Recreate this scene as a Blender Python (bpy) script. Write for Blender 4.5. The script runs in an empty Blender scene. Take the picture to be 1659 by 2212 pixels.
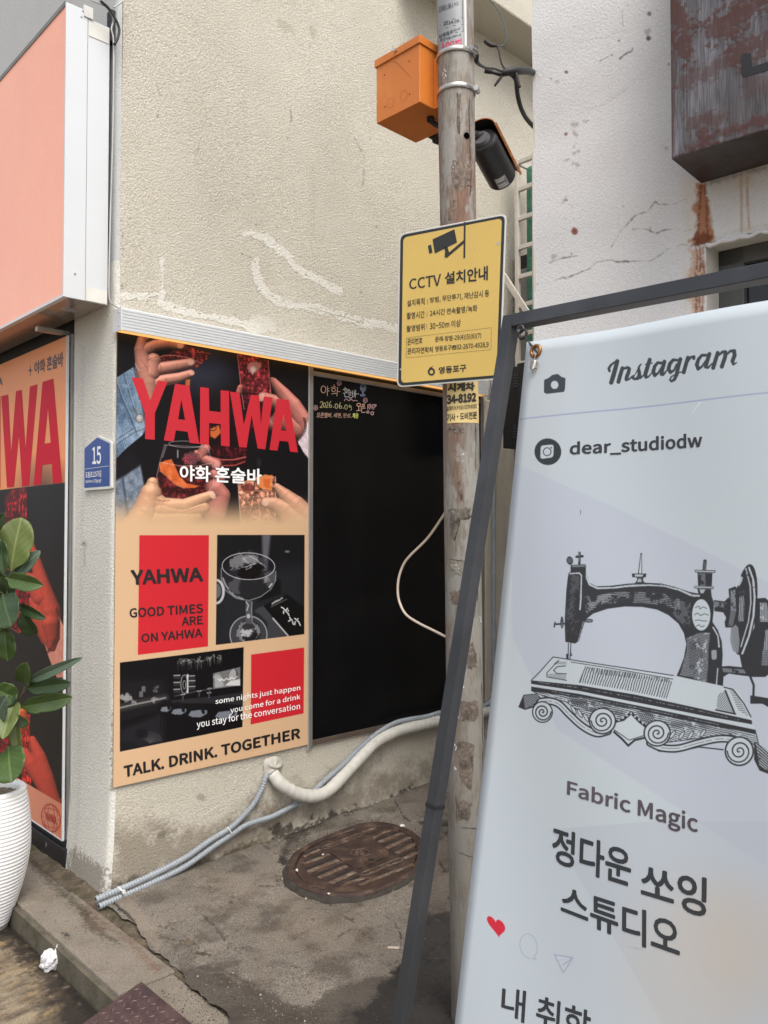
import bpy, bmesh, math, random
import numpy as np
from mathutils import Vector, Matrix
random.seed(7); RNG = np.random.default_rng(11)
sc = bpy.context.scene; col = sc.collection

# ------------------------------------------------------------------ camera, sky, sun, exposure
FPX, CX, CY, HZ, EYE = 1780., 829.5, 1106., 1153., 1.55      # survey of the photograph (1659 x 2212 units)
TH, PT = math.radians(46.7), math.atan((HZ - CY) / FPX)
F = np.array([math.cos(TH)*math.cos(PT), math.sin(TH)*math.cos(PT), math.sin(PT)])
R = np.array([math.sin(TH), -math.cos(TH), 0.]); U = np.cross(R, F); C = np.array([0, 0, EYE])
cam = bpy.data.cameras.new('camera'); camo = bpy.data.objects.new('camera', cam); col.objects.link(camo)
cam.sensor_fit = 'VERTICAL'; cam.sensor_height = 36; cam.lens = FPX/2212*36
cam.clip_start = .02; cam.clip_end = 500
camo.matrix_world = Matrix(((R[0], U[0], -F[0], C[0]), (R[1], U[1], -F[1], C[1]), (R[2], U[2], -F[2], C[2]), (0, 0, 0, 1)))
sc.camera = camo
SUN_EL, SUN_AZ = math.radians(55), math.radians(247)           # azimuth of the direction the light comes from (x=0, ccw)
w = bpy.data.worlds.new('World'); sc.world = w; w.use_nodes = True; nt = w.node_tree; nt.nodes.clear()
sky = nt.nodes.new('ShaderNodeTexSky'); sky.sky_type = 'NISHITA'; sky.sun_disc = False
sky.sun_elevation = SUN_EL; sky.sun_rotation = math.radians(90) - SUN_AZ; sky.dust_density = 4; sky.air_density = 1.0
hs = nt.nodes.new('ShaderNodeHueSaturation'); hs.inputs['Saturation'].default_value = .38
bg = nt.nodes.new('ShaderNodeBackground'); bg.inputs['Strength'].default_value = .12
wo = nt.nodes.new('ShaderNodeOutputWorld')
nt.links.new(sky.outputs[0], hs.inputs['Color']); nt.links.new(hs.outputs[0], bg.inputs[0]); nt.links.new(bg.outputs[0], wo.inputs[0])
sun = bpy.data.lights.new('sun', 'SUN'); sun.energy = 1.2; sun.angle = math.radians(35); sun.color = (1, .95, .87)
suno = bpy.data.objects.new('sun', sun); col.objects.link(suno)
sd = Vector((math.cos(SUN_EL)*math.cos(SUN_AZ), math.cos(SUN_EL)*math.sin(SUN_AZ), math.sin(SUN_EL)))
suno.rotation_euler = sd.to_track_quat('Z', 'Y').to_euler(); suno.location = (0, 0, 8)
vs = sc.view_settings; vs.view_transform = 'Standard'; vs.look = 'None'; vs.gamma = 1; vs.exposure = 1.0; vs.use_curve_mapping = False

# ------------------------------------------------------------------ survey: photograph bearings onto real surfaces
def ray(q): return F + (q[0]-CX)/FPX*R - (q[1]-CY)/FPX*U
def onx(q, v): d = ray(q); return C + d*((v-C[0])/d[0])
def ony(q, v): d = ray(q); return C + d*((v-C[1])/d[1])
def onz(q, v): d = ray(q); return C + d*((v-C[2])/d[2])
def dep(q, z): return C + z*ray(q)
def proj(P):
    v = np.asarray(P) - C; z = v@F; return np.stack([CX+FPX*(v@R)/z, CY-FPX*(v@U)/z], -1)
def K(ox, oy, s):                                              # survey sheets at larger scales
    def f(*p):
        if len(p) == 1: p = p[0]
        if len(p) == 2 and np.isscalar(p[0]): return ((ox+p[0]*s)/1.85172, (oy+p[1]*s)/1.85172)
        return [((ox+a[0]*s)/1.85172, (oy+a[1]*s)/1.85172) + tuple(a[2:]) for a in p]
    return f
c1 = K(0, 0, .6176); c2 = K(1024, 0, .6176); c3 = K(2048, 0, .6176); c4 = K(0, 1366, .6176); c5 = K(1024, 1366, .6176)
c6 = K(2048, 1366, .6176); c7 = K(0, 2730, .6176); c8 = K(1024, 2730, .6176); c9 = K(2048, 2730, .6176)
cG = K(440, 1320, .49427); cP = K(860, 2130, .22303); cQ = K(460, 2560, .3255); cH = K(1230, 1490, .19892)
cL = K(1900, 560, .5964); cA = K(0, 1900, .678); cT = K(1720, 0, .26522); cI = K(2400, 1380, .3496)
cS = K(2160, 2180, .54973); cM = K(1100, 3220, .39783); cR = K(2080, 1160, .25316); cN = K(320, 1720, .11755)

class Plane:
    def __init__(s, P, n): s.P = np.asarray(P, float); s.n = np.asarray(n, float)/np.linalg.norm(n); s.n = s.n if (C-s.P)@s.n > 0 else -s.n
    def __call__(s, q, off=0.):
        d = ray(q); P = s.P + s.n*off; return C + d*((P-C)@s.n)/(d@s.n)
class Cyl:                                                     # a leaning round shaft
    def __init__(s, A, B, r): s.A = np.asarray(A, float); s.a = (np.asarray(B)-A)/np.linalg.norm(np.asarray(B)-A); s.r = r
    def __call__(s, q, off=0.):
        d = ray(q); o = C-s.A; dp = d-(d@s.a)*s.a; op = o-(o@s.a)*s.a; r = s.r+off
        a, b, c = dp@dp, 2*dp@op, op@op-r*r; k = b*b-4*a*c
        t = (-b-math.sqrt(max(k, 0)))/(2*a); return C+d*t

# ------------------------------------------------------------------ objects
def thing(name, label, cat, loc, group=None, kind=None):
    o = bpy.data.objects.new(name, None); col.objects.link(o); o.location = loc; o.empty_display_size = .1
    if label: o['label'] = label
    if cat: o['category'] = cat
    if group: o['group'] = group
    if kind: o['kind'] = kind
    return o
def wl(o):
    v = Vector((0, 0, 0))
    while o: v = v + o.location; o = o.parent
    return np.array(v)
def tag(o, label, cat, group=None):
    o['label'] = label; o['category'] = cat
    if group: o['group'] = group
    return o
class MB:
    def __init__(s): s.v = []; s.f = []; s.uv = None; s.mi = []; s.cm = 0
    def add(s, vs, fs):
        n = len(s.v); s.v += [tuple(map(float, v)) for v in vs]; s.f += [[i+n for i in f] for f in fs]; s.mi += [s.cm]*len(fs); return s
    def box(s, a, b, ax=None, O=(0, 0, 0)):
        a, b = np.array(a, float), np.array(b, float); O = np.array(O, float)
        A = np.eye(3) if ax is None else np.array(ax, float)
        vs = [O + A[0]*(a[0], b[0])[i] + A[1]*(a[1], b[1])[j] + A[2]*(a[2], b[2])[k] for i in (0, 1) for j in (0, 1) for k in (0, 1)]
        return s.add(vs, [(0, 1, 3, 2), (4, 6, 7, 5), (0, 4, 5, 1), (2, 3, 7, 6), (0, 2, 6, 4), (1, 5, 7, 3)])
    def prism(s, pts, d):                                      # planar outline pushed by d
        pts = [np.array(p, float) for p in pts]; d = np.array(d, float); n = len(pts)
        s.add(pts+[p+d for p in pts], [list(range(n)), list(range(2*n-1, n-1, -1))]+[(i, (i+1) % n, n+(i+1) % n, n+i) for i in range(n)]); return s
    def tube(s, pts, r, n=10, caps=True, ridge=0, flat=1.):
        pts = [np.array(p, float) for p in pts]; m = len(pts); rr = [r]*m if np.isscalar(r) else list(r)
        T = [pts[min(i+1, m-1)]-pts[max(i-1, 0)] for i in range(m)]; T = [t/np.linalg.norm(t) for t in T]
        u = np.cross(T[0], (0, 0, 1.)); u = u if np.linalg.norm(u) > .1 else np.cross(T[0], (1., 0, 0)); u /= np.linalg.norm(u)
        vs = []
        for i in range(m):
            u = u-(u@T[i])*T[i]; u /= np.linalg.norm(u); w_ = np.cross(T[i], u)
            k = rr[i]*(1+(ridge if i % 2 else 0))
            vs += [pts[i]+k*(math.cos(2*math.pi*j/n)*u+flat*math.sin(2*math.pi*j/n)*w_) for j in range(n)]
        fs = [(i*n+j, i*n+(j+1) % n, (i+1)*n+(j+1) % n, (i+1)*n+j) for i in range(m-1) for j in range(n)]
        if caps: fs += [list(range(n))[::-1], list(range((m-1)*n, m*n))]
        return s.add(vs, fs)
    def grid(s, P):
        ny, nx = P.shape[:2]; s.add(P.reshape(-1, 3), [(j*nx+i, j*nx+i+1, (j+1)*nx+i+1, (j+1)*nx+i) for j in range(ny-1) for i in range(nx-1)]); return s
    def obj(s, name, mat, parent=None, smooth=False, uv=None, bevel=0, loc=None, kind=None, keepn=False):
        me = bpy.data.meshes.new(name); org = wl(parent) if parent else (np.array(loc) if loc is not None else np.zeros(3))
        V = np.array(s.v) - org; me.from_pydata([tuple(v) for v in V], [], s.f)
        mats = mat if isinstance(mat, (list, tuple)) else [mat]
        for m in mats: me.materials.append(m)
        if len(mats) > 1: me.polygons.foreach_set('material_index', s.mi)
        if uv is not None:
            L = me.uv_layers.new(name='uv'); vi = np.empty(len(me.loops), int); me.loops.foreach_get('vertex_index', vi)
            L.data.foreach_set('uv', uv(np.array(s.v))[vi].astype(np.float32).ravel())
        if not keepn:
            bm = bmesh.new(); bm.from_mesh(me); bmesh.ops.recalc_face_normals(bm, faces=bm.faces); bm.to_mesh(me); bm.free()
        if smooth:
            me.polygons.foreach_set('use_smooth', [True]*len(me.polygons))
        o = bpy.data.objects.new(name, me); col.objects.link(o)
        if parent: o.parent = parent
        elif loc is not None: o.location = loc
        if bevel:
            b = o.modifiers.new('bevel', 'BEVEL'); b.width = bevel; b.segments = 2; b.limit_method = 'ANGLE'; b.angle_limit = .6
        if kind: o['kind'] = kind
        return o
def cr(pts, n=8):                                              # Catmull-Rom through points
    P = [np.array(p, float) for p in pts]; P = [2*P[0]-P[1]]+P+[2*P[-1]-P[-2]]; out = []
    for i in range(1, len(P)-2):
        for k in range(n):
            t = k/n; a, b, c, d = P[i-1], P[i], P[i+1], P[i+2]
            out.append(.5*(2*b+(c-a)*t+(2*a-5*b+4*c-d)*t*t+(3*b-a-3*c+d)*t**3))
    return out+[P[-2]]
def resample(P, step):
    P = np.array(P); s = np.concatenate([[0], np.cumsum(np.linalg.norm(np.diff(P, axis=0), axis=1))]); n = max(3, int(s[-1]/step))
    t = np.linspace(0, s[-1], n); return [np.array([np.interp(x, s, P[:, k]) for k in range(P.shape[1])]) for x in t]

# ------------------------------------------------------------------ materials
def lin(c): return tuple((x/255/12.92 if x/255 <= .04045 else ((x/255+.055)/1.055)**2.4) for x in c)
def N(t, typ, **kw):
    n = t.nodes.new('ShaderNode'+typ)
    for k, v in kw.items():
        if k in n.inputs: n.inputs[k].default_value = v
        else: setattr(n, k, v)
    return n
def mat(name, c, rough=.6, metal=0, var=.12, vs_=6., bump=0, bs=60., bd=.002, spec=.5, c2=None, c2s=8., c2lo=.5, c2hi=.65, speck=0, specks=300., emit=None, es=0, img=None, stretch=None, coat=0, det=4, voro=0, imgbump=0, trans=0, alpha=None):
    """procedural surface: broad tone variation, a second colour in patches, fine specks, relief; optional flat print on top"""
    m = bpy.data.materials.new(name); m.use_nodes = True; t = m.node_tree; B = t.nodes['Principled BSDF']; L = t.links.new
    B.inputs['Roughness'].default_value = rough; B.inputs['Metallic'].default_value = metal; B.inputs['Specular IOR Level'].default_value = spec
    co = N(t, 'TexCoord'); src = co.outputs['Object']
    if stretch:
        mp = N(t, 'Mapping'); mp.inputs['Scale'].default_value = stretch; L(src, mp.inputs[0]); src = mp.outputs[0]
    n1 = N(t, 'TexNoise', Scale=vs_, Detail=float(det)); L(src, n1.inputs['Vector'])
    r = N(t, 'MapRange'); r.inputs[1].default_value = .25; r.inputs[2].default_value = .75; r.inputs[3].default_value = 1-var; r.inputs[4].default_value = 1+var; L(n1.outputs[0], r.inputs[0])
    base = N(t, 'RGB'); base.outputs[0].default_value = (*c, 1); cur = base.outputs[0]
    if c2 is not None:
        n2 = N(t, 'TexNoise', Scale=c2s, Detail=6.); n2.inputs['Roughness'].default_value = .65; L(src, n2.inputs['Vector'])
        r2 = N(t, 'MapRange'); r2.inputs[1].default_value = c2lo; r2.inputs[2].default_value = c2hi; L(n2.outputs[0], r2.inputs[0])
        mx = N(t, 'Mix', data_type='RGBA'); L(r2.outputs[0], mx.inputs[0]); L(cur, mx.inputs[6]); mx.inputs[7].default_value = (*c2, 1); cur = mx.outputs[2]
    mu = N(t, 'VectorMath', operation='SCALE'); L(cur, mu.inputs[0]); L(r.outputs[0], mu.inputs['Scale']); cur = mu.outputs[0]
    if speck:
        n3 = N(t, 'TexNoise', Scale=specks, Detail=2.); L(src, n3.inputs['Vector'])
        r3 = N(t, 'MapRange'); r3.inputs[1].default_value = .3; r3.inputs[2].default_value = .7; r3.inputs[3].default_value = 1-speck; r3.inputs[4].default_value = 1+speck*.6; L(n3.outputs[0], r3.inputs[0])
        m3 = N(t, 'VectorMath', operation='SCALE'); L(cur, m3.inputs[0]); L(r3.outputs[0], m3.inputs['Scale']); cur = m3.outputs[0]
    hgt = None
    if img is not None:
        ti = N(t, 'TexImage', extension='CLIP', interpolation='Cubic'); ti.image = img; uvn = N(t, 'UVMap'); L(uvn.outputs[0], ti.inputs[0])
        mx = N(t, 'Mix', data_type='RGBA'); L(ti.outputs['Alpha'], mx.inputs[0]); L(cur, mx.inputs[6]); L(ti.outputs[0], mx.inputs[7]); cur = mx.outputs[2]
        hgt = ti.outputs['Alpha']
    L(cur, B.inputs['Base Color'])
    nrm = None
    if bump:
        if voro:
            nb = N(t, 'TexVoronoi', Scale=bs); nb.feature = 'SMOOTH_F1'; L(src, nb.inputs['Vector']); ob = nb.outputs['Distance']
            nn = N(t, 'TexNoise', Scale=bs*.6, Detail=6.); L(src, nn.inputs['Vector']); ad = N(t, 'Math', operation='ADD'); L(ob, ad.inputs[0]); L(nn.outputs[0], ad.inputs[1]); ob = ad.outputs[0]
        else:
            nb = N(t, 'TexNoise', Scale=bs, Detail=6.); nb.inputs['Roughness'].default_value = .6; L(src, nb.inputs['Vector']); ob = nb.outputs[0]
        b = N(t, 'Bump', Strength=bump, Distance=bd); L(ob, b.inputs['Height']); nrm = b.outputs[0]
    if imgbump and hgt is not None:
        b2 = N(t, 'Bump', Strength=imgbump, Distance=.003); L(hgt, b2.inputs['Height'])
        if nrm: L(nrm, b2.inputs['Normal'])
        nrm = b2.outputs[0]
    if nrm: L(nrm, B.inputs['Normal'])
    if coat: B.inputs['Coat Weight'].default_value = coat; B.inputs['Coat Roughness'].default_value = .08
    if emit: B.inputs['Emission Color'].default_value = (*emit, 1); B.inputs['Emission Strength'].default_value = es
    if trans: B.inputs['Transmission Weight'].default_value = trans
    return m

# ------------------------------------------------------------------ print painter: flat artwork laid on a real rectangle
def fnoise(ny, nx, cell, seed, octv=3):
    g = np.random.default_rng(seed); out = np.zeros((ny, nx)); amp = 1.; tot = 0
    for o in range(octv):
        c = max(cell/2**o, 1.); gy, gx = int(ny/c)+3, int(nx/c)+3; G = g.random((gy, gx))*2-1
        y = np.arange(ny)/c; x = np.arange(nx)/c; iy = y.astype(int); ix = x.astype(int); fy = (y-iy)[:, None]; fx = (x-ix)[None]
        fy = fy*fy*(3-2*fy); fx = fx*fx*(3-2*fx); a = G[iy][:, ix]; b = G[iy][:, ix+1]; c_ = G[iy+1][:, ix]; d = G[iy+1][:, ix+1]
        out += amp*((a*(1-fx)+b*fx)*(1-fy)+(c_*(1-fx)+d*fx)*fy); tot += amp; amp *= .55
    return out/tot*1.6
class Cv:
    def __init__(s, O, eu, ev, W, H, nx, col=None, seed=1):
        s.O, s.eu, s.ev, s.W, s.H = map(lambda a: np.asarray(a, float), (O, eu, ev, W, H)); ny = int(nx*H/W); s.nx, s.ny = nx, ny
        u = (np.arange(nx)+.5)/nx*W; v = (np.arange(ny)+.5)/ny*H
        P = s.O + u[None, :, None]*s.eu + v[:, None, None]*s.ev; q = proj(P); s.X = q[..., 0]; s.Y = q[..., 1]
        s.aa = max(.5, .5*np.hypot(s.X[ny//2, nx//2+1]-s.X[ny//2, nx//2], s.Y[ny//2, nx//2+1]-s.Y[ny//2, nx//2])*1.2)
        s.A = np.zeros((ny, nx, 4)); s.n1 = fnoise(ny, nx, nx/9, seed, 4); s.n2 = fnoise(ny, nx, nx/45, seed+1, 3); s.n3 = fnoise(ny, nx, 4, seed+2, 2)
        if col is not None: s.A[..., :3] = np.array(col)/255; s.A[..., 3] = 1
    def uvf(s, V): d = V-s.O; return np.stack([d@s.eu/s.W, d@s.ev/s.H], -1)
    def sub(s, p, pad):
        p = np.array([a[:2] for a in p]); x0, y0 = p.min(0)-pad; x1, y1 = p.max(0)+pad
        k = 8; e = s.aa*k*3; Xc, Yc = s.X[::k, ::k], s.Y[::k, ::k]
        m = (Xc > x0-e) & (Xc < x1+e) & (Yc > y0-e) & (Yc < y1+e); r = np.flatnonzero(m.any(1)); c = np.flatnonzero(m.any(0))
        if not len(r) or not len(c): return None
        return slice(max(0, r[0]*k-k), min(s.ny, (r[-1]+1)*k+k)), slice(max(0, c[0]*k-k), min(s.nx, (c[-1]+1)*k+k))
    def put(s, sl, a, c):
        if callable(c): c = c(sl)
        c = np.asarray(c, float)/255; T = s.A[sl]; a = np.clip(a, 0, 1)
        if c.ndim == 1: c = np.broadcast_to(c, T[..., :3].shape)
        al = T[..., 3]; na = a+al*(1-a); k = np.where(na > 0, a/np.maximum(na, 1e-6), 0)[..., None]
        T[..., :3] = T[..., :3]*(1-k)+c*k; T[..., 3] = na
    def sdf_line(s, sl, p, closed=False):
        x, y = s.X[sl], s.Y[sl]; best = np.full(x.shape, 1e9); p = [tuple(a) if len(a) > 2 else (*a, 0) for a in p]
        for a, b in zip(p, p[1:]+([p[0]] if closed else [])) if (len(p) > 1) else [(p[0], p[0])]:
            dx, dy = b[0]-a[0], b[1]-a[1]; L2 = dx*dx+dy*dy+1e-9; t = np.clip(((x-a[0])*dx+(y-a[1])*dy)/L2, 0, 1)
            best = np.minimum(best, np.hypot(x-a[0]-t*dx, y-a[1]-t*dy)-(a[2]+(b[2]-a[2])*t))
        return best
    def inside(s, sl, p):
        x, y = s.X[sl], s.Y[sl]; ins = np.zeros(x.shape, bool)
        for a, b in zip(p, p[1:]+[p[0]]):
            if a[1] == b[1]: continue
            ins ^= ((a[1] > y) != (b[1] > y)) & (x < (b[0]-a[0])*(y-a[1])/(b[1]-a[1])+a[0])
        return ins
    def pmask(s, p, soft=0, rough=0, holes=()):
        p = [tuple(a[:2]) for a in p]; sl = s.sub(p, 2+3*soft+3*rough)
        if sl is None: return None, None
        d = s.sdf_line(sl, p, True); d = np.where(s.inside(sl, p), -d, d)
        for h in holes:
            h = [tuple(a[:2]) for a in h]; e = s.sdf_line(sl, h, True); e = np.where(s.inside(sl, h), -e, e); d = np.maximum(d, -e)
        if rough: d = d+rough*(s.n2[sl]*1.3+s.n3[sl]*.6)
        return sl, np.clip(.5-d/(2*(s.aa+soft)), 0, 1)
    def poly(s, p, c, a=1., soft=0, rough=0, holes=()):
        sl, m = s.pmask(p, soft, rough, holes)
        if sl is not None: s.put(sl, m*a, c)
    def line(s, p, r, c, a=1., soft=0, rough=0, dash=None, br=None):
        p = [(*q[:2], q[2] if len(q) > 2 else r) for q in p]; sl = s.sub(p, max(q[2] for q in p)+2+3*soft+3*rough)
        if sl is None: return
        d = s.sdf_line(sl, p)
        if rough: d = d+rough*(s.n2[sl]+s.n3[sl]*.7)
        m = np.clip(.5-d/(2*(s.aa+soft)), 0, 1)
        if br: m = m*np.clip(.5+(s.n3[sl]+s.n2[sl]*.5+br)*2.5, 0, 1)
        s.put(sl, m*a, c)
    def ell(s, c, rx, ry, colr, a=1., rot=0, ring=0, soft=0, rough=0):
        t = np.linspace(0, 2*np.pi, 33)[:-1]; cs, sn = math.cos(rot), math.sin(rot)
        p = [(c[0]+rx*math.cos(k)*cs-ry*math.sin(k)*sn, c[1]+rx*math.cos(k)*sn+ry*math.sin(k)*cs) for k in t]
        if ring: s.line(p+[p[0]], ring, colr, a, soft, rough)
        else: s.poly(p, colr, a, soft, rough)
    def hatch(s, p, ang, sp, duty, c, a=1., brk=0., curve=None):
        sl, m = s.pmask(p)
        if sl is None: return
        x, y = s.X[sl], s.Y[sl]; an = math.radians(ang)
        u = (-x*math.sin(an)+y*math.cos(an)) if curve is None else curve(x, y)
        k = np.abs(((u/sp+s.n2[sl]*.25) % 1)-.5)*2; st = np.clip(.5+(duty-k)*sp/(2*s.aa)*.5, 0, 1)
        if brk: st = st*np.clip(.5+(s.n3[sl]*.6+s.n2[sl]-1+2*(1-brk))*2, 0, 1)
        s.put(sl, m*st*a, c)
    def limbs(s, Ls, c, a=1., light=(-.45, -.6), spec=.35, dark=.28):       # shaded round forms of the printed picture: fingers, arms
        allp = [q for l in Ls for q in l]; mr = max(q[2] for q in allp); sl = s.sub(allp, mr+3)
        if sl is None: return
        x, y = s.X[sl], s.Y[sl]; h = np.zeros(x.shape); al = np.zeros(x.shape)
        for l in Ls:
            for p, q in zip(l, l[1:]):
                dx, dy = q[0]-p[0], q[1]-p[1]; L2 = dx*dx+dy*dy+1e-9; t = np.clip(((x-p[0])*dx+(y-p[1])*dy)/L2, 0, 1)
                r = p[2]+(q[2]-p[2])*t; d = np.hypot(x-p[0]-t*dx, y-p[1]-t*dy)
                h = np.maximum(h, np.sqrt(np.maximum(r*r-d*d, 0))); al = np.maximum(al, np.clip(.5-(d-r)/(2*s.aa), 0, 1))
        ny_, nx_ = h.shape; stepx = abs(s.X[sl][ny_//2, -1]-s.X[sl][ny_//2, 0])/max(nx_-1, 1); stepy = abs(s.Y[sl][-1, nx_//2]-s.Y[sl][0, nx_//2])/max(ny_-1, 1)
        hh = h.copy()
        for _ in range(3):
            hp = np.pad(hh, 1, mode='edge'); hh = (hp[1:-1, 1:-1]*4+hp[:-2, 1:-1]+hp[2:, 1:-1]+hp[1:-1, :-2]+hp[1:-1, 2:])/8
        gy, gx = np.gradient(hh+s.n2[sl]*mr*.012); sx = 1 if s.X[0, -1] > s.X[0, 0] else -1
        nxv = -gx/max(stepx, .2)*sx; nyv = gy/max(stepy, .2); k = 1/np.sqrt(1+nxv**2+nyv**2)
        lz = math.sqrt(max(0, 1-light[0]**2-light[1]**2)); lam = np.clip((nxv*light[0]+nyv*light[1]+lz)*k, 0, 1)
        sh = dark+(1-dark)*lam; sp = np.clip(lam-.86, 0, 1)*spec*6
        colr = np.asarray(c, float)[None, None]*sh[..., None]*(1+.02*s.n3[sl][..., None])+sp[..., None]*np.array([90, 80, 75])
        s.put(sl, al*a, np.clip(colr, 0, 255))
    def liquid(s, p, c, hi=(230, 120, 100), a=1., k=1., dens=.35):
        sl, m = s.pmask(p)
        if sl is None: return
        f = np.abs(s.n2[sl])*1.35+np.abs(s.n3[sl])*.12; base = np.asarray(c, float)[None, None]*(.35+1.1*f[..., None]*k)
        e = np.clip((np.abs((s.n2[sl]*2.2+s.n1[sl]*2) % 1-.5)*2-1+dens*.5)*6, 0, 1)*.75
        s.put(sl, m*a, np.clip(base*(1-e[..., None])+np.asarray(hi, float)*e[..., None], 0, 255))
    def grad(s, y0, y1, c, a0, a1, x0=-9999, x1=9999):
        t = np.clip((s.Y-y0)/(y1-y0), 0, 1); t = t*t*(3-2*t); m = (a0+(a1-a0)*t)*((s.X >= x0) & (s.X <= x1)); s.put((slice(None), slice(None)), m, c)
    def image(s, name):
        im = bpy.data.images.new(name, s.nx, s.ny, alpha=True); im.alpha_mode = 'CHANNEL_PACKED'
        A = s.A.copy(); A[..., :3] = np.clip(A[..., :3], 0, 1)*.93; im.pixels.foreach_set(A.astype(np.float32).ravel()); im.update(); im.pack(); return im

# ------------------------------------------------------------------ lettering: real outlines laid on a surface
try:
    import os
    FNT = bpy.data.fonts.load(os.path.join(bpy.utils.resource_path('LOCAL'), 'datafiles', 'fonts', 'Noto Sans CJK Regular.woff2'))   # ships with Blender
except Exception: FNT = None
JOBS = []
def text(body, quad, surf, m, parent, off=.0008, bold=0, shear=0, name='lettering'):
    """quad: ink box corners TL, TR, BR, BL as surveyed; set all together at the end"""
    cu = bpy.data.curves.new('lettering', 'FONT'); cu.body = body; cu.resolution_u = 3; cu.shear = shear
    if FNT: cu.font = FNT
    o = bpy.data.objects.new('lettering', cu); col.objects.link(o); JOBS.append((o, quad, surf, m, parent, off, bold*.45, name))
def set_texts():
    dg = bpy.context.evaluated_depsgraph_get(); dg.update(); done = []
    for o, quad, surf, m, parent, off, bold, name in JOBS:
        e = o.evaluated_get(dg); me = e.to_mesh(); V = np.array([v.co[:2] for v in me.vertices]) if len(me.vertices) else None; done.append((V, [list(p.vertices) for p in me.polygons])); e.to_mesh_clear()
    for (o, quad, surf, m, parent, off, bold, name), (V, Fs) in zip(JOBS, done):
        cu = o.data; bpy.data.objects.remove(o); bpy.data.curves.remove(cu)
        if V is None: continue
        a, b = V.min(0), V.max(0); t = (V-a)/(b-a); TL, TR, BR, BL = [np.array(q, float) for q in quad]; mb = MB(); bu, bv = bold/(b-a)
        sh = [(0, 0)] if not bold else [(bu*math.cos(k*math.pi/4), bv*math.sin(k*math.pi/4)) for k in range(8)]
        for k, (du, dv) in enumerate(sh):
            tt = (t-.5)*(1-2*np.array([bu, bv]))+.5+np.array([du, dv])
            mb.add([surf(TL*(1-u)*v+TR*u*v+BR*u*(1-v)+BL*(1-u)*(1-v), off+k*.00003) for u, v in tt], Fs)
        mb.obj(name, m, parent, keepn=True)
def flat(pts, surf, m, parent, name, off=.0006, holes=None):
    mb = MB(); mb.add([surf(p, off) for p in pts], [list(range(len(pts)))]); return mb.obj(name, m, parent, keepn=True)
def ribbon(pts, r, surf, m, parent, name, off=.0009, mbx=None):
    """a drawn stroke of half-width r (survey units) on a surface"""
    p = np.array([q[:2] for q in pts], float); rr = np.array([q[2] if len(q) > 2 else r for q in pts], float); mb = mbx or MB(); Lp = []
    for i in range(len(p)):
        t = p[min(i+1, len(p)-1)]-p[max(i-1, 0)]; t = t/(np.linalg.norm(t)+1e-9); n = np.array([-t[1], t[0]])
        Lp += [surf(p[i]+n*rr[i], off), surf(p[i]-n*rr[i], off)]
    mb.add(Lp, [(2*i, 2*i+1, 2*i+3, 2*i+2) for i in range(len(p)-1)])
    if mbx is None: return mb.obj(name, m, parent, keepn=True)
#PART2
# ------------------------------------------------------------------ shared materials
XA, YB, ZK = 1.6, 3.411, -.088                                  # shop-front wall, alley wall, road level
M = {}
M['alu'] = mat('white_aluminium', (.6, .62, .64), .28, 0, .03, 3, spec=.6)
M['alu_rib'] = mat('ribbed_aluminium', (.62, .64, .66), .35, .2, .04, 3)
M['steel'] = mat('galvanised_steel', (.52, .5, .48), .3, .85, .12, 20)
M['frame_grey'] = mat('anodised_profile', (.2, .19, .18), .45, .3, .15, 9)
M['dark'] = mat('dark_grey_metal', (.05, .053, .058), .5, .2, .1, 9, bump=.15, bs=300, bd=.0005)
M['black'] = mat('black_plastic', (.009, .009, .01), .6, 0, .1, 9)
M['rubber'] = mat('black_cable_sheath', (.014, .014, .015), .6, 0, .2, 30)
M['conduit'] = mat('grey_blue_conduit', (.25, .275, .30), .5, 0, .1, 12)
M['lagging'] = mat('white_pipe_wrap', (.5, .485, .44), .65, 0, .08, 25, bump=.25, bs=45, bd=.003)
M['caulk'] = mat('old_sealant', (.45, .43, .38), .8, 0, .2, 40, bump=.6, bs=60, bd=.006)
M['tie'] = mat('pale_cable_tie', (.6, .6, .57), .5)
M['ink_dark'] = mat('print_dark', (.028, .032, .038), .45)
M['ink_black'] = mat('print_black', (.012, .01, .011), .45)
M['ink_red'] = mat('print_red', lin((186, 34, 48)), .42, 0, .02)
M['ink_white'] = mat('print_white', (.82, .82, .82), .5)
M['ink_sign'] = mat('sign_ink', (.03, .033, .035), .5)

# ------------------------------------------------------------------ ground, kerb, road
def gz(x, y):
    z = np.interp(x, [0, 1.6, 2.1, 3.1, 3.75, 4.5, 6], [.004, .012, .02, .045, .09, .16, .25])
    return z + .004*np.sin(x*5.1+y*3.3)+.003*np.sin(x*11-y*9)
cg = Cv((1.2, 1.5, 0), (1, 0, 0), (0, 1, 0), 3., 2.05, 1100, seed=31)
dk = lambda *p: c8(*p)
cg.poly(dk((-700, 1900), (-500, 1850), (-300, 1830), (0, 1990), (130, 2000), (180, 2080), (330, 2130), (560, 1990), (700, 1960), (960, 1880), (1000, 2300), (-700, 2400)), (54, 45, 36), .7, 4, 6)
cg.poly(dk((1060, 1560), (1290, 1540), (1340, 1650), (1330, 2400), (600, 2400), (620, 2180), (760, 2050), (900, 1900), (1000, 1720)), (20, 17, 15), .92, 5, 9)  # wet dark ground near the pole foot, with shade painted in
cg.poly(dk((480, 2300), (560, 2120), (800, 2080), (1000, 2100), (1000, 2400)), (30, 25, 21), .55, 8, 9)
cg.line(c7((560, 1440), (600, 1500), (700, 1590), (780, 1610), (850, 1660), (900, 1740)), 10, (96, 50, 24), .75, 3, 7)
cg.line(c7((820, 1660), (930, 1790), (1010, 1850)), 8, (150, 98, 62), .55, 2, 6)
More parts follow.
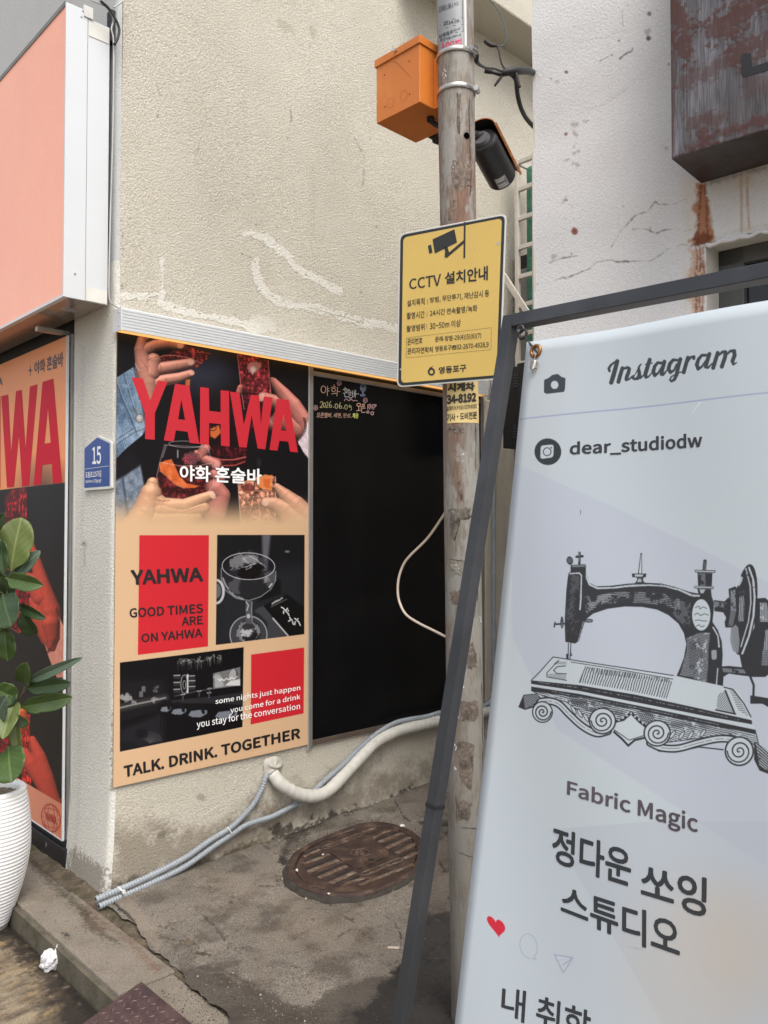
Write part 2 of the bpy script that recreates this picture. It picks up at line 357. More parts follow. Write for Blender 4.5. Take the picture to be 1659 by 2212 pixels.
cg.line(c7((730, 1440), (780, 1490), (830, 1525), (860, 1560), (900, 1640), (930, 1720), (960, 1740), (1010, 1820), (1060, 1900), (1180, 1990)), 1.6, (18, 15, 12), .95, .4, 2.2)
cg.line(c7((930, 1730), (980, 1770), (1040, 1860)), 5, (22, 18, 14), .8, 2, 4)
cg.poly(c7((760, 1420), (830, 1400), (960, 1560), (1040, 1700), (1010, 1730), (900, 1640), (860, 1540)), (150, 138, 120), .45, 4, 7)
cg.line(c7((1100, 1840), (1230, 1860), (1330, 1900), (1450, 1900), (1530, 1960), (1600, 1990)), 2.2, (160, 150, 132), .4, 1.5, 4)
for pl_ in [((0, 1050), (60, 1100), (130, 1140), (180, 1170)), ((880, 760), (890, 800), (910, 850), (960, 930), (1000, 960)), ((1120, 1120), (1170, 1180), (1220, 1270), (1290, 1340)), ((1210, 1285), (1290, 1250)), ((1150, 1000), (1210, 990), (1260, 985), (1250, 1020), (1190, 1080)), ((840, 1560), (900, 1600), (940, 1680), (930, 1800), (880, 1900), (840, 1950)), ((1290, 1340), (1240, 1480), (1150, 1580))]:
    cg.line(dk(*pl_), .9, (26, 22, 18), .85, .3, 2)
cg.line(dk((-60, 1060), (60, 1000), (190, 1000), (300, 930), (520, 880), (640, 850), (850, 790), (1100, 660), (1240, 590)), 5, (30, 26, 21), .8, 3, 7)
cg.line(dk((170, 1190), (230, 1290), (330, 1360), (470, 1390), (720, 1395), (950, 1290), (1060, 1250), (1140, 1110), (1120, 1000), (1060, 960)), 5, (28, 24, 20), .8, 2, 6)
cg.line(dk((170, 1190), (200, 1080), (260, 1010), (400, 950)), 9, (38, 33, 28), .75, 3, 8)
t_ = RNG.random((60, 3))
for a, b, k in t_: cg.ell(dk(-200+a*1300, 1350+b*700), 1.2+3*k, .6+1.2*k, (42, 36, 30), .5, 0, 0, .6, 1.5)
for k in range(9):                                             # boot print: herringbone left in the dust
    for j in range(5):
        a = dk(470+k*27+j*9, 1850-k*24+j*5); b = dk(482+k*27+j*9, 1836-k*24+j*5); e = dk(494+k*27+j*9, 1846-k*24+j*5)
        cg.line([a, b, e], .45, (64, 55, 46), .55)
cg.line(dk((400, 1880), (450, 1895), (560, 1870), (690, 1760), (750, 1680)), .8, (66, 58, 48), .5, .5)
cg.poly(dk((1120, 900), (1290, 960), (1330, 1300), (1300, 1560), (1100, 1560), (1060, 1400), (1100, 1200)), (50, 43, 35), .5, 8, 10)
for k in range(120):
    a_ = RNG.random(4); cg.ell(dk(-500+a_[0]*1900, 900+a_[1]*1300), .8+2.5*a_[2], .4+1*a_[3], ((40, 34, 28), (120, 106, 88))[k % 3 == 0], .5, a_[3]*3, 0, .5, 2)
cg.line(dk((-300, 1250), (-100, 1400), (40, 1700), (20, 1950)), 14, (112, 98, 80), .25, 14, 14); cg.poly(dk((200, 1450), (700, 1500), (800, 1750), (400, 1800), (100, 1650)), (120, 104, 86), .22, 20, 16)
for k in range(520):
    a_ = RNG.random(4); q_ = dk(-520+a_[0]*1500, 1900+a_[1]**.8*420-120*(a_[0] > .35)*(a_[0] < .6)); cg.ell(q_, .5+1.3*a_[2], .35+.7*a_[2], ((26, 21, 17), (118, 98, 74), (58, 46, 34), (150, 132, 106))[int(a_[3]*3.99)], .75, a_[3]*3, 0, .2)
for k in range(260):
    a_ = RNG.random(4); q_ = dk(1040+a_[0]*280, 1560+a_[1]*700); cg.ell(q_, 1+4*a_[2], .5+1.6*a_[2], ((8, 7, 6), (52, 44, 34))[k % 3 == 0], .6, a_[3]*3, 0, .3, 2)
for p_ in [((330, 1500), (500, 1520), (640, 1600)), ((-100, 1300), (60, 1360), (260, 1340)), ((-380, 1500), (-250, 1620), (-180, 1740)), ((500, 1700), (620, 1640), (760, 1700))]: cg.line([tuple(q) for q in cr([np.array(q) for q in dk(*p_)], 4)], .5, (44, 37, 30), .6, .3, 3)
cg.line(dk((60, 1020), (190, 1010), (300, 945), (520, 890), (640, 860)), 8, (22, 19, 15), .7, 3, 9)
gimg = cg.image('ground_stains_shade')
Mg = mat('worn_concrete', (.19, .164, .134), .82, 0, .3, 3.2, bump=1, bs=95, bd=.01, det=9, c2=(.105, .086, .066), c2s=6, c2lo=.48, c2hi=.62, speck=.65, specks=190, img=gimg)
nx_, ny_ = 200, 170
xs = np.linspace(1.5, 6, nx_); ys = np.linspace(-1.5, 3.44, ny_); XX, YY = np.meshgrid(xs, ys)
edge = 1.50+.10*np.clip((YY-2.3)/1.1, -1, 1)-.02+.010*np.sin(YY*17)+.006*np.sin(YY*41+1)+.004*np.sin(YY*97); ZZ = gz(XX, YY)+.0015*np.sin(XX*37+YY*21)*np.sin(YY*43)
XX2 = np.where(np.arange(nx_)[None] == 0, edge-.02, XX); XX2 = np.maximum(XX2, edge-.02+.0004*np.arange(nx_)[None])
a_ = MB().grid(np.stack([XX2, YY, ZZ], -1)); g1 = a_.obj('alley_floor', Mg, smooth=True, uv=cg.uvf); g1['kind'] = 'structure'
cr__ = Cv((.2, 1.6, ZK), (1, 0, 0), (0, 1, 0), 1.1, 2.8, 420, seed=77)
cr__.poly(c7((-400, 1380), (0, 1480), (80, 1480), (200, 1600), (420, 1860), (700, 2150), (760, 2400), (330, 2400), (380, 2180), (270, 1960), (160, 1830), (60, 1740), (-60, 1660), (-400, 1620)), (38, 30, 22), .9, 12, 14)
cr__.poly(c7((-400, 1380), (0, 1470), (120, 1500), (420, 1840), (720, 2150), (600, 2200), (300, 1850), (60, 1640), (-300, 1560)), (20, 16, 12), .75, 6, 8)
cr__.poly(c7((250, 2060), (420, 2040), (700, 2200), (700, 2400), (200, 2400)), (30, 24, 18), .6, 12, 12)
for k in range(60):
    a_ = RNG.random(3); x_, y_ = -200+a_[0]*600, 1700+a_[1]*520; cr__.line(c7((x_, y_), (x_+60+60*a_[2], y_-30-25*a_[2])), .8+2*a_[2], (164, 138, 98) if k % 3 else (70, 54, 38), .35, 2, 4)
rimg = cr__.image('road_damp')
Mr = mat('road_concrete', (.22, .175, .115), .6, 0, .35, 2.2, bump=.5, bs=90, bd=.004, c2=(.10, .075, .05), c2s=6, c2lo=.45, c2hi=.6, speck=.5, specks=160, stretch=(1, 2.2, 1), img=rimg)
rd = MB().grid(np.stack([*np.meshgrid(np.array([-60, -20, -5, -1, 0, .4, .8, 1.0, 1.25]), np.array([-60, -20, -5, -1, 0, 1, 2, 3, 4, 5, 8, 20, 60])), np.full((13, 9), ZK)], -1)).obj('road', Mr, uv=cr__.uvf); rd['kind'] = 'structure'
# wet gutter strip against the kerb
mw = mat('wet_gutter', (.028, .022, .016), .3, 0, .4, 9, bump=.3, bs=80, bd=.003, speck=.4, specks=200)
gp = [(1.30-.0-.035*abs(math.sin(y*2.1))-.12-.03*math.sin(y*5.3), y) for y in np.linspace(-1.5, 5.2, 60)]
b_ = MB(); 0 and b_.add([(x, y, ZK+.003) for x, y in gp]+[(1.275, y, ZK+.003) for x, y in gp], [(i, i+1, 60+i+1, 60+i) for i in range(59)]); 
base_ = MB().box((-60, -60, -.6), (60, 60, -.13)).obj('subsoil', mat('soil', (.12, .1, .08), .9)); base_['kind'] = 'structure'
ck_ = Cv((1.2, 1.5, 0), (1, 0, 0), (0, 1, 0), .5, 2.6, 220, seed=37)
ck_.poly(c7((540, 1470), (640, 1560), (700, 1640), (760, 1690), (700, 1680), (560, 1600), (520, 1520)), (70, 56, 40), .75, 5, 7)
ck_.line(c7((560, 1440), (600, 1500), (700, 1590), (780, 1640), (850, 1690), (900, 1740), (960, 1800), (1010, 1850)), 7, (92, 58, 38), .4, 5, 9)
ck_.line(c7((900, 1760), (960, 1830), (1010, 1870)), 4, (120, 86, 62), .3, 3, 5)
ck_.line(c7((200, 1160), (330, 1290), (470, 1430), (560, 1500)), 8, (58, 50, 34), .7, 5, 7)
for k in range(40): a_ = RNG.random(3); ck_.ell(c7(200+a_[0]*700, 1200+a_[1]*800), 1+2*a_[2], .6+a_[2], (70, 58, 44), .5, 0, 0, .6, 1.5)
ck_.ell(c7(425, 1640), 9, 4, (36, 32, 28), .85, .4, 0, 1.5, 4)
kimg = ck_.image('kerb_stains')
kb = thing('kerb', None, None, (1.28, 2.6, 0), kind='structure')
Mk = mat('granite', (.2, .172, .138), .8, 0, .2, 4, bump=.8, bs=130, bd=.004, img=kimg, c2=(.14, .115, .085), c2s=6, c2lo=.5, c2hi=.75, speck=.5, specks=240)
js = [5.3, 4.4, 3.55, 2.655, 1.75, .85, -.1, -1.0]
for i, (a, b) in enumerate(zip(js, js[1:])):
    m_ = MB(); e1 = 1.475+.008*i % .02; dz = .002*(i % 3)
    m_.box((1.278+.003*(i % 2), b+.0025, ZK-.05), (e1, a-.0025, .001+dz)); m_.obj('stone', Mk, kb, bevel=.006, uv=ck_.uvf)
o = MB().box((1.26, -1.2, -.12), (1.62, 5.4, -.012)).obj('mortar_bed', mat('mortar', (.1, .085, .06), .9, 0, .3, 12, bump=.6, bs=70, bd=.006, c2=(.055, .05, .028), c2s=9), kb)
st_ = MB().grid(np.stack([*np.meshgrid(np.linspace(1.40, 1.64, 24), np.linspace(.5, 5.3, 190)), np.zeros((190, 24))], -1))
st_.v = [(x, y, -.004+.005*math.sin(x*61+y*13)*math.sin(y*31)+.003*math.sin(x*170+y*90)+.008*max(0, (x-1.5)/.1)-.012*(x < 1.462)) for x, y, z in st_.v]
st_.obj('joint_filler', mat('mossy_grit', (.12, .092, .062), .9, 0, .4, 14, bump=1, bs=110, bd=.008, c2=(.06, .05, .026), c2s=9, c2lo=.45, c2hi=.6, speck=.5, specks=220, img=kimg), kb, smooth=True, uv=ck_.uvf)

# ------------------------------------------------------------------ corner building: alley wall (B) and shop-front wall (A)
bld = thing('corner_building', 'cream stuccoed corner building behind the posters and the pole', 'building', (XA, YB, 0))
cb = Cv((1.55, YB, -.05), (1, 0, 0), (0, 0, 1), 3.2, 5.1, 1000, seed=5)
wc = (226, 223, 213)
for pts, r in [(((1590, 1520), (1640, 1510)), 6), ]: cb.line(c1(*pts), r, wc, .8, 1, 3)
cb.line(c2((0, 1530), (60, 1545), (130, 1600), (200, 1650), (240, 1710), (320, 1770), (400, 1810), (470, 1850), (540, 1880)), 9, wc, .95, .8, 4.5, br=1.)
cb.line(c2((0, 1690), (10, 1790), (40, 1860), (110, 1930), (200, 1975), (330, 1990), (450, 2010), (560, 2050), (700, 2090), (850, 2110), (1000, 2160)), 9, wc, .95, .8, 4.5, br=1.)
cb.line(c1((1050, 1690), (1055, 1780), (1048, 1890)), 5.5, wc, .85, 1, 3)
cb.line(c1((750, 1915), (900, 1920), (1050, 1900), (1040, 1960), (1150, 2010), (1300, 2040), (1500, 2080), (1658, 2120)), 8, wc, .95, .8, 4.5, br=1.)
cb.poly(c2((-20, 2050), (80, 2070), (150, 2130), (60, 2160), (-60, 2150)), wc, .6, 2, 6)
cb.line(c2((350, 1995), (420, 2010), (500, 2035), (600, 2060), (700, 2095)), .5, (120, 112, 98), .8)
cb.line(c1((1560, 1640), (1620, 1660), (1658, 1700)), 1, (150, 140, 120), .6)
for a in [(200, 170, 60, 12, .5), (290, 290, 40, 8, .8), (380, 200, 50, 5, .6)]: cb.ell(c2(a[0], a[1]), a[2]*.3, a[3]*.3, (150, 142, 120), .35, a[4], 0, 4, 8)
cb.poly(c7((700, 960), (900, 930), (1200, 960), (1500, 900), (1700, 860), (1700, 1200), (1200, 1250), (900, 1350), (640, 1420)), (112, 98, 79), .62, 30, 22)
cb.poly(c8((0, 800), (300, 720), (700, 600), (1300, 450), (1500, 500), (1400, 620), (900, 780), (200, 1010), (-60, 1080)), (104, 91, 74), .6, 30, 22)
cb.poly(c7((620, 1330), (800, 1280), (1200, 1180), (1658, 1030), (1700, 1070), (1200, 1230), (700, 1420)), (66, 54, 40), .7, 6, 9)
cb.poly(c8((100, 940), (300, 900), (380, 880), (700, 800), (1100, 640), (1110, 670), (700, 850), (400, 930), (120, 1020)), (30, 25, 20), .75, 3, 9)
for k in range(26):
    a_ = RNG.random(4); x_ = 270+a_[0]*700; y_ = 60+a_[1]*500; L_ = 30+120*a_[2]; cb.line([(x_, y_), (x_+4*a_[3]-2, y_+L_)], 1.5+5*a_[3], (150, 140, 120) if k % 2 else (192, 184, 164), .10, 3, 4)
for p in [c1((1000, 500), (1040, 620), (1020, 760)), c2((200, 600), (230, 760), (205, 900)), c1((1300, 900), (1260, 1060), (1290, 1180)), c2((640, 900), (700, 1020), (690, 1200))]: cb.line(p, .45, (120, 110, 94), .5, .3, 2.5)
for k in range(60):
    a_ = RNG.random(4); cb.ell((260+a_[0]*760, 20+a_[1]*660), .6+1.4*a_[2], .5+a_[3], (110, 100, 84), .55, a_[3]*3, 0, .4, 1)
cb.ell(c7(1300, 740), 9, 8, (70, 62, 50), .4, 0, 0, 2, 4); cb.ell(c7(1080, 970), 20, 5, (66, 58, 46), .4, -.4, 0, 3, 6)
cb.poly(c7((730, 690), (830, 760), (820, 930), (720, 950)), (190, 184, 166), .35, 6, 8)
cb.poly(c7((1480, 770), (1560, 740), (1620, 800), (1560, 850)), (185, 180, 165), .4, 5, 8)
for k in range(70):
    a = RNG.random(3); cb.ell(c1(735+a[0]**2*70, 1380+a[1]*560), .6+1.2*a[2], .6+1.2*a[2], (52, 46, 38), .8)
cb.line(c1((745, 250), (742, 1950)), 4, (60, 56, 50), .5, 3, 4, br=.3)  # shadow edge down the wall corner, painted into the colour
bimg = cb.image('alley_wall_stains_shade')
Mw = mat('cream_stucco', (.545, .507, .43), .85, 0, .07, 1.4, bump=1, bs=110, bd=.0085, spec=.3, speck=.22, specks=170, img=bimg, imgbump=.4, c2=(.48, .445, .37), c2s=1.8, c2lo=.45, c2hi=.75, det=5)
zs = np.linspace(-.15, 6.6, 60); xs = np.concatenate([[XA+.02], np.linspace(XA+.03, 5.2, 50), [7.5]])
G = np.array([[(x-(.02*max(0, 1-z/.5) if x < 1.7 else 0)*0, YB+.003*math.sin(x*3+z*2.2)-.012*max(0, 1-z/.35), z) for x in xs] for z in zs]); G[:, 0, 0] = [XA+.0212-.025*max(0, 1-z/.5)**2+.002*math.sin(z*4+YB*7) for z in zs]; G[:, 0, 1] = [YB-.012*max(0, 1-z/.35) for z in zs]
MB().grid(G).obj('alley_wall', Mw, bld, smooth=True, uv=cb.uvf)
ca = Cv((XA, YB-.03, -.05), (0, 1, 0), (0, 0, 1), .55, 2.8, 260, seed=9)
ca.line(c4((545, 30), (540, 250), (532, 500), (545, 700), (540, 900), (528, 1200), (525, 1500), (522, 1900), (530, 2212)), 3.2, (196, 200, 204), .55, 1.2, 3, br=.3)
ca.line(c7((530, 0), (520, 300), (515, 600), (510, 750), (512, 900), (500, 1130)), 3, (205, 207, 208), .65, 1, 3, br=.3)
ca.poly(c7((460, 1130), (500, 1080), (720, 1200), (700, 1420), (560, 1330), (470, 1240)), (88, 74, 54), .6, 6, 8)
ca.line(c7((480, 1220), (540, 1290), (630, 1380)), 2.5, (40, 33, 24), .8, 1, 3)
ca.ell(c4(546, 1305), 4, 5, (110, 104, 92), .6, 0, 0, 2, 3); ca.line(c4((545, 1300), (548, 1450)), 2, (128, 120, 106), .4, 2)
ca.line(c4((447, 10), (452, 2212)), 3, (120, 112, 98), .4, 2, 3); ca.line(c7((722, 200), (716, 690)), 1.5, (130, 112, 84), .6, 1, 3)
aimg = ca.image('pillar_stains')
Mwa = mat('pillar_stucco', (.62, .605, .555), .85, 0, .06, 2, bump=.9, bs=100, bd=.007, spec=.3, speck=.15, specks=150, img=aimg, imgbump=.3)
ysA = [YB+.0005, YB+.006, YB+.014, YB+.03]+list(np.linspace(YB+.06, 3.842, 14)); off = [.021, .008, .002, 0]+[0]*14
G = np.array([[(XA+o_-.025*max(0, 1-z/.5)**2+.002*math.sin(z*4+y*7), y-.012*max(0, 1-z/.35)*(i_ == 0), z) for i_, (y, o_) in enumerate(zip(ysA, off))] for z in np.linspace(-.15, 2.75, 60)])
MB().grid(G).obj('front_pillar', Mwa, bld, smooth=True, uv=ca.uvf)
Mup = mat('grey_render', (.45, .455, .45), .85, 0, .06, 2, bump=.7, bs=110, bd=.005)
G = np.array([[(XA+o_, y, z) for y, o_ in list(zip(ysA, off))+[(4.6, 0), (9, 0)]] for z in (2.75, 3.5, 5, 6.6)])
MB().grid(G).obj('upper_front_wall', Mup, bld, smooth=True)
MB().box((XA+.02, YB+.03, -.2), (7.5, 9, 6.58)).obj('wall_core', Mup, bld)
# ledge high on the alley wall
A1, A2 = onz(c2(1470, 0), 4.80), onz(c3(140, 148), 4.80); yl = (A1[1]+A2[1])/2
MB().box((3.3, yl, 4.8), (7.4, YB+.02, 6.6)).obj('overhanging_beam', Mw, bld, bevel=.01)
# shop-front parts round the left poster
ft = MB().box((XA+.004, 3.842, 2.47), (XA+.06, 7.5, 2.78)).obj('gap_shade_panel', M['black'], bld)  # black panel stands in for the shade under the sign
MB().box((XA-.012, 3.842, .09), (XA+.03, 3.866, 2.50)).obj('window_frame', M['frame_grey'], bld, bevel=.002)
MB().box((XA-.004, 3.822, .05), (XA+.03, 3.838, 2.50)).obj('window_frame', mat('silver_profile', (.5, .5, .47), .4, .2), bld, bevel=.002)
Mbs = mat('chipped_black_paint', (.013, .014, .018), .35, 0, .3, 20, c2=(.25, .23, .2), c2s=16, c2lo=.66, c2hi=.7, spec=.5)
MB().box((XA-.03, 3.83, -.02), (XA+.03, 7.5, .085)).obj('plinth', Mbs, bld, bevel=.003)
MB().box((XA-.015, 3.845, .085), (XA+.03, 7.5, .118)).obj('plinth_lip', M['black'], bld)

# ------------------------------------------------------------------ white building at the right, front with a deep window
E_ = dep((1153, 700), 3.4)[:2]; dC = (F*FPX + R*(-1143-CX)); dC = dC[:2]/np.linalg.norm(dC[:2]); nC = np.array([dC[1], -dC[0]]); nC = nC if nC@(-E_) > 0 else -nC
wallC = Plane((*E_, 0), (*nC, 0)); a3 = np.array([*-dC, 0]); n3_ = np.array([*nC, 0]); E3 = np.array([*E_, 0.])
def onC(s, z, d=0): return E3 + a3*s + n3_*d + np.array([0, 0, z])
wb = thing('white_building', 'white rough-plastered building at the right with rust streaks and a dark window', 'building', E3)
cc = Cv(E3+np.array([0, 0, 1.3]), a3, (0, 0, 1), 2.4, 3.4, 1000, seed=15)
ck = (112, 110, 108)
for p, r in [(((150, 1840), (240, 1830), (330, 1795), (345, 1805), (410, 1775), (500, 1740), (540, 1700), (640, 1680), (665, 1692), (700, 1695), (800, 1690), (890, 1692), (960, 1650), (1010, 1610), (1100, 1580), (1150, 1595)), .75),
             (((805, 1395), (880, 1370), (930, 1310), (955, 1325), (1050, 1325), (1130, 1290)), .5), (((780, 1485), (850, 1480), (890, 1490), (905, 1505), (935, 1510), (980, 1490), (1060, 1480), (1100, 1500), (1160, 1488)), .8),
             (((570, 395), (600, 380), (650, 355)), .7), (((700, 380), (740, 345), (775, 335), (782, 318)), .6), (((240, 1700), (330, 1670), (420, 1655)), .5), (((640, 1600), (700, 1500), (800, 1400)), .3), (((890, 1490), (905, 1430), (960, 1370)), .3), (((1170, 1322), (1260, 1340)), .6)]:
    cc.line(c3(*p), r, ck, .85, .25, 1.6)
cc.line(c3((440, 720), (600, 660), (730, 570), (890, 440)), 1.4, (225, 225, 222), .5, 1, 1.5); cc.line(c3((445, 728), (605, 668), (735, 578)), .8, (168, 166, 163), .4, .8, 1)
cc.line(c3((430, 275), (620, 240), (740, 195)), 1.2, (222, 222, 220), .6, .6, 1.5); cc.line(c3((715, 70), (718, 170)), .8, (150, 150, 150), .5, .6)
for x, y, r, c_ in [(350, 467, 4.6, (122, 62, 46)), (253, 510, 2, (130, 90, 78)), (345, 867, 3.4, (128, 82, 62)), (405, 1497, 7.5, (134, 58, 32)), (350, 1297, 2, (92, 84, 78)), (692, 265, 2.2, (60, 58, 56)), (885, 250, 4.5, (88, 88, 88)), (890, 90, 4, (128, 128, 128)), (753, 37, 2, (110, 70, 60)), (1013, 412, 1.2, (90, 88, 86)), (830, 742, 1, (120, 118, 116)), (384, 1643, 1, (80, 78, 76)), (725, 1340, 1, (100, 98, 96))]:
    cc.ell(c3(x, y), r, r, c_, .92, 0, 0, .4, 1.2)
cc.ell(c3(405, 1497), 4.5, 4.5, (190, 150, 120), .5, 0, .6); cc.ell(c3(345, 867), 3, 3, (196, 186, 176), .6, 0, .5)
for x, y, rx, ry, rot in [(405, 805, 7, 3, .3), (405, 870, 4, 6, 0), (480, 780, 8, 1.5, -.2), (400, 945, 3, 6, 0), (410, 990, 9, 3, -.5), (355, 1035, 7, 4, -.4), (410, 1065, 7, 2, .2), (345, 1285, 10, 2, -.9), (400, 1345, 6, 2, .5), (360, 1425, 4, 3, .5), (265, 1660, 9, 4, 0), (880, 205, 4, 6, .3), (1000, 960, 2, 2, 0), (290, 530, 5, 2, .4)]:
    cc.ell(c3(x, y), rx, ry, (150, 147, 144), .6, rot, 0, 1, 4)
cc.poly(c3((1200, 1195), (1255, 1195), (1282, 1290), (1290, 1400), (1300, 1500), (1310, 1560), (1240, 1592), (1160, 1605), (1142, 1560), (1180, 1500), (1190, 1440), (1165, 1340), (1195, 1290)), (176, 104, 40), .85, 2.2, 4)
cc.poly(c3((1150, 1600), (1245, 1590), (1248, 2300), (1175, 2300), (1150, 1750)), (200, 138, 66), .6, 3, 5)
for p in [((1225, 1200), (1222, 1300), (1210, 1400), (1205, 1500), (1200, 1590)), ((1250, 1210), (1262, 1330), (1258, 1450), (1272, 1540)), ((1195, 1500), (1180, 1550), (1160, 1600)), ((1215, 1600), (1220, 1700), (1212, 1850), (1215, 2300)), ((1190, 1600), (1200, 1680), (1190, 1760), (1195, 2300)), ((1235, 1600), (1238, 1760), (1228, 2300))]:
    cc.line(c3(*p), 2.6, (112, 52, 20), .8, .8, 2.6, br=.35)
cc.poly(c3((1160, 1530), (1240, 1490), (1300, 1540), (1250, 1590), (1165, 1606)), (108, 48, 20), .7, 2, 4)
cc.poly(c3((1110, 1100), (1200, 1180), (1180, 1500), (1120, 1600), (1140, 2000), (1180, 2200), (1130, 2200), (1100, 1700)), (226, 206, 170), .25, 6, 6)
for p in [((1487, 1122), (1485, 1300), (1486, 1500)), ((1527, 1100), (1524, 1300), (1536, 1480))]: cc.line(c3(*p), 1.6, (190, 128, 66), .75, 1.2, .8)
cc.poly(c3((1440, 1130), (1580, 1090), (1560, 1200), (1450, 1220)), (214, 196, 160), .35, 6, 5)
cc.poly(c3((1250, 1590), (1380, 1520), (1500, 1500), (1658, 1470), (1658, 1440), (1450, 1490), (1300, 1550)), (200, 190, 150), .35, 3, 4)
cc.poly(c3((1280, 1170), (1658, 1060), (1658, 1110), (1500, 1140), (1290, 1195)), (96, 92, 82), .55, 4, 4)
cimg = cc.image('white_wall_marks')
Mc = mat('white_plaster', (.70, .70, .705), .85, 0, .05, 2, bump=.55, bs=115, bd=.006, spec=.2, speck=.1, specks=190, img=cimg, imgbump=.15)
def sC(q): P = wallC(q); return (P-E3)@a3, P[2]
s0, zt0 = sC(c3(1255, 1585)); s1, zt1 = sC(c3(1658, 1470)); zwt = (zt0+zt1)/2-.0; zwb = 1.75; s2 = s0+1.0
TT = .16
def grid_rect(sa, sb, za, zb, ns, nz):
    P = np.array([[onC(s, z) for s in np.linspace(sa, sb, ns)] for z in np.linspace(za, zb, nz)])
    P += n3_[None, None]*(.0035*np.sin(P[..., 2:3]*9+P[..., :1]*7)+.002*np.sin(P[..., 2:3]*23)); return P
mb = MB().grid(grid_rect(0, s0, -.2, 4.15, 30, 60)).grid(grid_rect(s0, s2, zwt, 4.15, 14, 30)).grid(grid_rect(s0, s2, -.2, zwb, 6, 10)).grid(grid_rect(s2, 7, -.2, 4.15, 8, 6))
mb.obj('front_wall', Mc, wb, smooth=True, uv=cc.uvf)
mb = MB(); AX = (a3, -n3_, np.array([0, 0, 1.]))
mb.box((.0, .002, -.2), (.012, 2.8, 4.15), AX, E3).box((.012, TT+.02, -.2), (7, TT+.03, 4.15), AX, E3).box((.012, 2.79, -.2), (7, 2.8, 4.15), AX, E3).box((.012, .01, 4.1), (7, 2.79, 4.149), AX, E3)
mb.box((s0-.012, .004, zwb), (s0, TT+.02, zwt+.012), AX, E3).box((s0, .004, zwt), (s2, TT+.02, zwt+.012), AX, E3).box((s2, .004, zwb), (s2+.012, TT+.02, zwt), AX, E3).box((s0, .004, zwb-.012), (s2, TT+.02, zwb), AX, E3)
mb.obj('window_reveal', mat('white_reveal', (.62, .61, .56), .85, 0, .1, 5, bump=.6, bs=50, bd=.006), wb)
# ragged plaster lip round the opening
lp = [onC(s0+.0+t*1.0, zwt-.006-.006*abs(math.sin(t*37))-.005*math.sin(t*91), .002) for t in np.linspace(0, 1, 60)]
MB().tube(lp, [.006+.004*abs(math.sin(i*1.7)) for i in range(60)], 6).obj('plaster_lip', Mc, wb, smooth=True)
wf = MB().box((s0, TT-.04, zwb), (s0+.09, TT+.0, zwt), AX, E3).box((s0+.42, TT-.04, zwb), (s0+.47, TT, zwt), AX, E3).box((s0, TT-.04, zwt-.06), (s2, TT, zwt), AX, E3).obj('window_frame', mat('old_grey_frame', (.09, .09, .09), .5, 0, .15, 8), wb, bevel=.003)
MB().box((s0+.09, TT-.012, zwb), (s0+.42, TT-.006, zwt-.06), AX, E3).obj('pane', mat('dark_glass', (.01, .011, .012), .08, 0, .0, spec=.5), wb)
MB().box((s0+.47, TT-.012, zwb), (s2, TT-.006, zwt-.06), AX, E3).obj('pane', bpy.data.materials['dark_glass'], wb)
#PART3
# ------------------------------------------------------------------ projecting light-box sign over the shop front
Ys = 3.44
Pf = ony((137, 640), Ys); zb_, zt_ = Pf[2], ony((215, 50), Ys)[2]; xf = Pf[0]; xw = 1.577; ytop = ony((148, 0), Ys)[2]
sg = thing('light_box_sign', 'projecting shop sign with blank pink face and white metal side, above the left poster', 'sign', (xf, Ys, zb_))
Mpk = mat('pink_film_glow', lin((234, 170, 144)), .38, 0, .03, 1.2, c2=lin((224, 150, 134)), c2s=.9, c2lo=.35, c2hi=.75, speck=.07, specks=160, bump=.1, bs=200, bd=.0006, emit=lin((240, 170, 140)), es=.08)  # unlit face: a faint glow is added to its colour
MB().box((xf+.004, Ys+.012, zb_+.012), (xf+.01, 7.5, ytop-.02)).obj('face_panel', Mpk, sg)
xm = onx((0, 0), 1)[0]*0 + ony((184.5, 650), Ys)[0]
MB().box((xf, Ys, zb_), (xm-.0015, Ys+.012, zt_+.03)).obj('side_panel', M['alu'], sg, bevel=.001)
MB().box((xm+.0015, Ys+.002, zb_), (xw, Ys+.012, zt_-.0)).obj('side_panel', M['alu'], sg, bevel=.001)
MB().box((xm-.0015, Ys+.004, zb_), (xm+.0015, Ys+.01, zt_)).obj('seam', M['frame_grey'], sg)
MB().box((xm+.004, Ys-.0006, zb_+.002), (xw-.003, Ys+.001, zb_+.06)).obj('tape', mat('cream_tape', (.66, .65, .6), .5), sg)
MB().box((xm+.004, Ys-.0006, zt_-.075), (xw-.003, Ys+.001, zt_-.01)).obj('tape', bpy.data.materials['cream_tape'], sg)
MB().box((xf, Ys+.012, zb_), (xf+.022, 7.5, zb_+.012)).obj('lower_rail', M['alu'], sg)
MB().box((xf, Ys+.012, ytop-.02), (xf+.03, 7.5, ytop)).obj('upper_rail', M['frame_grey'], sg)
Mun = mat('underside_metal', (.42, .34, .3), .18, .55, .12, 5, stretch=(1, .3, 1))
MB().box((xf+.022, Ys+.012, zb_+.004), (xm, 7.5, zb_+.011)).obj('underside', Mun, sg)
MB().box((xm+.003, Ys+.012, zb_+.004), (xw, 7.5, zb_+.011)).obj('underside', Mun, sg)
MB().box((xf+.03, Ys+.02, zb_+.05), (xw, 7.5, ytop-.03)).obj('core', M['black'], sg)
MB().box((xm-.02, Ys+.2, zb_-.004), (xm+.05, Ys+.215, zb_+.004)).obj('bracket', M['steel'], sg)
for q in [c1(538, 70), c1(527, 107), c1(485, 1773)]:
    P = ony(q, Ys); MB().tube([P+[0, .002, 0], P+[0, -.003, 0]], .0042, 10).obj('screw', M['steel'], sg)
P = onx(c1(330, 1990), xm-.0); 
MB().box((xm-.03, 3.9, zb_-.05), (xw+.03, 3.93, zb_-.03)).obj('bracket', M['steel'], sg)
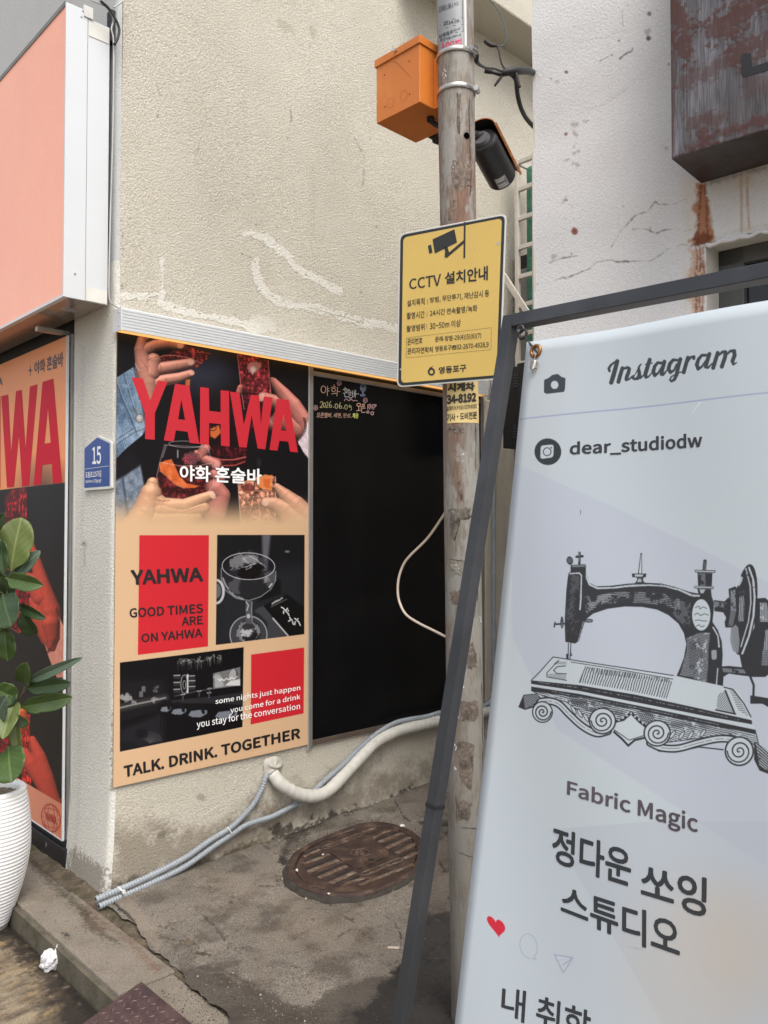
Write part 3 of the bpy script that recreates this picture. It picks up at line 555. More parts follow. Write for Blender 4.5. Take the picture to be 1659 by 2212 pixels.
MB().box((xw, Ys-.01, zt_-.06), (xw+.02, Ys+.03, zt_+.08)).obj('end_bracket', M['black'], sg)
MB().box((xm-.02, Ys-.005, zt_+.0), (xm+.02, Ys+.01, zt_+.05)).obj('clip', M['tie'], sg)
# cables down the side of the sign
def pc(ps, y): return [ony(q, y) for q in ps]
ct = tag(MB().tube(cr(pc(c1((590, 0), (680, 40), (720, 90), (735, 130), (722, 190), (735, 260), (736, 500), (730, 900), (718, 1300), (708, 1700), (708, 1930), (740, 1975), (775, 1995)), 3.385), 6), .0035, 7).obj('sign_cable', mat('grey_cable', (.42, .42, .42), .5), smooth=True, loc=(1.58, 3.39, 3)), 'thin grey cable running down beside the white sign edge', 'cable')
ct = tag(MB().tube(cr(pc(c1((650, 5), (700, 50), (740, 110), (770, 180), (765, 240), (740, 290)), 3.37), 6), .006, 8).obj('sign_cable', M['rubber'], smooth=True, loc=(1.58, 3.38, 3.6)), 'short black cable loop at the top of the white sign edge', 'cable')
ct = tag(MB().tube(cr(pc(c1((735, 50), (780, 20), (830, -20)), 3.36), 6), .003, 7).obj('sign_cable', bpy.data.materials['grey_cable'], smooth=True, loc=(1.6, 3.36, 3.7)), 'grey cable going up from the sign over the cream wall', 'cable')

# ------------------------------------------------------------------ metal light bar over the posters
yf = 3.33; zl0 = ony((262, 712), yf)[2]; zl1 = ony((262, 662), yf)[2]; xl0 = ony((262, 700), yf)[0]; xl1 = ony(c5(1505, 300), yf)[0]
lb = thing('light_bar', 'long ribbed aluminium light bar with warm strip, over poster and blackboard', 'light fixture', (xl0, YB-.04, zl0))
mb = MB(); hN = 6
pr = [(yf, zl0), (yf, zl0+.012)]
for i in range(hN):
    z0 = zl0+.012+(zl1-zl0-.02)*i/hN; z1 = zl0+.012+(zl1-zl0-.02)*(i+1)/hN; pr += [(yf+.0025, z0+.002), (yf, z0+.005), (yf, z1)]
pr += [(yf+.012, zl1), (YB-.003, zl1), (YB-.003, zl0+.02), (yf+.008, zl0+.02), (yf+.008, zl0)]
mb.prism([(xl0+.003, y, z) for y, z in pr], (xl1-xl0-.006, 0, 0)); mb.obj('housing', M['alu_rib'], lb)
MB().box((xl0-.001, yf+.001, zl0-.001), (xl0+.003, YB-.003, zl1-.001)).obj('end_cap', M['alu'], lb); MB().box((xl1-.003, yf+.001, zl0-.001), (xl1+.001, YB-.003, zl1-.001)).obj('end_cap', M['alu'], lb)
for z in (zl0+.02, zl1-.02): MB().tube([(xl0-.0005, yf+.02, z), (xl0-.004, yf+.02, z)], .003, 8).obj('screw', M['steel'], lb)
MB().box((xl0+.006, yf+.010, zl0+.006), (xl1-.006, YB-.008, zl0+.019)).obj('light_strip', mat('warm_diffuser', (.8, .55, .25), .5, emit=(1, .5, .15), es=.55), lb)

# ------------------------------------------------------------------ poster on the alley wall
yp = YB-.014; P0 = ony((250, 1000), yp); xp0 = XA+.002; xp1 = ony((665, 1500), yp)[0]; zp0 = (ony((240, 1701), yp)[2]+ony((665, 1610), yp)[2])/2; zp1 = zl0+.004
pb = thing('bar_poster', 'large tan bar poster with toasting hands and red YAHWA letters, beside the blackboard', 'poster', (xp0, yp, zp0))
SB = Plane((0, yp-.0002, 0), (0, -1, 0))
cv = Cv((xp0, yp, zp0), (1, 0, 0), (0, 0, 1), xp1-xp0, zp1-zp0, 760, (216, 180, 142), 21)
G_ = cG
cv.poly(G_((-60, -60), (1700, -60), (1700, 1600), (-60, 1600)), (17, 15, 18))
cv.ell(G_(760, 300), 62, 52, (58, 62, 82), .6, 0, 0, 26); cv.ell(G_(1000, 800), 60, 90, (30, 20, 24), .5, 0, 0, 26)
# denim sleeve and jacket
den = (112, 134, 158)
def denim(sl):
    n = cv.n1[sl]*26+cv.n2[sl]*20+cv.n3[sl]*14; return np.clip(np.array(den)[None, None]+n[..., None]*np.array([1, 1, 1]), 0, 255)
cv.poly(G_((30, 410), (60, 380), (190, 300), (215, 420), (245, 560), (285, 780), (262, 850), (130, 960), (36, 1055), (30, 1055)), denim)
cv.poly(G_((180, 300), (225, 330), (300, 800), (262, 850), (205, 830), (215, 600)), (150, 168, 186), .45, 1, 1)
for p in [((50, 420), (100, 560), (180, 740), (215, 830)), ((110, 350), (150, 500), (195, 640)), ((36, 950), (120, 880), (200, 830), (280, 800)), ((36, 900), (110, 850), (190, 800)), ((190, 305), (214, 430), (240, 560))]:
    cv.line(G_(*p), 1.0, (52, 66, 88), .8, .5, .6); cv.line([(x+3, y) for x, y in G_(*p)], .5, (190, 195, 198), .5, .4, .6)
cv.hatch(G_((36, 940), (130, 870), (150, 910), (36, 1040)), 70, 4.5, .3, (60, 78, 104), .6); cv.hatch(G_((50, 400), (90, 385), (130, 520), (60, 600)), 20, 3.6, .3, (84, 106, 136), .5, .3)
cv.ell(G_(205, 655), 2.5, 8, (96, 84, 70), .8, -.5, 0, .5); cv.ell(G_(240, 715), 8.4, 9.6, (150, 146, 148)); cv.ell(G_(236, 708), 4.6, 5, (196, 192, 190), .8, 0, 0, 1); cv.ell(G_(240, 715), 8.4, 9.6, (60, 60, 66), .8, 0, .7)
cv.poly(G_((30, 1220), (150, 1150), (245, 1090), (290, 1320), (240, 1420), (160, 1620), (30, 1620)), lambda sl: np.clip(np.array([120, 134, 152])[None, None]+(cv.n2[sl]*26+cv.n3[sl]*12)[..., None], 0, 255), .9, 2)
cv.poly(G_((40, 1060), (170, 960), (240, 1090), (120, 1180), (40, 1220)), (20, 19, 24), 1, 3); cv.line(G_((100, 1180), (130, 1400), (160, 1600)), 2, (40, 50, 66), .7, 1.5)
# hand 1 with coupe
cv.liquid(G_((385, 225), (470, 195), (600, 110), (700, 160), (812, 190), (790, 235), (730, 285), (700, 305), (620, 270), (500, 235), (430, 300), (385, 300)), (100, 38, 38), (176, 84, 70), .95, 1, .22)
cv.line(G_((385, 225), (440, 205), (520, 205), (640, 225), (742, 270)), 1., (232, 130, 112), .8, .4); cv.line(G_((600, 110), (640, 175), (812, 190)), .8, (190, 84, 76), .8, .4)
cv.poly(G_((612, 400), (650, 400), (645, 460), (610, 450)), (190, 104, 62), .9, .6)
skin = (222, 152, 132)
cv.limbs([[(*G_(300, 60), 9), (*G_(268, 30), 12)], [(*G_(262, 60), 10), (*G_(250, 160), 15), (*G_(280, 300), 20), (*G_(310, 420), 21), (*G_(335, 590), 17)],
          [(*G_(330, 350), 21), (*G_(350, 250), 17)], [(*G_(290, 160), 14), (*G_(360, 125), 12.5), (*G_(470, 108), 12), (*G_(575, 128), 10)],
          [(*G_(340, 310), 15), (*G_(420, 310), 13.5), (*G_(520, 292), 12.5), (*G_(655, 268), 10.5)], [(*G_(360, 430), 15), (*G_(470, 400), 12), (*G_(560, 385), 11), (*G_(655, 352), 8.6)]], skin, light=(-.2, -.62))
for x, y, r in [(570, 128, 7), (655, 262, 7), (662, 350, 5.5)]: cv.ell(G_(x, y), r*1.05, r*.8, (240, 188, 172), .75, -.1, 0, .7)
for p in [((300, 250), (330, 230), (380, 215)), ((360, 350), (430, 345), (520, 335)), ((400, 450), (480, 440), (560, 425)), ((330, 130), (335, 150), (330, 175)), ((410, 290), (415, 310), (408, 330)), ((500, 120), (505, 135)), ((540, 270), (545, 300)), ((250, 240), (290, 290), (310, 340)), ((455, 395), (460, 415))]:
    cv.line(G_(*p), .8, (128, 66, 56), .6, .7, .5)
cv.line(G_((205, 270), (215, 300), (240, 330)), .8, (180, 180, 190), .8, .3)
# tall glass top right, hand 2
cv.liquid(G_((1030, 185), (1155, 205), (1280, 245), (1302, 520), (1240, 560), (1120, 560), (1062, 480)), (112, 36, 42), (206, 112, 106), 1, 1.1, .28)
cv.ell(G_(1170, 300), 13, 14, (206, 150, 146), .8, .3, 0, 2, 3); cv.ell(G_(1165, 320), 6, 6, (240, 220, 216), .9, 0, 0, 1.4, 2)
cv.line(G_((1030, 185), (1062, 480), (1085, 640)), .9, (216, 120, 116), .8, .3); cv.line(G_((1280, 245), (1302, 520)), .9, (216, 120, 116), .8, .3)
cv.liquid(G_((1070, 500), (1300, 520), (1310, 790), (1110, 800)), (60, 18, 26), (150, 60, 66), .9, 1, .3)
cv.limbs([[(*G_(1325, 420), 9), (*G_(1400, 520), 16), (*G_(1470, 620), 22), (*G_(1540, 730), 23), (*G_(1580, 820), 20)], [(*G_(1235, 545), 12), (*G_(1330, 575), 14), (*G_(1430, 640), 22)], [(*G_(1310, 400), 5), (*G_(1350, 470), 8)], [(*G_(1320, 760), 15), (*G_(1400, 720), 24), (*G_(1500, 800), 24)]], (206, 128, 116), light=(.25, -.62))
cv.ell(G_(1225, 545), 7, 9, (232, 176, 166), .7, .2, 0, .8); cv.limbs([[(*G_(1060, 470), 8), (*G_(1050, 500), 8)]], (200, 110, 100))
cv.poly(G_((1515, 900), (1560, 840), (1600, 740), (1650, 730), (1650, 1090), (1560, 980)), lambda sl: np.clip(np.array([222, 204, 214])[None, None]+(cv.n2[sl]*22)[..., None], 0, 255), 1, .6, 1)
for k in range(16):
    t = k/15; cv.ell(G_(1570+22*math.sin(t*3.1)-58*t*t, 715+185*t), 2.2, 1.6, (52, 36, 36), .95, .8, .7)
# middle glass behind
cv.poly(G_((800, 740), (1110, 800), (1100, 1110), (820, 1060)), (26, 10, 14), .9, 1)
cv.liquid(G_((808, 930), (1105, 960), (1098, 1080), (960, 1110), (818, 1040)), (60, 16, 22), (160, 64, 62), .9, 1, .22)
cv.line(G_((800, 1022), (900, 1050), (1000, 1050), (1098, 1028)), 1.1, (226, 120, 112), .9, .5); cv.line(G_((815, 1075), (900, 1098), (1010, 1095), (1092, 1065)), 1.1, (200, 84, 74), .9, .5)
cv.poly(G_((810, 800), (880, 770), (900, 830), (850, 880), (812, 860)), (206, 104, 50), .95, 1); cv.ell(G_(830, 795), 8, 5, (60, 40, 44), .9, 0, 1)
# big round glass
gl = G_((442, 930), (408, 1050), (378, 1180), (382, 1270), (420, 1345), (490, 1378), (640, 1372), (770, 1335), (835, 1260), (842, 1170), (820, 1050), (790, 950))
cv.poly(gl, (24, 16, 20), .75); cv.liquid(G_((400, 1070), (560, 1095), (700, 1100), (830, 1075), (842, 1170), (835, 1260), (770, 1335), (640, 1372), (490, 1378), (420, 1345), (382, 1270), (378, 1180)), (74, 22, 24), (160, 66, 56), .97, 1, .26)
cv.limbs([[(*G_(770, 960), 12), (*G_(730, 1020), 12)], [(*G_(700, 1000), 8), (*G_(770, 1050), 11), (*G_(860, 1090), 12)], [(*G_(840, 1170), 11), (*G_(900, 1200), 9)], [(*G_(850, 1290), 22), (*G_(900, 1340), 20), (*G_(850, 1480), 24)]], (206, 126, 116), light=(.1, -.6))
cv.ell(G_(862, 1095), 7, 8, (228, 160, 152), .7, 0, 0, .8)
for k in range(26):
    a = k*.75; r = 2+k*.72; cv.ell(G_(655+ r*3.1*math.cos(a), 1045+r*2.3*math.sin(a)), 5.5, 4, (150+40*math.sin(k), 78, 84), .75, a, 0, .8); cv.ell(G_(655+ r*3.1*math.cos(a+.3), 1045+r*2.3*math.sin(a+.3)), 5, 3.5, (66, 28, 36), .8, a, .7)
cv.poly(G_((398, 1080), (450, 1055), (498, 1045), (530, 1110), (560, 1180), (620, 1240), (722, 1262), (690, 1278), (600, 1280), (520, 1240), (450, 1170), (405, 1140)), lambda sl: np.clip(np.array([214, 104, 52])[None, None]+(cv.n2[sl]*18+cv.n3[sl]*8)[..., None], 0, 255), .97, .6)
cv.line(G_((405, 1140), (450, 1175), (520, 1245), (600, 1282)), 1, (245, 170, 120), .6, .6); cv.line(gl+[gl[0]], .9, (196, 178, 182), .55, .4); cv.ell(G_(610, 925), 36, 7, (214, 206, 210), .6, .04, .7); cv.line(G_((405, 1070), (560, 1098), (700, 1102), (828, 1075)), .8, (232, 190, 180), .6, .3)
cv.line(G_((548, 975), (548, 1030)), 1.3, (220, 216, 222), .7, .8); cv.line(G_((455, 935), (425, 1030)), 1.1, (220, 216, 222), .5, .8)
# hand 3 under the glass
cv.limbs([[(*G_(345, 1240), 13), (*G_(330, 1330), 24), (*G_(290, 1480), 30), (*G_(200, 1640), 34)], [(*G_(330, 1380), 24), (*G_(430, 1430), 20), (*G_(600, 1430), 17), (*G_(740, 1370), 13), (*G_(815, 1338), 10)], [(*G_(400, 1460), 24), (*G_(560, 1480), 18), (*G_(760, 1440), 13)], [(*G_(380, 1530), 26), (*G_(600, 1530), 20), (*G_(700, 1500), 12)]], (232, 176, 140), light=(-.1, -.65), dark=.4)
cv.ell(G_(830, 1335), 6, 9, (240, 196, 170), .8, -.5, 0, .8)
cv.line(G_((370, 1372), (430, 1385), (480, 1378)), 1, (120, 70, 50), .7, .7); cv.line(G_((480, 1470), (600, 1475), (760, 1420)), 1, (150, 96, 70), .6, .9)
# cut glass at right, hand 4
cv.liquid(G_((1034, 1240), (1200, 1180), (1340, 1185), (1345, 1420), (1340, 1620), (1060, 1620)), (170, 108, 86), (236, 190, 160), .95, .9, .4)
cv.poly(G_((1190, 1200), (1250, 1170), (1318, 1172), (1308, 1300), (1240, 1290), (1190, 1260)), (228, 138, 78), .95, .5, 1); cv.poly(G_((1240, 1210), (1300, 1200), (1296, 1280), (1250, 1275)), (206, 96, 44), .8, .8, 1)
cv.ell(G_(1120, 1280), 11, 9, (120, 52, 50), .8, 0, 0, 1.5, 2); cv.line(G_((1035, 1240), (1062, 1620)), .8, (240, 200, 180), .7, .3); cv.line(G_((1340, 1185), (1345, 1420)), .8, (240, 200, 180), .7, .3); cv.ell(G_(1190, 1325), 36, 6, (240, 190, 160), .5, -.06, .7)
for k in range(8):
    x = 1055+k*38; cv.line(G_((x, 1335), (x+20, 1375), (x, 1415)), .7, (120, 62, 46), .7, .3); cv.line(G_((x+40, 1335), (x+20, 1375), (x+40, 1415)), .7, (245, 210, 190), .6, .3)
cv.limbs([[(*G_(1262, 1398), 12), (*G_(1340, 1410), 15), (*G_(1430, 1460), 22), (*G_(1560, 1600), 34)], [(*G_(1352, 1270), 8), (*G_(1420, 1340), 15), (*G_(1500, 1420), 22), (*G_(1620, 1560), 28)]], (230, 168, 138), light=(-.1, -.62), dark=.4)
cv.ell(G_(1258, 1395), 7, 8, (240, 200, 184), .7, 0, 0, .8)
cv.ell(G_(1205, 1075), 5, 9, (60, 52, 56), .5, 0, 0, 2)
# fade into the tan sheet
T_ = (216, 180, 142); cv.grad(G_(0, 1300)[1], G_(0, 1600)[1], T_, 0, 1)
cv.poly([(200, G_(0, 1590)[1]), (700, G_(0, 1590)[1]), (700, 1800), (200, 1800)], T_, 1, .8)
# red blocks and the two photographs printed on the sheet
red = (205, 40, 50)
cv.poly(c4((903, 1255), (1353, 1255), (1347, 1975), (893, 2030)), red)

cv.poly([c5(312, 1982), c8(308, 200), c8(-34, 272), c4(1627, 2028)], red)
p1 = [c4(1407, 1253), c5(315, 1253), c5(312, 1895), c4(1398, 1965)]
cv.poly(p1, (22, 21, 25))
def clip_in(quad, fn):                                          # draw only inside a printed frame
    keep = cv.A.copy(); fn(); sl, m = cv.pmask(quad); k = cv.A.copy(); cv.A = keep; cv.A[sl] = keep[sl]*(1-m[..., None])+k[sl]*m[..., None]
def photo1():
    P = cP
    cv.poly(P((40, 700), (1620, 600), (1620, 1950), (0, 2050)), (34, 36, 41), .9, 20); cv.poly(P((840, 30), (1000, 30), (930, 700), (860, 700)), (120, 120, 130), .75, 3); cv.ell(P(1297, 342), 5.5, 2.6, (120, 118, 132), .9, 0, 0, .6)
    cv.poly(P((760, 1250), (1180, 1100), (1180, 850), (1060, 780), (1000, 1000)), (14, 14, 16), .9, 2); cv.poly(P((700, 1400), (870, 1300), (1300, 1860), (900, 1940), (950, 1600)), (70, 71, 76), .8, 1.5, 1)
    cv.hatch(P((950, 1450), (1010, 1420), (1290, 1850), (930, 1910)), -12, 1.6, .4, (56, 57, 62), .7)
    cv.ell(P(20, 1060), 16, 25, (196, 196, 198), .95, 0, 2.8, .5); cv.ell(P(10, 1050), 12, 17, (104, 106, 114), .9)
    cv.ell(P(600, 1830), 41, 41, (60, 60, 64), 1); cv.ell(P(600, 1830), 40, 40, (180, 180, 184), .9, 0, 1.1, .4); cv.ell(P(610, 1780), 26, 26, (24, 24, 28), .9, 0, 0, 1); cv.ell(P(600, 1790), 21, 22, (150, 150, 154), .8, 0, 2.4, .8, 3)
    cv.poly(P((545, 1230), (670, 1230), (665, 1620), (730, 1740), (640, 1840), (500, 1820), (470, 1740), (550, 1620)), (78, 78, 84), 1, .5); cv.ell(P(600, 1500), 4, 5, (190, 190, 194), .9, 0, 0, .8); cv.line(P((560, 1240), (600, 1310), (570, 1400)), 1.1, (210, 210, 214), .8, .4); cv.line(P((665, 1240), (655, 1400), (668, 1600)), .7, (180, 180, 186), .8, .3)
    cv.ell(P(590, 1770), 13, 10, (190, 190, 194), .9, 0, 0, 1, 4); cv.ell(P(600, 1690), 12, 7, (38, 38, 42), .9, 0, 0, 1, 2)
    cv.poly(P((115, 700), (1090, 680), (1080, 900), (980, 1040), (800, 1160), (600, 1215), (400, 1180), (200, 1040), (120, 850)), (34, 34, 38), .95, .6)
    cv.poly(P((250, 880), (460, 760), (430, 1090), (330, 1090), (250, 980)), (84, 84, 88), .8, 1.5, 3); cv.poly(P((880, 720), (1090, 690), (1070, 860), (960, 1000), (900, 900)), (88, 88, 92), .8, 1.5, 3)
    cv.ell(P(620, 560), 37, 23, (60, 60, 64), .9, 0, 0, 1, 5); cv.ell(P(400, 560), 13, 17, (130, 130, 134), .8, .3, 0, 1, 5); cv.ell(P(640, 480), 17, 10, (140, 140, 144), .8, 0, 0, 1, 3); cv.ell(P(620, 720), 26, 17, (14, 10, 11), .97, 0, 0, 1, 3); cv.ell(P(780, 620), 14, 6, (16, 12, 13), .95, .2, 0, 1, 2)
    for p in [((480, 620), (560, 620), (640, 580), (720, 560)), ((560, 450), (650, 430), (720, 480)), ((520, 470), (570, 520), (590, 550)), ((740, 480), (800, 540), (880, 590)), ((560, 660), (620, 640), (650, 610))]: cv.line(P(*p), .9, (188, 188, 192), .85, .3, .8)
    cv.ell(P(600, 605), 57, 29, (196, 196, 200), .9, .03, .9); cv.line(P((112, 640), (110, 830), (190, 1040), (380, 1180), (610, 1220), (820, 1150), (1000, 1020), (1085, 860), (1090, 700)), .8, (170, 170, 174), .85, .4); cv.line(P((140, 820), (190, 940), (240, 1010)), 2, (170, 170, 174), .8, .8); cv.line(P((240, 1040), (350, 1140), (500, 1190)), 1.6, (176, 176, 180), .7, .6, 1); cv.ell(P(900, 880), 6, 6, (170, 170, 174), .6, 0, 0, .6, 4); cv.line(P((1020, 920), (975, 980)), 1.4, (220, 220, 222), .9, .4)
    cv.poly(P((862, 1310), (1290, 1105), (1600, 1340), (1620, 1840), (1330, 1862)), (14, 14, 15)); cv.line(P((1040, 1540), (1310, 1850)), 1.7, (196, 196, 198), .9, .3)
    cv.line(P((1030, 1275), (1200, 1180)), 1.7, (200, 200, 202), .8, .4, 1.5); cv.line(P((1005, 1335), (1285, 1195)), .7, (150, 150, 152), .8, .3)
    for p in [((1190, 1340), (1230, 1360), (1260, 1400), (1310, 1450), (1330, 1490)), ((1300, 1360), (1270, 1400)), ((1230, 1410), (1230, 1450)), ((1340, 1520), (1350, 1550)), ((1320, 1590), (1380, 1560)), ((1390, 1590), (1400, 1640), (1430, 1650), (1440, 1600)), ((1430, 1540), (1500, 1600), (1530, 1665)), ((1480, 1550), (1490, 1545)), ((1310, 1395), (1318, 1405))]: cv.line(P(*p), 1.4, (222, 222, 222), .95, .3)
clip_in(p1, photo1)
p2 = [c4(777, 2080), c4(1578, 1980), c7(1570, 288), c7(777, 448)]
cv.poly(p2, (12, 11, 13))
def photo2():
    Q = cQ
    cv.poly(Q((60, 500), (620, 480), (640, 720), (60, 830)), (26, 25, 28), .8, 8); cv.poly(Q((60, 840), (530, 740), (530, 860), (60, 1010)), (22, 21, 24), .9, 1); cv.poly(Q((60, 1110), (560, 900), (620, 1000), (600, 1290), (60, 1370)), (34, 33, 38), .8, 6)
    cv.line(Q((60, 835), (200, 800), (420, 755), (620, 710)), 1.1, (225, 222, 215), .9, .8); cv.line(Q((60, 835), (620, 710)), 6, (120, 118, 116), .45, 5)
    for x, y, r in [(90, 690, 3), (120, 705, 4), (150, 690, 4), (175, 710, 4), (200, 730, 3), (235, 765, 4), (140, 740, 4), (470, 735, 2), (520, 725, 2)]: cv.ell(Q(x, y), r*1.6, r*1.4, (150, 148, 148), .75, 0, 0, .6, 3)
    for x, y in [(350, 600), (320, 665)]: cv.poly(Q((x-22, y-32), (x+22, y-34), (x+26, y+36), (x-24, y+38)), (112, 112, 116), .85, .4)
    for x, y in [(500, 590), (525, 575), (480, 625), (510, 630)]: cv.poly(Q((x-14, y-16), (x+14, y-18), (x+14, y+16), (x-14, y+18)), (96, 96, 100), .8, .4)
    for x, y in [(760, 455), (760, 540), (760, 625), (940, 460), (945, 520), (945, 590)]:
        cv.poly(Q((x-40, y-18), (x+40, y-20), (x+40, y+26), (x-40, y+28)), (62, 62, 66), .9, .4); cv.line(Q((x-38, y-19), (x+38, y-22)), .9, (206, 206, 208), .9, .4)
        for j in range(6): cv.line(Q((x-30+j*12, y+4), (x-30+j*12, y+26)), .6, (24, 24, 26), .9)
    cv.poly(Q((882, 420), (902, 420), (902, 652), (882, 655)), (226, 226, 226), .95, .4); cv.ell(Q(852, 545), 7.5, 20, (170, 170, 172), .9, 0, 1, .6); cv.ell(Q(852, 550), 3, 9, (200, 200, 200), .7, 0, .8)
    for k in range(70):
        x = 750+RNG.random()*560; y = 240-(x-750)*.12+RNG.random()*60; l = RNG.random()*110; g = 60+RNG.random()*90; cv.line(Q((x, y), (x+4, y+l)), .45, (g, g, g), .7); cv.ell(Q(x, y), 2.2, 1.2, (g+30, g+30, g+30), .7, .5)
    cv.poly(Q((1205, 410), (1540, 330), (1538, 560), (1205, 600)), (112, 112, 114), 1, .4); cv.poly(Q((1215, 440), (1290, 420), (1330, 560), (1215, 600)), (176, 176, 178), .8, 1.5, 3)
    cv.poly(Q((1350, 560), (1420, 500), (1480, 490), (1538, 480), (1538, 560)), (212, 212, 212), .95, .5); cv.poly(Q((1395, 410), (1430, 360), (1490, 365), (1510, 420), (1490, 480), (1440, 500), (1405, 450)), (34, 34, 36), 1, .5); cv.ell(Q(1445, 430), 8, 13, (170, 170, 170), .95, .2, 0, .8)
    cv.line(Q((1270, 480), (1290, 500), (1310, 475), (1340, 500), (1370, 470), (1400, 490), (1430, 460), (1470, 480), (1500, 445)), 1, (240, 240, 240), .9, .3)
    cv.poly(Q((690, 740), (1230, 690), (1560, 640), (1570, 800), (1200, 780), (700, 780)), (40, 40, 44), .95, .8); cv.line(Q((730, 690), (1030, 625), (1440, 565)), .8, (120, 120, 124), .8, .4)
    for x, y in [(1155, 650), (835, 672), (1035, 630), (1162, 596)]: cv.line(Q((x-22, y), (x+22, y-4)), 1, (200, 200, 202), .9, .3); cv.line(Q((x, y), (x, y+60)), 1.5, (90, 90, 92), .8, .4)
    for x, y, w_, h_ in [(620, 850, 62, 34), (780, 880, 88, 38), (1010, 905, 110, 46), (1360, 920, 130, 50)]:
        cv.poly(Q((x-w_, y+20), (x-w_*.7, y-h_*.7), (x+w_*.2, y-h_), (x+w_*1.1, y-h_*.9), (x+w_*1.1, y), (x+w_*.4, y+h_), (x-w_*.5, y+h_)), (124, 128, 140), .95, .6)
        cv.line(Q((x-w_*.6, y-h_-50), (x, y-h_-60), (x+w_*.5, y-h_-40), (x+w_*.7, y-h_*.3)), 3.4, (16, 15, 17), .95, .5)
        for a in (-.8, -.2, .5, 1.): cv.line(Q((x+w_*a, y+h_), (x+w_*a-10, y+h_+220)), 1.1, (10, 9, 11), .95, .4)
    for k in range(16):
        a = -.2-k*.16; cv.line(Q((430, 1260), (430+150*math.cos(a), 1260+150*math.sin(a)*.9)), .9, (74, 74, 76), .7, .5)
    cv.ell(Q(330, 1150), 14, 11, (20, 20, 22), .9, 0, 0, 1); cv.ell(Q(150, 1340), 26, 16, (22, 22, 24), .95, 0, 0, 1)
clip_in(p2, photo2)
# soft edge of the reflected brightness variation in the film is left to the renderer
pimg = cv.image('bar_poster_print')
Mp = mat('poster_sheet', (.6, .45, .3), .42, 0, .0, 2, spec=.22, img=pimg)
MB().box((xp0, yp, zp0), (xp1, yp+.006, zp1)).obj('sheet', Mp, pb, uv=cv.uvf)
def letters(polys, K_, surf, m, parent, off=.0012):
    for p, hole in polys:
        o3 = [surf(q, off) for q in K_(*p)]; bm = bmesh.new(); vs = [bm.verts.new(v-wl(parent)) for v in o3]; es = [bm.edges.new((vs[i], vs[(i+1) % len(vs)])) for i in range(len(vs))]
        if hole:
            h3 = [surf(q, off) for q in K_(*hole)]; hv = [bm.verts.new(v-wl(parent)) for v in h3]; es += [bm.edges.new((hv[i], hv[(i+1) % len(hv)])) for i in range(len(hv))]
        bmesh.ops.triangle_fill(bm, edges=es, use_beauty=True); me = bpy.data.meshes.new('lettering'); bm.to_mesh(me); bm.free(); me.materials.append(m); o = bpy.data.objects.new('lettering', me); col.objects.link(o); o.parent = parent
YL = [(((175, 382), (267, 392), (325, 568), (388, 408), (465, 420), (363, 672), (362, 888), (285, 882), (282, 668)), None),
      (((527, 435), (640, 450), (722, 920), (645, 914), (628, 824), (532, 812), (516, 902), (436, 893)), ((577, 562), (552, 722), (608, 728))),
      (((730, 462), (800, 470), (803, 655), (896, 665), (895, 487), (963, 494), (968, 943), (898, 936), (896, 762), (802, 752), (800, 928), (728, 922)), None),
      (((970, 498), (1048, 510), (1083, 770), (1140, 523), (1207, 531), (1221, 765), (1245, 538), (1317, 547), (1257, 966), (1195, 958), (1146, 690), (1105, 952), (1045, 948)), None),
      (((1350, 556), (1447, 565), (1521, 990), (1457, 984), (1443, 903), (1371, 897), (1355, 976), (1291, 970)), ((1405, 680), (1385, 812), (1427, 817)))]
letters(YL, cG, SB, M['ink_red'], pb)
text('야화 혼술바', cG((565, 1088), (1229, 1122), (1229, 1250), (565, 1222)), SB, M['ink_white'], pb, .0014, bold=.018)
text('YAHWA', c4((845, 1480), (1312, 1462), (1318, 1553), (850, 1578)), SB, M['ink_black'], pb, .0012, bold=.03)
text('GOOD TIMES', c4((838, 1728), (1314, 1697), (1316, 1757), (840, 1790)), SB, M['ink_black'], pb, .0012, bold=.02)
text('ARE', c4((1175, 1785), (1312, 1775), (1315, 1830), (1178, 1842)), SB, M['ink_black'], pb, .0012, bold=.02)
text('ON YAHWA', c4((915, 1893), (1310, 1857), (1313, 1915), (917, 1950)), SB, M['ink_black'], pb, .0012, bold=.02)
text('some nights just happen', [c7(1395, 105), c8(287, 15), c8(287, 58), c7(1395, 150)], SB, M['ink_white'], pb, .0014, bold=.008)
text('you come for a drink', [c7(1492, 160), c8(287, 73), c8(287, 116), c7(1492, 208)], SB, M['ink_white'], pb, .0014, bold=.008)
text('you stay for the conversation', [c7(1273, 245), c8(286, 130), c8(286, 182), c7(1275, 308)], SB, M['ink_white'], pb, .0014, bold=.008)
text('TALK. DRINK. TOGETHER', [c7(800, 540), c8(286, 292), c8(288, 362), c7(803, 618)], SB, M['ink_black'], pb, .0012, bold=.03)

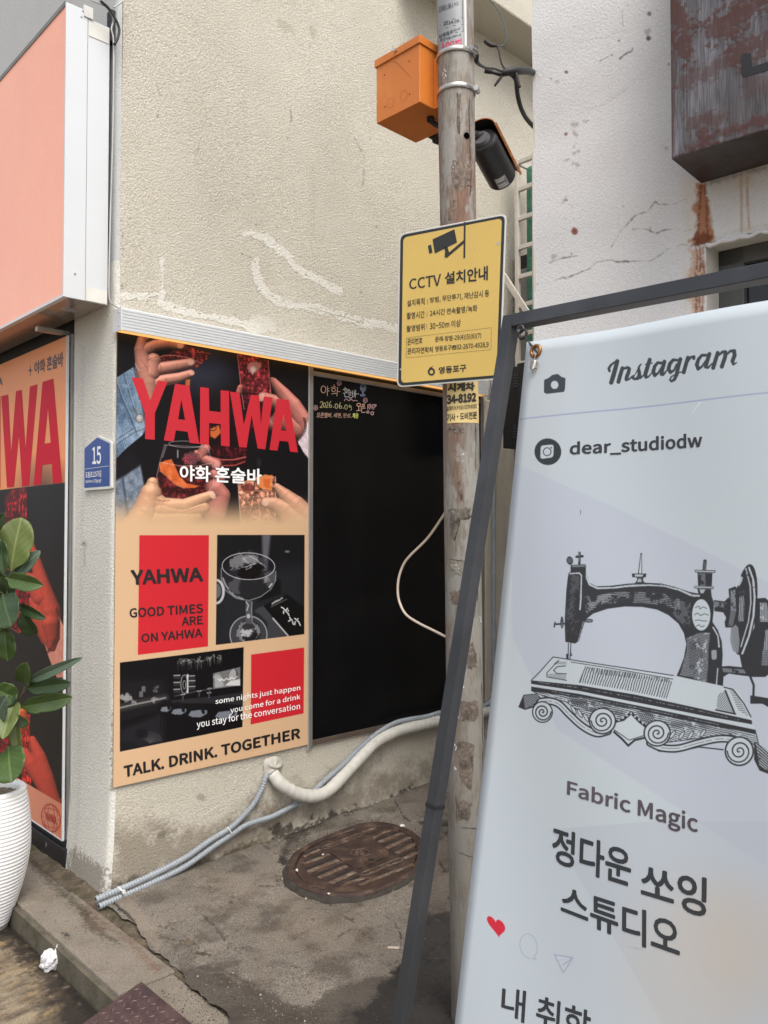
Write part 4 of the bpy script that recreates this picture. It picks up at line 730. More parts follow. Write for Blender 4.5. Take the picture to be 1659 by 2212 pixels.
# ------------------------------------------------------------------ chalk board beside it
zb0 = (ony((670, 1603), YB)[2]+ony((985, 1535), YB)[2])/2-.002; xb0 = xp1+.004; xb1 = ony((1041, 1200), 3.39)[0]; zb1 = zl0+.0
bb = thing('blackboard', 'tall black glossy board with small chalk writing at its top left', 'blackboard', (xb0, 3.395, zb0))
Mbb = mat('glossy_black_board', (.004, .004, .0045), .18, 0, .3, 4, spec=.22, bump=.06, bs=2.2, bd=.02, c2=(.006, .006, .006), c2s=1.8, c2lo=.5, c2hi=.75)
MB().box((xb0+.012, 3.398, zb0+.012), (xb1, YB, zb1)).obj('board', Mbb, bb)
Mbz = mat('bronze_trim', (.13, .1, .08), .4, .4, .2, 10)
for a, b, mm in [((xb0, 3.389, zb0-.02), (xb0+.022, YB, zb1), M['frame_grey']), ((xb0+.022, 3.39, zb0-.01), (xb1, YB, zb0+.016), Mbz), ((xb0+.022, 3.39, zb1-.045), (xb1, YB, zb1-.02), M['frame_grey']), ((xb1, 3.389, zb0-.02), (xb1+.022, YB, zb1), M['frame_grey'])]:
    MB().box(a, b).obj('edge_trim', mm, bb, bevel=.002)
MB().box((xb0-.006, 3.392, zb0-.03), (xb0-.001, YB, zb1)).obj('edge_trim', mat('silver_strip', (.42, .41, .38), .4, .3), bb)
SK = Plane((0, 3.398, 0), (0, -1, 0)); ch = {k: mat('chalk_'+k, lin(v), .9, 0, .1, 200) for k, v in dict(pink=(176, 138, 144), orange=(176, 140, 120), blue=(120, 142, 172), white=(168, 168, 172), yellow=(150, 146, 100), olive=(160, 156, 110), lime=(214, 220, 120)).items()}
def chalk(key, *strokes, r=.62):
    mb = MB()
    for s_ in strokes: ribbon([tuple(p) for p in cr([np.array(q) for q in cH(*s_)], 4)], r, SK, None, None, '', .0009, mb)
    mb.obj('chalk_mark', ch[key], bb, keepn=True)
def ring(x, y, rx, ry, a0=0, a1=6.4): return tuple((x+rx*math.cos(a0+(a1-a0)*k/9), y+ry*math.sin(a0+(a1-a0)*k/9)) for k in range(10))
chalk('orange', ring(320, 340, 48, 70), ((400, 270), (398, 370), (400, 468)), ((402, 325), (440, 322)), ((402, 372), (440, 370)), ((535, 240), (530, 300)), ((470, 300), (520, 292), (572, 292)), ring(525, 350, 40, 32), ((482, 432), (540, 420), (582, 418)), ((605, 290), (598, 380), (590, 478)), ((600, 384), (660, 380)))
chalk('white', ((750, 290), (760, 320)), ((712, 345), (790, 322)), ring(775, 360, 26, 26), ((720, 420), (800, 402)), ((748, 430), (755, 490), (810, 488)), ((830, 330), (825, 360), (812, 390)), ((835, 345), (870, 385)), ((805, 412), (890, 400)), ((820, 440), (862, 430), (860, 460), (830, 480), (845, 515), (905, 505)), ((905, 360), (900, 440), (905, 490)), ((905, 480), (940, 470), (942, 360)), ((905, 420), (940, 418)), ((968, 350), (965, 440), (960, 515)), ((966, 430), (1035, 432)))
chalk('blue', ((1062, 290), (1080, 258), (1120, 250), (1160, 268), (1172, 300), (1168, 350), (1140, 372), (1100, 372), (1070, 345), (1060, 300)), ((1062, 300), (1170, 296)), ((1108, 372), (1105, 430)), ((1122, 372), (1122, 430)), ring(1110, 455, 48, 18), ((1080, 340), (1110, 350), (1150, 340)))
chalk('pink', ((740, 570), (765, 535), (800, 540), (830, 570), (860, 548), (890, 545), (925, 575), (960, 560), (1010, 575)), ((1075, 335), (1110, 322), (1150, 330)))
for fx, fy in ((638, 212), (1165, 560), (163, 708)):
    chalk('pink', *[ring(fx+27*math.cos(a), fy+30*math.sin(a), 17, 20) for a in (.4, 1.7, 2.9, 4.2, 5.4)], r=.6)
chalk('yellow', ((255, 610), (280, 582), (305, 600), (290, 660), (252, 705), (305, 700)), ring(340, 655, 22, 45), ((375, 610), (400, 590), (412, 620), (395, 670), (372, 705), (415, 702)), ((470, 575), (440, 640), (438, 690), (470, 705), (488, 680), (470, 655), (440, 668)), ring(525, 700, 3, 3))
chalk('olive', ring(580, 675, 26, 48), ((665, 600), (635, 670), (645, 715), (680, 715), (688, 685), (660, 668), (640, 690)), ring(722, 718, 3, 3))
chalk('yellow', ring(775, 695, 28, 45), ((845, 640), (838, 690), (880, 700), (885, 735), (860, 765)), ((845, 678), (892, 672)))
chalk('orange', ring(1030, 650, 38, 30), ((1030, 690), (1030, 765)), ((982, 768), (1075, 760)), ((1090, 640), (1155, 632)), ((1110, 640), (1112, 685)), ((1138, 636), (1138, 682)), ((1065, 692), (1160, 684)), ((1068, 718), (1165, 716)), ((1090, 730), (1092, 800), (1165, 798)), r=.75)
chalk('pink', ((1215, 640), (1212, 742)), ((1215, 655), (1260, 640), (1245, 690), (1215, 700)), ((1262, 655), (1275, 690), (1240, 740)), ((1225, 690), (1280, 680)), ((1300, 640), (1298, 740)), ((1300, 650), (1380, 650), (1350, 700), (1300, 705)), ((1350, 660), (1330, 750)), ((1320, 715), (1365, 700)), ring(1215, 795, 24, 22), ring(1303, 820, 28, 32), r=.75)
text('오픈멤버. 세현, 민성,', cH((182, 800), (880, 822), (880, 920), (182, 925)), SK, ch['orange'], bb, .0012, bold=.004, shear=.15)
text('채운', cH((905, 815), (1025, 822), (1025, 922), (905, 918)), SK, ch['lime'], bb, .0012, bold=.004, shear=.1)
#PART4
# ------------------------------------------------------------------ left poster, set in the shop window
SA = Plane((XA-.025, 0, 0), (-1, 0, 0)); ya0 = 3.868; ya1 = 5.3; za0 = .118; za1 = 2.492
pa = thing('window_poster', 'tall orange bar poster with red hands and cropped red YAHWA, behind the potted fig', 'poster', (XA-.02, ya0, za0))
cv = Cv((XA-.025, ya1, za0), (0, -1, 0), (0, 0, 1), ya1-ya0, za1-za0, 620, (250, 162, 108), 41)
cv.grad(-200, 1200, (252, 172, 118), .6, 0); cv.grad(1400, 1900, (232, 134, 96), 0, .8); cv.grad(0, 1, (0, 0, 0), 0, 0)
def PA(y, z): return tuple(proj((XA-.025, y, z)))
yr = onx(cA(381, 1000), XA-.025)[1]; zt_k = onx((139, 1043), XA-.025)[2]; zb_k = onx((133, 1737), XA-.025)[2]
for k in range(6): cv.line([PA(ya0+.012+.006*k, za0), PA(ya0+.012+.006*k, 1.9)], .9, (250, 130, 60), .3-.04*k, 1.5)
cv.poly([PA(ya1+.5, zt_k), PA(yr, zt_k), PA(yr, zb_k), PA(ya1+.5, zb_k)], (22, 18, 20)); cv.ell(cA(260, 300), 50, 120, (34, 30, 33), .7, 0, 0, 40)
rs = (222, 82, 62)
cv.liquid(cA((28, 150), (60, 90), (150, 72), (158, 110), (158, 260), (150, 560), (30, 560)), (120, 20, 28), (214, 66, 62), 1, 1, .22); cv.line(cA((28, 130), (60, 108), (110, 100), (156, 112)), .9, (120, 10, 20), .8)
cv.liquid(cA((48, 640), (175, 640), (172, 860), (120, 930), (60, 880)), (110, 10, 20), (190, 44, 46), 1, 1.1, .22); cv.line(cA((60, 900), (110, 930), (165, 900)), .9, (230, 80, 76), .8)
cv.limbs([[(*cA(190, 420), 6), (*cA(215, 520), 12), (*cA(250, 650), 17), (*cA(290, 800), 25), (*cA(315, 1000), 18)], [(*cA(120, 600), 13), (*cA(190, 620), 15), (*cA(240, 720), 22)], [(*cA(195, 740), 10), (*cA(240, 850), 22), (*cA(290, 960), 20)]], rs, light=(-.3, -.5), dark=.42, spec=.12)
for k in range(7): cv.line(cA((195-k*2, 650+k*22), (230, 670+k*24), (262, 664+k*22)), .6, (176, 44, 34), .5, .5)
cv.poly(cA((262, 990), (290, 1050), (345, 830), (380, 900), (383, 1195), (335, 1195), (285, 1070)), lambda sl: np.clip(np.array([228, 148, 128])[None, None]+(cv.n2[sl]*16)[..., None], 0, 255), 1, .6)
cv.limbs([[(*cA(300, 880), 20), (*cA(312, 960), 15), (*cA(308, 1020), 8)]], rs, dark=.42, spec=.1)
for k in range(22):
    t = k/21; cv.ell(cA(335+28*math.sin(t*2.6)-75*t*t, 790+265*t), 1.8, 2.6, (70, 26, 26), .95, .3, .7)
cv.liquid(cA((0, 1560), (60, 1540), (110, 1700), (110, 1860), (0, 1800)), (110, 12, 20), (186, 40, 44), 1, 1.1, .25)
cv.liquid(cA((92, 1420), (178, 1412), (176, 1560), (185, 1830), (130, 1800), (110, 1600)), (196, 40, 34), (250, 110, 76), 1, 1, .3); cv.limbs([[(*cA(135, 1400), 10), (*cA(140, 1480), 9)]], (240, 110, 50), dark=.5)
cv.limbs([[(*cA(190, 1560), 8), (*cA(230, 1660), 15), (*cA(270, 1790), 18), (*cA(325, 1950), 14)], [(*cA(148, 1640), 11), (*cA(180, 1700), 16), (*cA(250, 1820), 16), (*cA(320, 1960), 14)]], (232, 84, 66), light=(-.3, -.5), dark=.45, spec=.1)
cv.line(cA((85, 1415), (180, 1420)), .9, (200, 60, 50), .9); cv.line(cA((118, 1590), (178, 1590)), .8, (180, 40, 40), .8)
cv.poly([PA(ya1+.5, zb_k), PA(ya0-.1, zb_k), PA(ya0-.1, -.3), PA(ya1+.5, -.3)], (232, 152, 122), 1)
for k in range(5): cv.line([PA(ya0+.012+.006*k, za0), PA(ya0+.012+.006*k, .3)], .9, (250, 130, 60), .25, 1.5)
gr_ = (176, 50, 44)
def gl_(x, y): return c7(330+x*61+y*10*0+ x*0, 878+y*90+x*14)
cv.line([gl_(math.cos(a), math.sin(a)) for a in np.linspace(0, 6.3, 40)], .9, gr_)
for k in (.35, .75): cv.line([gl_(k*math.cos(a), math.sin(a)) for a in np.linspace(0, 6.3, 40)], .6, gr_)
for z in (-.55, .55): cv.line([gl_(x, z+.12*math.copysign(1, z)*(1-(x*x)/.7)) for x in np.linspace(-.83, .83, 12)], .6, gr_)
cv.poly([gl_(-1.02, -.24), gl_(1.02, -.24), gl_(1.02, .24), gl_(-1.02, .24)], (232, 152, 122), 1)
for sgn in (-1, 1): cv.line([gl_(sgn*.98, -.2), gl_(sgn, 0), gl_(sgn*.98, .2)], .9, gr_); cv.line([gl_(sgn*.75, 0), gl_(sgn*1., 0)], .6, gr_)
cv.line(c4((197, 155), (197, 222)), .5, (70, 56, 50), 1); cv.line(c4((183, 188), (211, 186)), .5, (70, 56, 50), 1); cv.ell(c4(197, 187), 2.2, 3.4, (70, 56, 50), 1, 0)
ai = cv.image('window_poster_print')
MB().box((XA-.025, ya0, za0), (XA-.018, ya1, za1)).obj('sheet', mat('film_sheet', (.5, .4, .3), .42, 0, 0, 2, spec=.25, img=ai), pa, uv=cv.uvf)
MB().box((XA-.0275, ya0-.004, za0-.005), (XA-.016, ya0+.003, za1)).obj('edge_rail', M['alu'], pa); MB().box((XA-.0275, ya0, za0-.006), (XA-.016, ya1, za0)).obj('edge_rail', M['alu'], pa)
ink_r = mat('print_crimson', lin((196, 22, 48)), .5, 0, .02, spec=.15)
letters([(((275, 262), (345, 240), (402, 914), (342, 919), (335, 792), (275, 799), (262, 927), (217, 932)), ((310, 432), (288, 662), (328, 655))),
         (((8, 354), (52, 343), (72, 718), (103, 322), (140, 313), (165, 690), (193, 292), (242, 277), (187, 934), (143, 938), (122, 610), (90, 942), (45, 946)), None),
         (((-130, 394), (-70, 376), (-70, 600), (-38, 596), (-38, 368), (2, 356), (2, 951), (-38, 955), (-38, 690), (-70, 694), (-70, 958), (-130, 962)), None)], c4, SA, ink_r, pa)
text('야화 혼술바', c4((222, 132), (409, 60), (409, 162), (222, 214)), SA, mat('print_brown', (.06, .035, .03), .4), pa, .0012, bold=.02)
text('YAHWA', c4((-120, 262), (16, 232), (16, 282), (-120, 310)), SA, bpy.data.materials['print_brown'], pa, .0012, bold=.03)
text('YAHWA', c7((291, 836), (366, 868), (366, 922), (291, 886)), SA, mat('print_rust', lin((170, 44, 40)), .4), pa, .0012, bold=.03)

# ------------------------------------------------------------------ house-number plate on the pillar
SN = Plane((XA-.012, 0, 0), (-1, 0, 0))
hp = thing('house_number_plate', 'small blue house-shaped number plate 15 on the pillar between the two posters', 'number plate', tuple(SN(cN(600, 2000))))
def plate(pts, th, nm, m, surf, parent, off=0.):
    P = [surf(q, off) for q in pts]; return MB().prism(P, surf.n*(-th)).obj(nm, m, parent, bevel=.0008)
def rnd(pts, r, n=4):                                          # rounded corners in survey units
    out = []; pts = [np.array(p, float) for p in pts]
    for i, p in enumerate(pts):
        a, b = pts[i-1], pts[(i+1) % len(pts)]; da, db = (a-p)/np.linalg.norm(a-p), (b-p)/np.linalg.norm(b-p); p0, p1 = p+da*r, p+db*r
        for k in range(n+1): t = k/n; out.append(tuple((1-t)**2*p0+2*t*(1-t)*p+t*t*p1))
    return out
plate(rnd(cN((590, 175), (1060, 400), (1065, 1995), (135, 2065), (135, 590)), 3), .011, 'plate', mat('plate_white', (.6, .6, .58), .4), SN, hp)
flat(rnd(cN((590, 250), (1012, 460), (1010, 1905), (145, 1975), (152, 625)), 1.8), SN, mat('plate_blue', lin((30, 66, 138)), .3, 0, .04, 20), hp, 'blue_field')
text('15', cN((415, 585), (716, 545), (716, 1155), (420, 1172)), SN, M['ink_white'], hp, .0012, bold=.015)
ribbon(cN((170, 1328), (980, 1222)), .35, SN, M['ink_white'], hp, 'rule', .0012)
text('도림로125가길', cN((190, 1430), (722, 1370), (722, 1590), (192, 1635)), SN, M['ink_white'], hp, .0012, bold=.01)
text('Dorim-ro 125ga-gil', cN((195, 1700), (720, 1645), (720, 1800), (195, 1830)), SN, M['ink_white'], hp, .0012, bold=.012)

# ------------------------------------------------------------------ pole
pA, pB = dep((1013, 2150), 2.62), dep((982, -60), 2.62); pA[2] -= 0
ax_ = (pB-pA)/np.linalg.norm(pB-pA); foot = pA-ax_*((pA[2]+.0)/ax_[2]); topp = pA+ax_*((5.6-pA[2])/ax_[2]); RP = .0575
pole = thing('utility_pole', 'slim weathered wooden utility pole with peeling paint, between blackboard and banner', 'pole', tuple(foot))
CY1 = Cyl(foot, topp, RP)
e1 = np.cross(ax_, (0, 1, 0)); e1 /= np.linalg.norm(e1); e2 = np.cross(ax_, e1)
Lp = np.linalg.norm(topp-foot)
def pz(z): return foot+ax_*(z/ax_[2])
mb = MB(); nr, na = 90, 40; P = np.zeros((nr, na+1, 3))
for i in range(nr):
    z = -.15+(5.75)*i/(nr-1); c0 = pz(z)
    for j in range(na+1):
        a = 2*math.pi*(j % na)/na; r = RP*(1+.012*math.sin(z*3+a*2)+.008*math.sin(z*11+a*5)); P[i, j] = c0+r*(math.cos(a)*e1+math.sin(a)*e2)
Mpo = mat('weathered_pole_wood', (.225, .21, .18), .78, 0, .3, 9, bump=.5, bs=26, bd=.003, c2=(.17, .095, .065), c2s=2.2, c2lo=.47, c2hi=.62, speck=.3, specks=60, stretch=(3, 3, .35))
t = Mpo.node_tree; Bp = t.nodes['Principled BSDF']; old = Bp.inputs['Base Color'].links[0].from_socket      # pale blue-grey remains of paint, darker towards the foot
co = N(t, 'TexCoord'); mp = N(t, 'Mapping'); mp.inputs['Scale'].default_value = (13, 13, 5.5); t.links.new(co.outputs['Object'], mp.inputs[0])
nz = N(t, 'TexNoise', Scale=1.0, Detail=8.); nz.inputs['Roughness'].default_value = .72; t.links.new(mp.outputs[0], nz.inputs['Vector'])
rr = N(t, 'MapRange'); rr.inputs[1].default_value = .49; rr.inputs[2].default_value = .535; rr.inputs[4].default_value = .6; t.links.new(nz.outputs[0], rr.inputs[0])
mx = N(t, 'Mix', data_type='RGBA'); t.links.new(rr.outputs[0], mx.inputs[0]); t.links.new(old, mx.inputs[6]); mx.inputs[7].default_value = (.3, .3, .285, 1)
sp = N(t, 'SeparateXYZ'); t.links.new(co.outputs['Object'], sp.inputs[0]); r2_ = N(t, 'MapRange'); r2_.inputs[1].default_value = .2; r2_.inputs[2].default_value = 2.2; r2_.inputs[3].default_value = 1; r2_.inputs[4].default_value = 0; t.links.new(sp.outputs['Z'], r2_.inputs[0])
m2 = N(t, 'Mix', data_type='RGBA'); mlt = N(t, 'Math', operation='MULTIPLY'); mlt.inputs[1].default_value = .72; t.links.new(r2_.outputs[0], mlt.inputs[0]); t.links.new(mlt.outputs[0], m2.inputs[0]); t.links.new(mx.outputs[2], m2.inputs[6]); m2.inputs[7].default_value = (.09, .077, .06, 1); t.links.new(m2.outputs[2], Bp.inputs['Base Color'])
MB().grid(P).obj('shaft', Mpo, pole, smooth=True)
def shell(q0, q1, zt, zb, mtl, nm, parent, off, cyl=CY1, r=RP):
    def ang(q): P_ = cyl(q, off); v = P_-foot; v = v-(v@ax_)*ax_; return math.atan2(v@e2, v@e1)
    a0, a1 = ang(q0), ang(q1)
    if a1-a0 > math.pi: a1 -= 2*math.pi
    if a0-a1 > math.pi: a1 += 2*math.pi
    G = np.array([[pz(z)+(r+off)*(math.cos(a)*e1+math.sin(a)*e2) for a in np.linspace(a0, a1, 20)] for z in (zt, (zt+zb)/2, zb)])
    return MB().grid(G).obj(nm, mtl, parent, smooth=True)
zs1 = CY1(cT(330, 720))[2]
shell(cT(120, 400), cT(553, 400), 3.6, zs1, mat('silver_label', (.27, .28, .29), .4, .1, .08, 12), 'silver_label', pole, .0012)
shell(cT(520, 400), cT(553, 400), 3.6, zs1, mat('label_white_edge', (.62, .62, .62), .4), 'label_edge', pole, .0018)
it = mat('label_ink', (.03, .035, .05), .5)
text('10좌1동1서1', cT((130, 90), (432, 15), (432, 68), (130, 200)), CY1, it, pole, .002, bold=.006)
text('2014.09.', cT((200, 330), (455, 282), (455, 325), (205, 385)), CY1, it, pole, .002, bold=.015)
text('kt영등포지사', cT((135, 520), (458, 400), (458, 445), (140, 585)), CY1, it, pole, .002, bold=.012)
text('파인커뮤니케이션', cT((150, 585), (465, 500), (465, 535), (150, 640)), CY1, it, pole, .002, bold=.004)
text('100번', cT((165, 650), (478, 570), (478, 660), (170, 730)), CY1, mat('label_pink', lin((196, 40, 84)), .5), pole, .002, bold=.02)
for a in [((150, 390), (250, 320), (360, 280), (490, 262)), ((140, 480), (250, 420), (370, 382), (495, 370)), ((165, 580), (280, 520), (400, 485), (503, 474)), ((487, 0), (495, 260), (503, 474))]: ribbon(cT(*a), .45, CY1, it, pole, 'rule', .002)
zy0, zy1 = CY1(c5(1340, 262))[2]+.03, CY1(c5(1340, 522))[2]
shell((966, 880), c5(1441, 400), zy0, zy1, mat('yellow_sticker', lin((214, 190, 130)), .5, 0, .06, 20), 'yellow_sticker', pole, .0012)
ib = mat('sticker_ink', (.035, .03, .02), .5)
text('시게차', c5((1240, 270), (1418, 262), (1418, 318), (1240, 330)), CY1, ib, pole, .0022, bold=.05)
text('34-8192', c5((1233, 345), (1427, 330), (1427, 390), (1235, 408)), CY1, ib, pole, .0022, bold=.05)
text('설계차 H.P 010-5270-8192', c5((1233, 420), (1430, 402), (1430, 432), (1234, 452)), CY1, ib, pole, .0022, bold=.012)
text('기사·도비전문', c5((1235, 468), (1432, 452), (1432, 500), (1237, 518)), CY1, ib, pole, .0022, bold=.02)
for a, b in [((1232, 342), (1434, 320)), ((1233, 464), (1438, 446)), ((1234, 528), (1438, 508))]: ribbon(c5(a, b), .4, CY1, ib, pole, 'rule', .0022)
# old paper and paint remnants
for k_, (q_, c_) in enumerate([(c5(*p_), c_) for p_, c_ in [(((1245, 550), (1380, 560), (1370, 590), (1250, 585)), (.12, .075, .06)), (((1250, 1085), (1412, 1080), (1408, 1130), (1380, 1150), (1300, 1120), (1290, 1290), (1262, 1250)), (.085, .07, .055)), (((1255, 1410), (1400, 1420), (1405, 1500), (1330, 1510), (1262, 1470)), (.25, .24, .21)), (((1258, 1620), (1350, 1610), (1340, 1700), (1262, 1690)), (.10, .06, .045)), (((1355, 1970), (1410, 1950), (1440, 2110), (1370, 2120)), (.085, .055, .04)), (((1255, 2000), (1350, 2010), (1345, 2150), (1262, 2160)), (.13, .105, .08)), (((1300, 880), (1330, 900), (1345, 1040), (1310, 1030)), (.13, .07, .055))]]+[(c8(*p_), c_) for p_, c_ in [(((1320, 130), (1440, 120), (1435, 240), (1330, 260)), (.09, .05, .04)), (((1290, 380), (1420, 400), (1400, 700), (1330, 640)), (.10, .065, .05)), (((1295, 760), (1400, 780), (1380, 900), (1300, 880)), (.085, .06, .045))]]+[(c2(*p_), c_) for p_, c_ in [(((1270, 1040), (1400, 1060), (1390, 1200), (1300, 1240), (1260, 1150)), (.2, .13, .095)), (((1255, 1300), (1300, 1290), (1290, 1420), (1240, 1425)), (.22, .12, .07)), (((1300, 600), (1330, 610), (1320, 860), (1305, 850)), (.17, .11, .085))]]):
    g_ = random.Random(k_); pts_ = []
    for a__, b__ in zip(q_, q_[1:]+[q_[0]]):
        for t_ in np.linspace(0, 1, 7)[:-1]: pts_.append((a__[0]*(1-t_)+b__[0]*t_+g_.uniform(-2.2, 2.2), a__[1]*(1-t_)+b__[1]*t_+g_.uniform(-3.5, 3.5)))
    c_ = tuple(.45*a+.55*b for a, b in zip(c_, (.15, .132, .108))); c0_ = np.mean(np.array(pts_), 0); mbp = MB(); rings_ = [[CY1(tuple(c0_+(np.array(p)-c0_)*k2), .0006+.0002*k_/14) for p in pts_] for k2 in (1, .6, .2)]; n_ = len(pts_)
    mbp.add([p for r_ in rings_ for p in r_], [(j*n_+i, j*n_+(i+1) % n_, (j+1)*n_+(i+1) % n_, (j+1)*n_+i) for j in range(2) for i in range(n_)]+[list(range(2*n_, 3*n_))])
    mbp.obj('paint_remnant', mat('remnant', c_, .8, 0, .35, 30, c2=tuple(x*.5 for x in c_), c2s=26, speck=.4, specks=120), pole, smooth=True, keepn=True)
# hole, long crack, paper scraps
Ph = CY1(c2(1365, 878)); nh = Ph-pz(Ph[2]); nh /= np.linalg.norm(nh)
MB().tube([Ph-nh*.004, Ph+nh*.0014], .0098, 18).obj('bore_hole', mat('hole_dark', (.002, .002, .002), 1, spec=0), pole)
mcr = mat('dark_crack', (.03, .025, .02), .9); mb = MB()
for seg in [c2((1383, 640), (1380, 720), (1385, 830), (1387, 960), (1390, 1060)), c2((1392, 1100), (1393, 1200), (1388, 1260)), c5((1422, 530), (1424, 700), (1420, 820)), c5((1438, 1380), (1440, 1600), (1436, 1680)), c8((1463, 0), (1466, 200), (1470, 420), (1474, 700)), c8((1295, 720), (1298, 900)), c8((1330, 940), (1440, 945), (1452, 940)), c8((1310, 1100), (1400, 1130), (1430, 1120)), c5((1250, 1410), (1330, 1420))]:
    sg_ = cr([np.array(p) for p in seg], 5); ribbon([(p[0]+RNG.normal()*.3, p[1], .25+.45*abs(math.sin(i*1.3))) for i, p in enumerate(sg_)], .5, CY1, None, None, '', .0012, mb)
mb.obj('cracks', mcr, pole, kind='stuff')
mwp = mat('white_paint_fleck', (.6, .6, .58), .7); mb = MB()
for q, k in [(c8(1290, 440), 6), (c8(1302, 236), 4), (c8(1286, 545), 4), (c2(1222, 436), 3), (c2(1218, 500), 3), (c2(1230, 490), 2), (c5(1342, 745), 3), (c8(1335, 20), 4), (c5(1446, 1800), 3)]:
    for j in range(3):
        cx_, cy_ = q[0]+RNG.normal()*2, q[1]+RNG.normal()*6*(k/4); mb.add([CY1((cx_+1.1*(.6+RNG.random())*math.cos(a), cy_+k*.5*(.6+RNG.random())*math.sin(a)), .0014) for a in np.linspace(0, 6.28, 8)[:-1]], [list(range(7))])
mb.obj('paint_flecks', mwp, pole, kind='stuff')
# two worm-drive clamp bands
def band(z, nm, tilt=.0):
    b_ = thing(nm, None, None, tuple(pz(z)-foot)); b_.parent = pole
    G = np.array([[pz(z+dz)+(RP+.003+o_)*(math.cos(a)*e1+math.sin(a)*e2) for a in np.linspace(0, 2*math.pi, 49)] for dz, o_ in ((-.0075, 0), (-.006, .0016), (0, .0022), (.006, .0016), (.0075, 0))])
    MB().grid(G).obj('strap', M['steel'], b_, smooth=True); return b_
for zq, nmq, q1, q0_ in [(cT(400, 712), 'clamp_band', cT(640, 745), cT(495, 715)), (cT(420, 1265), 'clamp_band', cT(690, 1310), cT(560, 1250))]:
    z = CY1(zq)[2]; b_ = band(z, nmq); Pq = CY1(q1, .006); Pq[2] = z; n_ = Pq-pz(z); n_ /= np.linalg.norm(n_); tt = np.cross(n_, ax_)
    MB().tube([Pq+n_*.004-tt*.014, Pq+n_*.004-tt*.004, Pq+n_*.004+tt*.014], .008, 12).obj('screw_housing', M['steel'], b_, smooth=False)
    MB().tube([Pq+n_*.004-tt*.014, Pq+n_*.004-tt*.02], .0055, 12).obj('screw_head', M['steel'], b_)
    Q0 = CY1(q0_, .004); 
    mb = MB()
    for j in range(9):
        q = (q0_[0]+(q1[0]-q0_[0])*j/11, q0_[1]); Pj = CY1(q, .0058); Pj[2] = z; mb.tube([Pj-ax_*.0045, Pj+ax_*.0045], .0008, 4)
    mb.obj('thread_slots', M['frame_grey'], b_, kind='stuff')

# ------------------------------------------------------------------ orange box on the pole
d1 = F*FPX+R*(-945-CX); d1[2] = 0; d1 /= np.linalg.norm(d1); d2 = np.array([d1[1], -d1[0], 0.])
Oa = dep(c2(1060, 660), 2.6); zob = Oa[2]; zot = dep(c2(1055, 250), 2.6)[2]
PW = Plane(Oa, np.cross(d1, (0, 0, 1))); Bq = PW(c2(780, 800)); wO = (Bq-Oa)@d1; Dq = onz(c2(1013, 937), zob); dO = (Dq-Oa)@d2; dO = min(max(dO, .12), .2)
zlt = PW(c2(1055, 232))[2]
ob = thing('orange_box', 'orange metal junction box with lid, strapped to the top of the pole', 'junction box', tuple(Oa))
Mo = mat('orange_paint', lin((200, 116, 46)), .42, 0, .05, 8, c2=lin((208, 130, 64)), c2s=3, speck=.03, spec=.5)
AO = (d1, d2, np.array([0, 0, 1.]))
MB().box((0, 0, 0), (wO, dO, zot-zob+.004), AO, Oa).obj('body', Mo, ob, bevel=.0015)
MB().box((-.005, -.005, zot-zob-.012), (wO+.005, dO+.005, zlt-zob), AO, Oa).obj('lid', Mo, ob, bevel=.0015)
MB().box((-.0012, .0, -.0008), (-.0002, dO, .003), AO, Oa).obj('fold_edge', mat('orange_edge', lin((150, 82, 30)), .5), ob)
for q in [c2(833, 487), c2(992, 397), c2(836, 692), c2(995, 609)]:
    P_ = PW(q); MB().tube([P_+PW.n*.0008, P_-PW.n*.002], .0022, 10).obj('rivet_hole', M['black'], ob)
mok = mat('knockout_line', lin((176, 96, 34)), .5)
for q in [c2(871, 666), c2(958, 620)]: ribbon([(q[0]+7.6*math.cos(a), q[1]+11*math.sin(a)-3*math.cos(a)) for a in np.linspace(0, 6.3, 24)], .35, PW, mok, ob, 'knockout', .0006)
ribbon([tuple(p) for p in cr([np.array(p) for p in c2((888, 400), (915, 408), (950, 445), (1000, 498))], 4)], .7, PW, mok, ob, 'scuff', .0006)
Pl = PW(c2(907, 326), .005); MB().tube([Pl, Pl+PW.n*.006], .0052, 12).obj('screw', M['steel'], ob)
PJ = Oa+d1*.035+d2*dO; pcz = pz((zob+zot)/2)
PW2 = Plane(Oa, d1); sb = (PW2(c2(1150, 700))-Oa)@d2
MB().box((-.022, sb, .0), (-.0005, sb+.11, zot-zob-.035), AO, Oa).obj('bracket', Mo, ob, bevel=.001)
for z in (.035, zot-zob-.10): MB().box((-.0235, sb+.011, z), (-.0215, sb+.02, z+.03), AO, Oa).obj('slot', M['black'], ob)
Pg = onz(c2(1130, 762), zob-.001)
MB().tube([Pg+[0, 0, .001], Pg-[0, 0, .012]], .012, 14).obj('cable_gland', M['black'], ob)
tag(MB().tube(cr([Pg-[0, 0, .01], Pg+d2*.03-[0, 0, .014], Pg+d2*.1-[0, 0, .004]], 6), .008, 10).obj('camera_cable', M['rubber'], smooth=True, loc=tuple(Pg)), 'short black cable leaving the bottom of the orange box', 'cable')

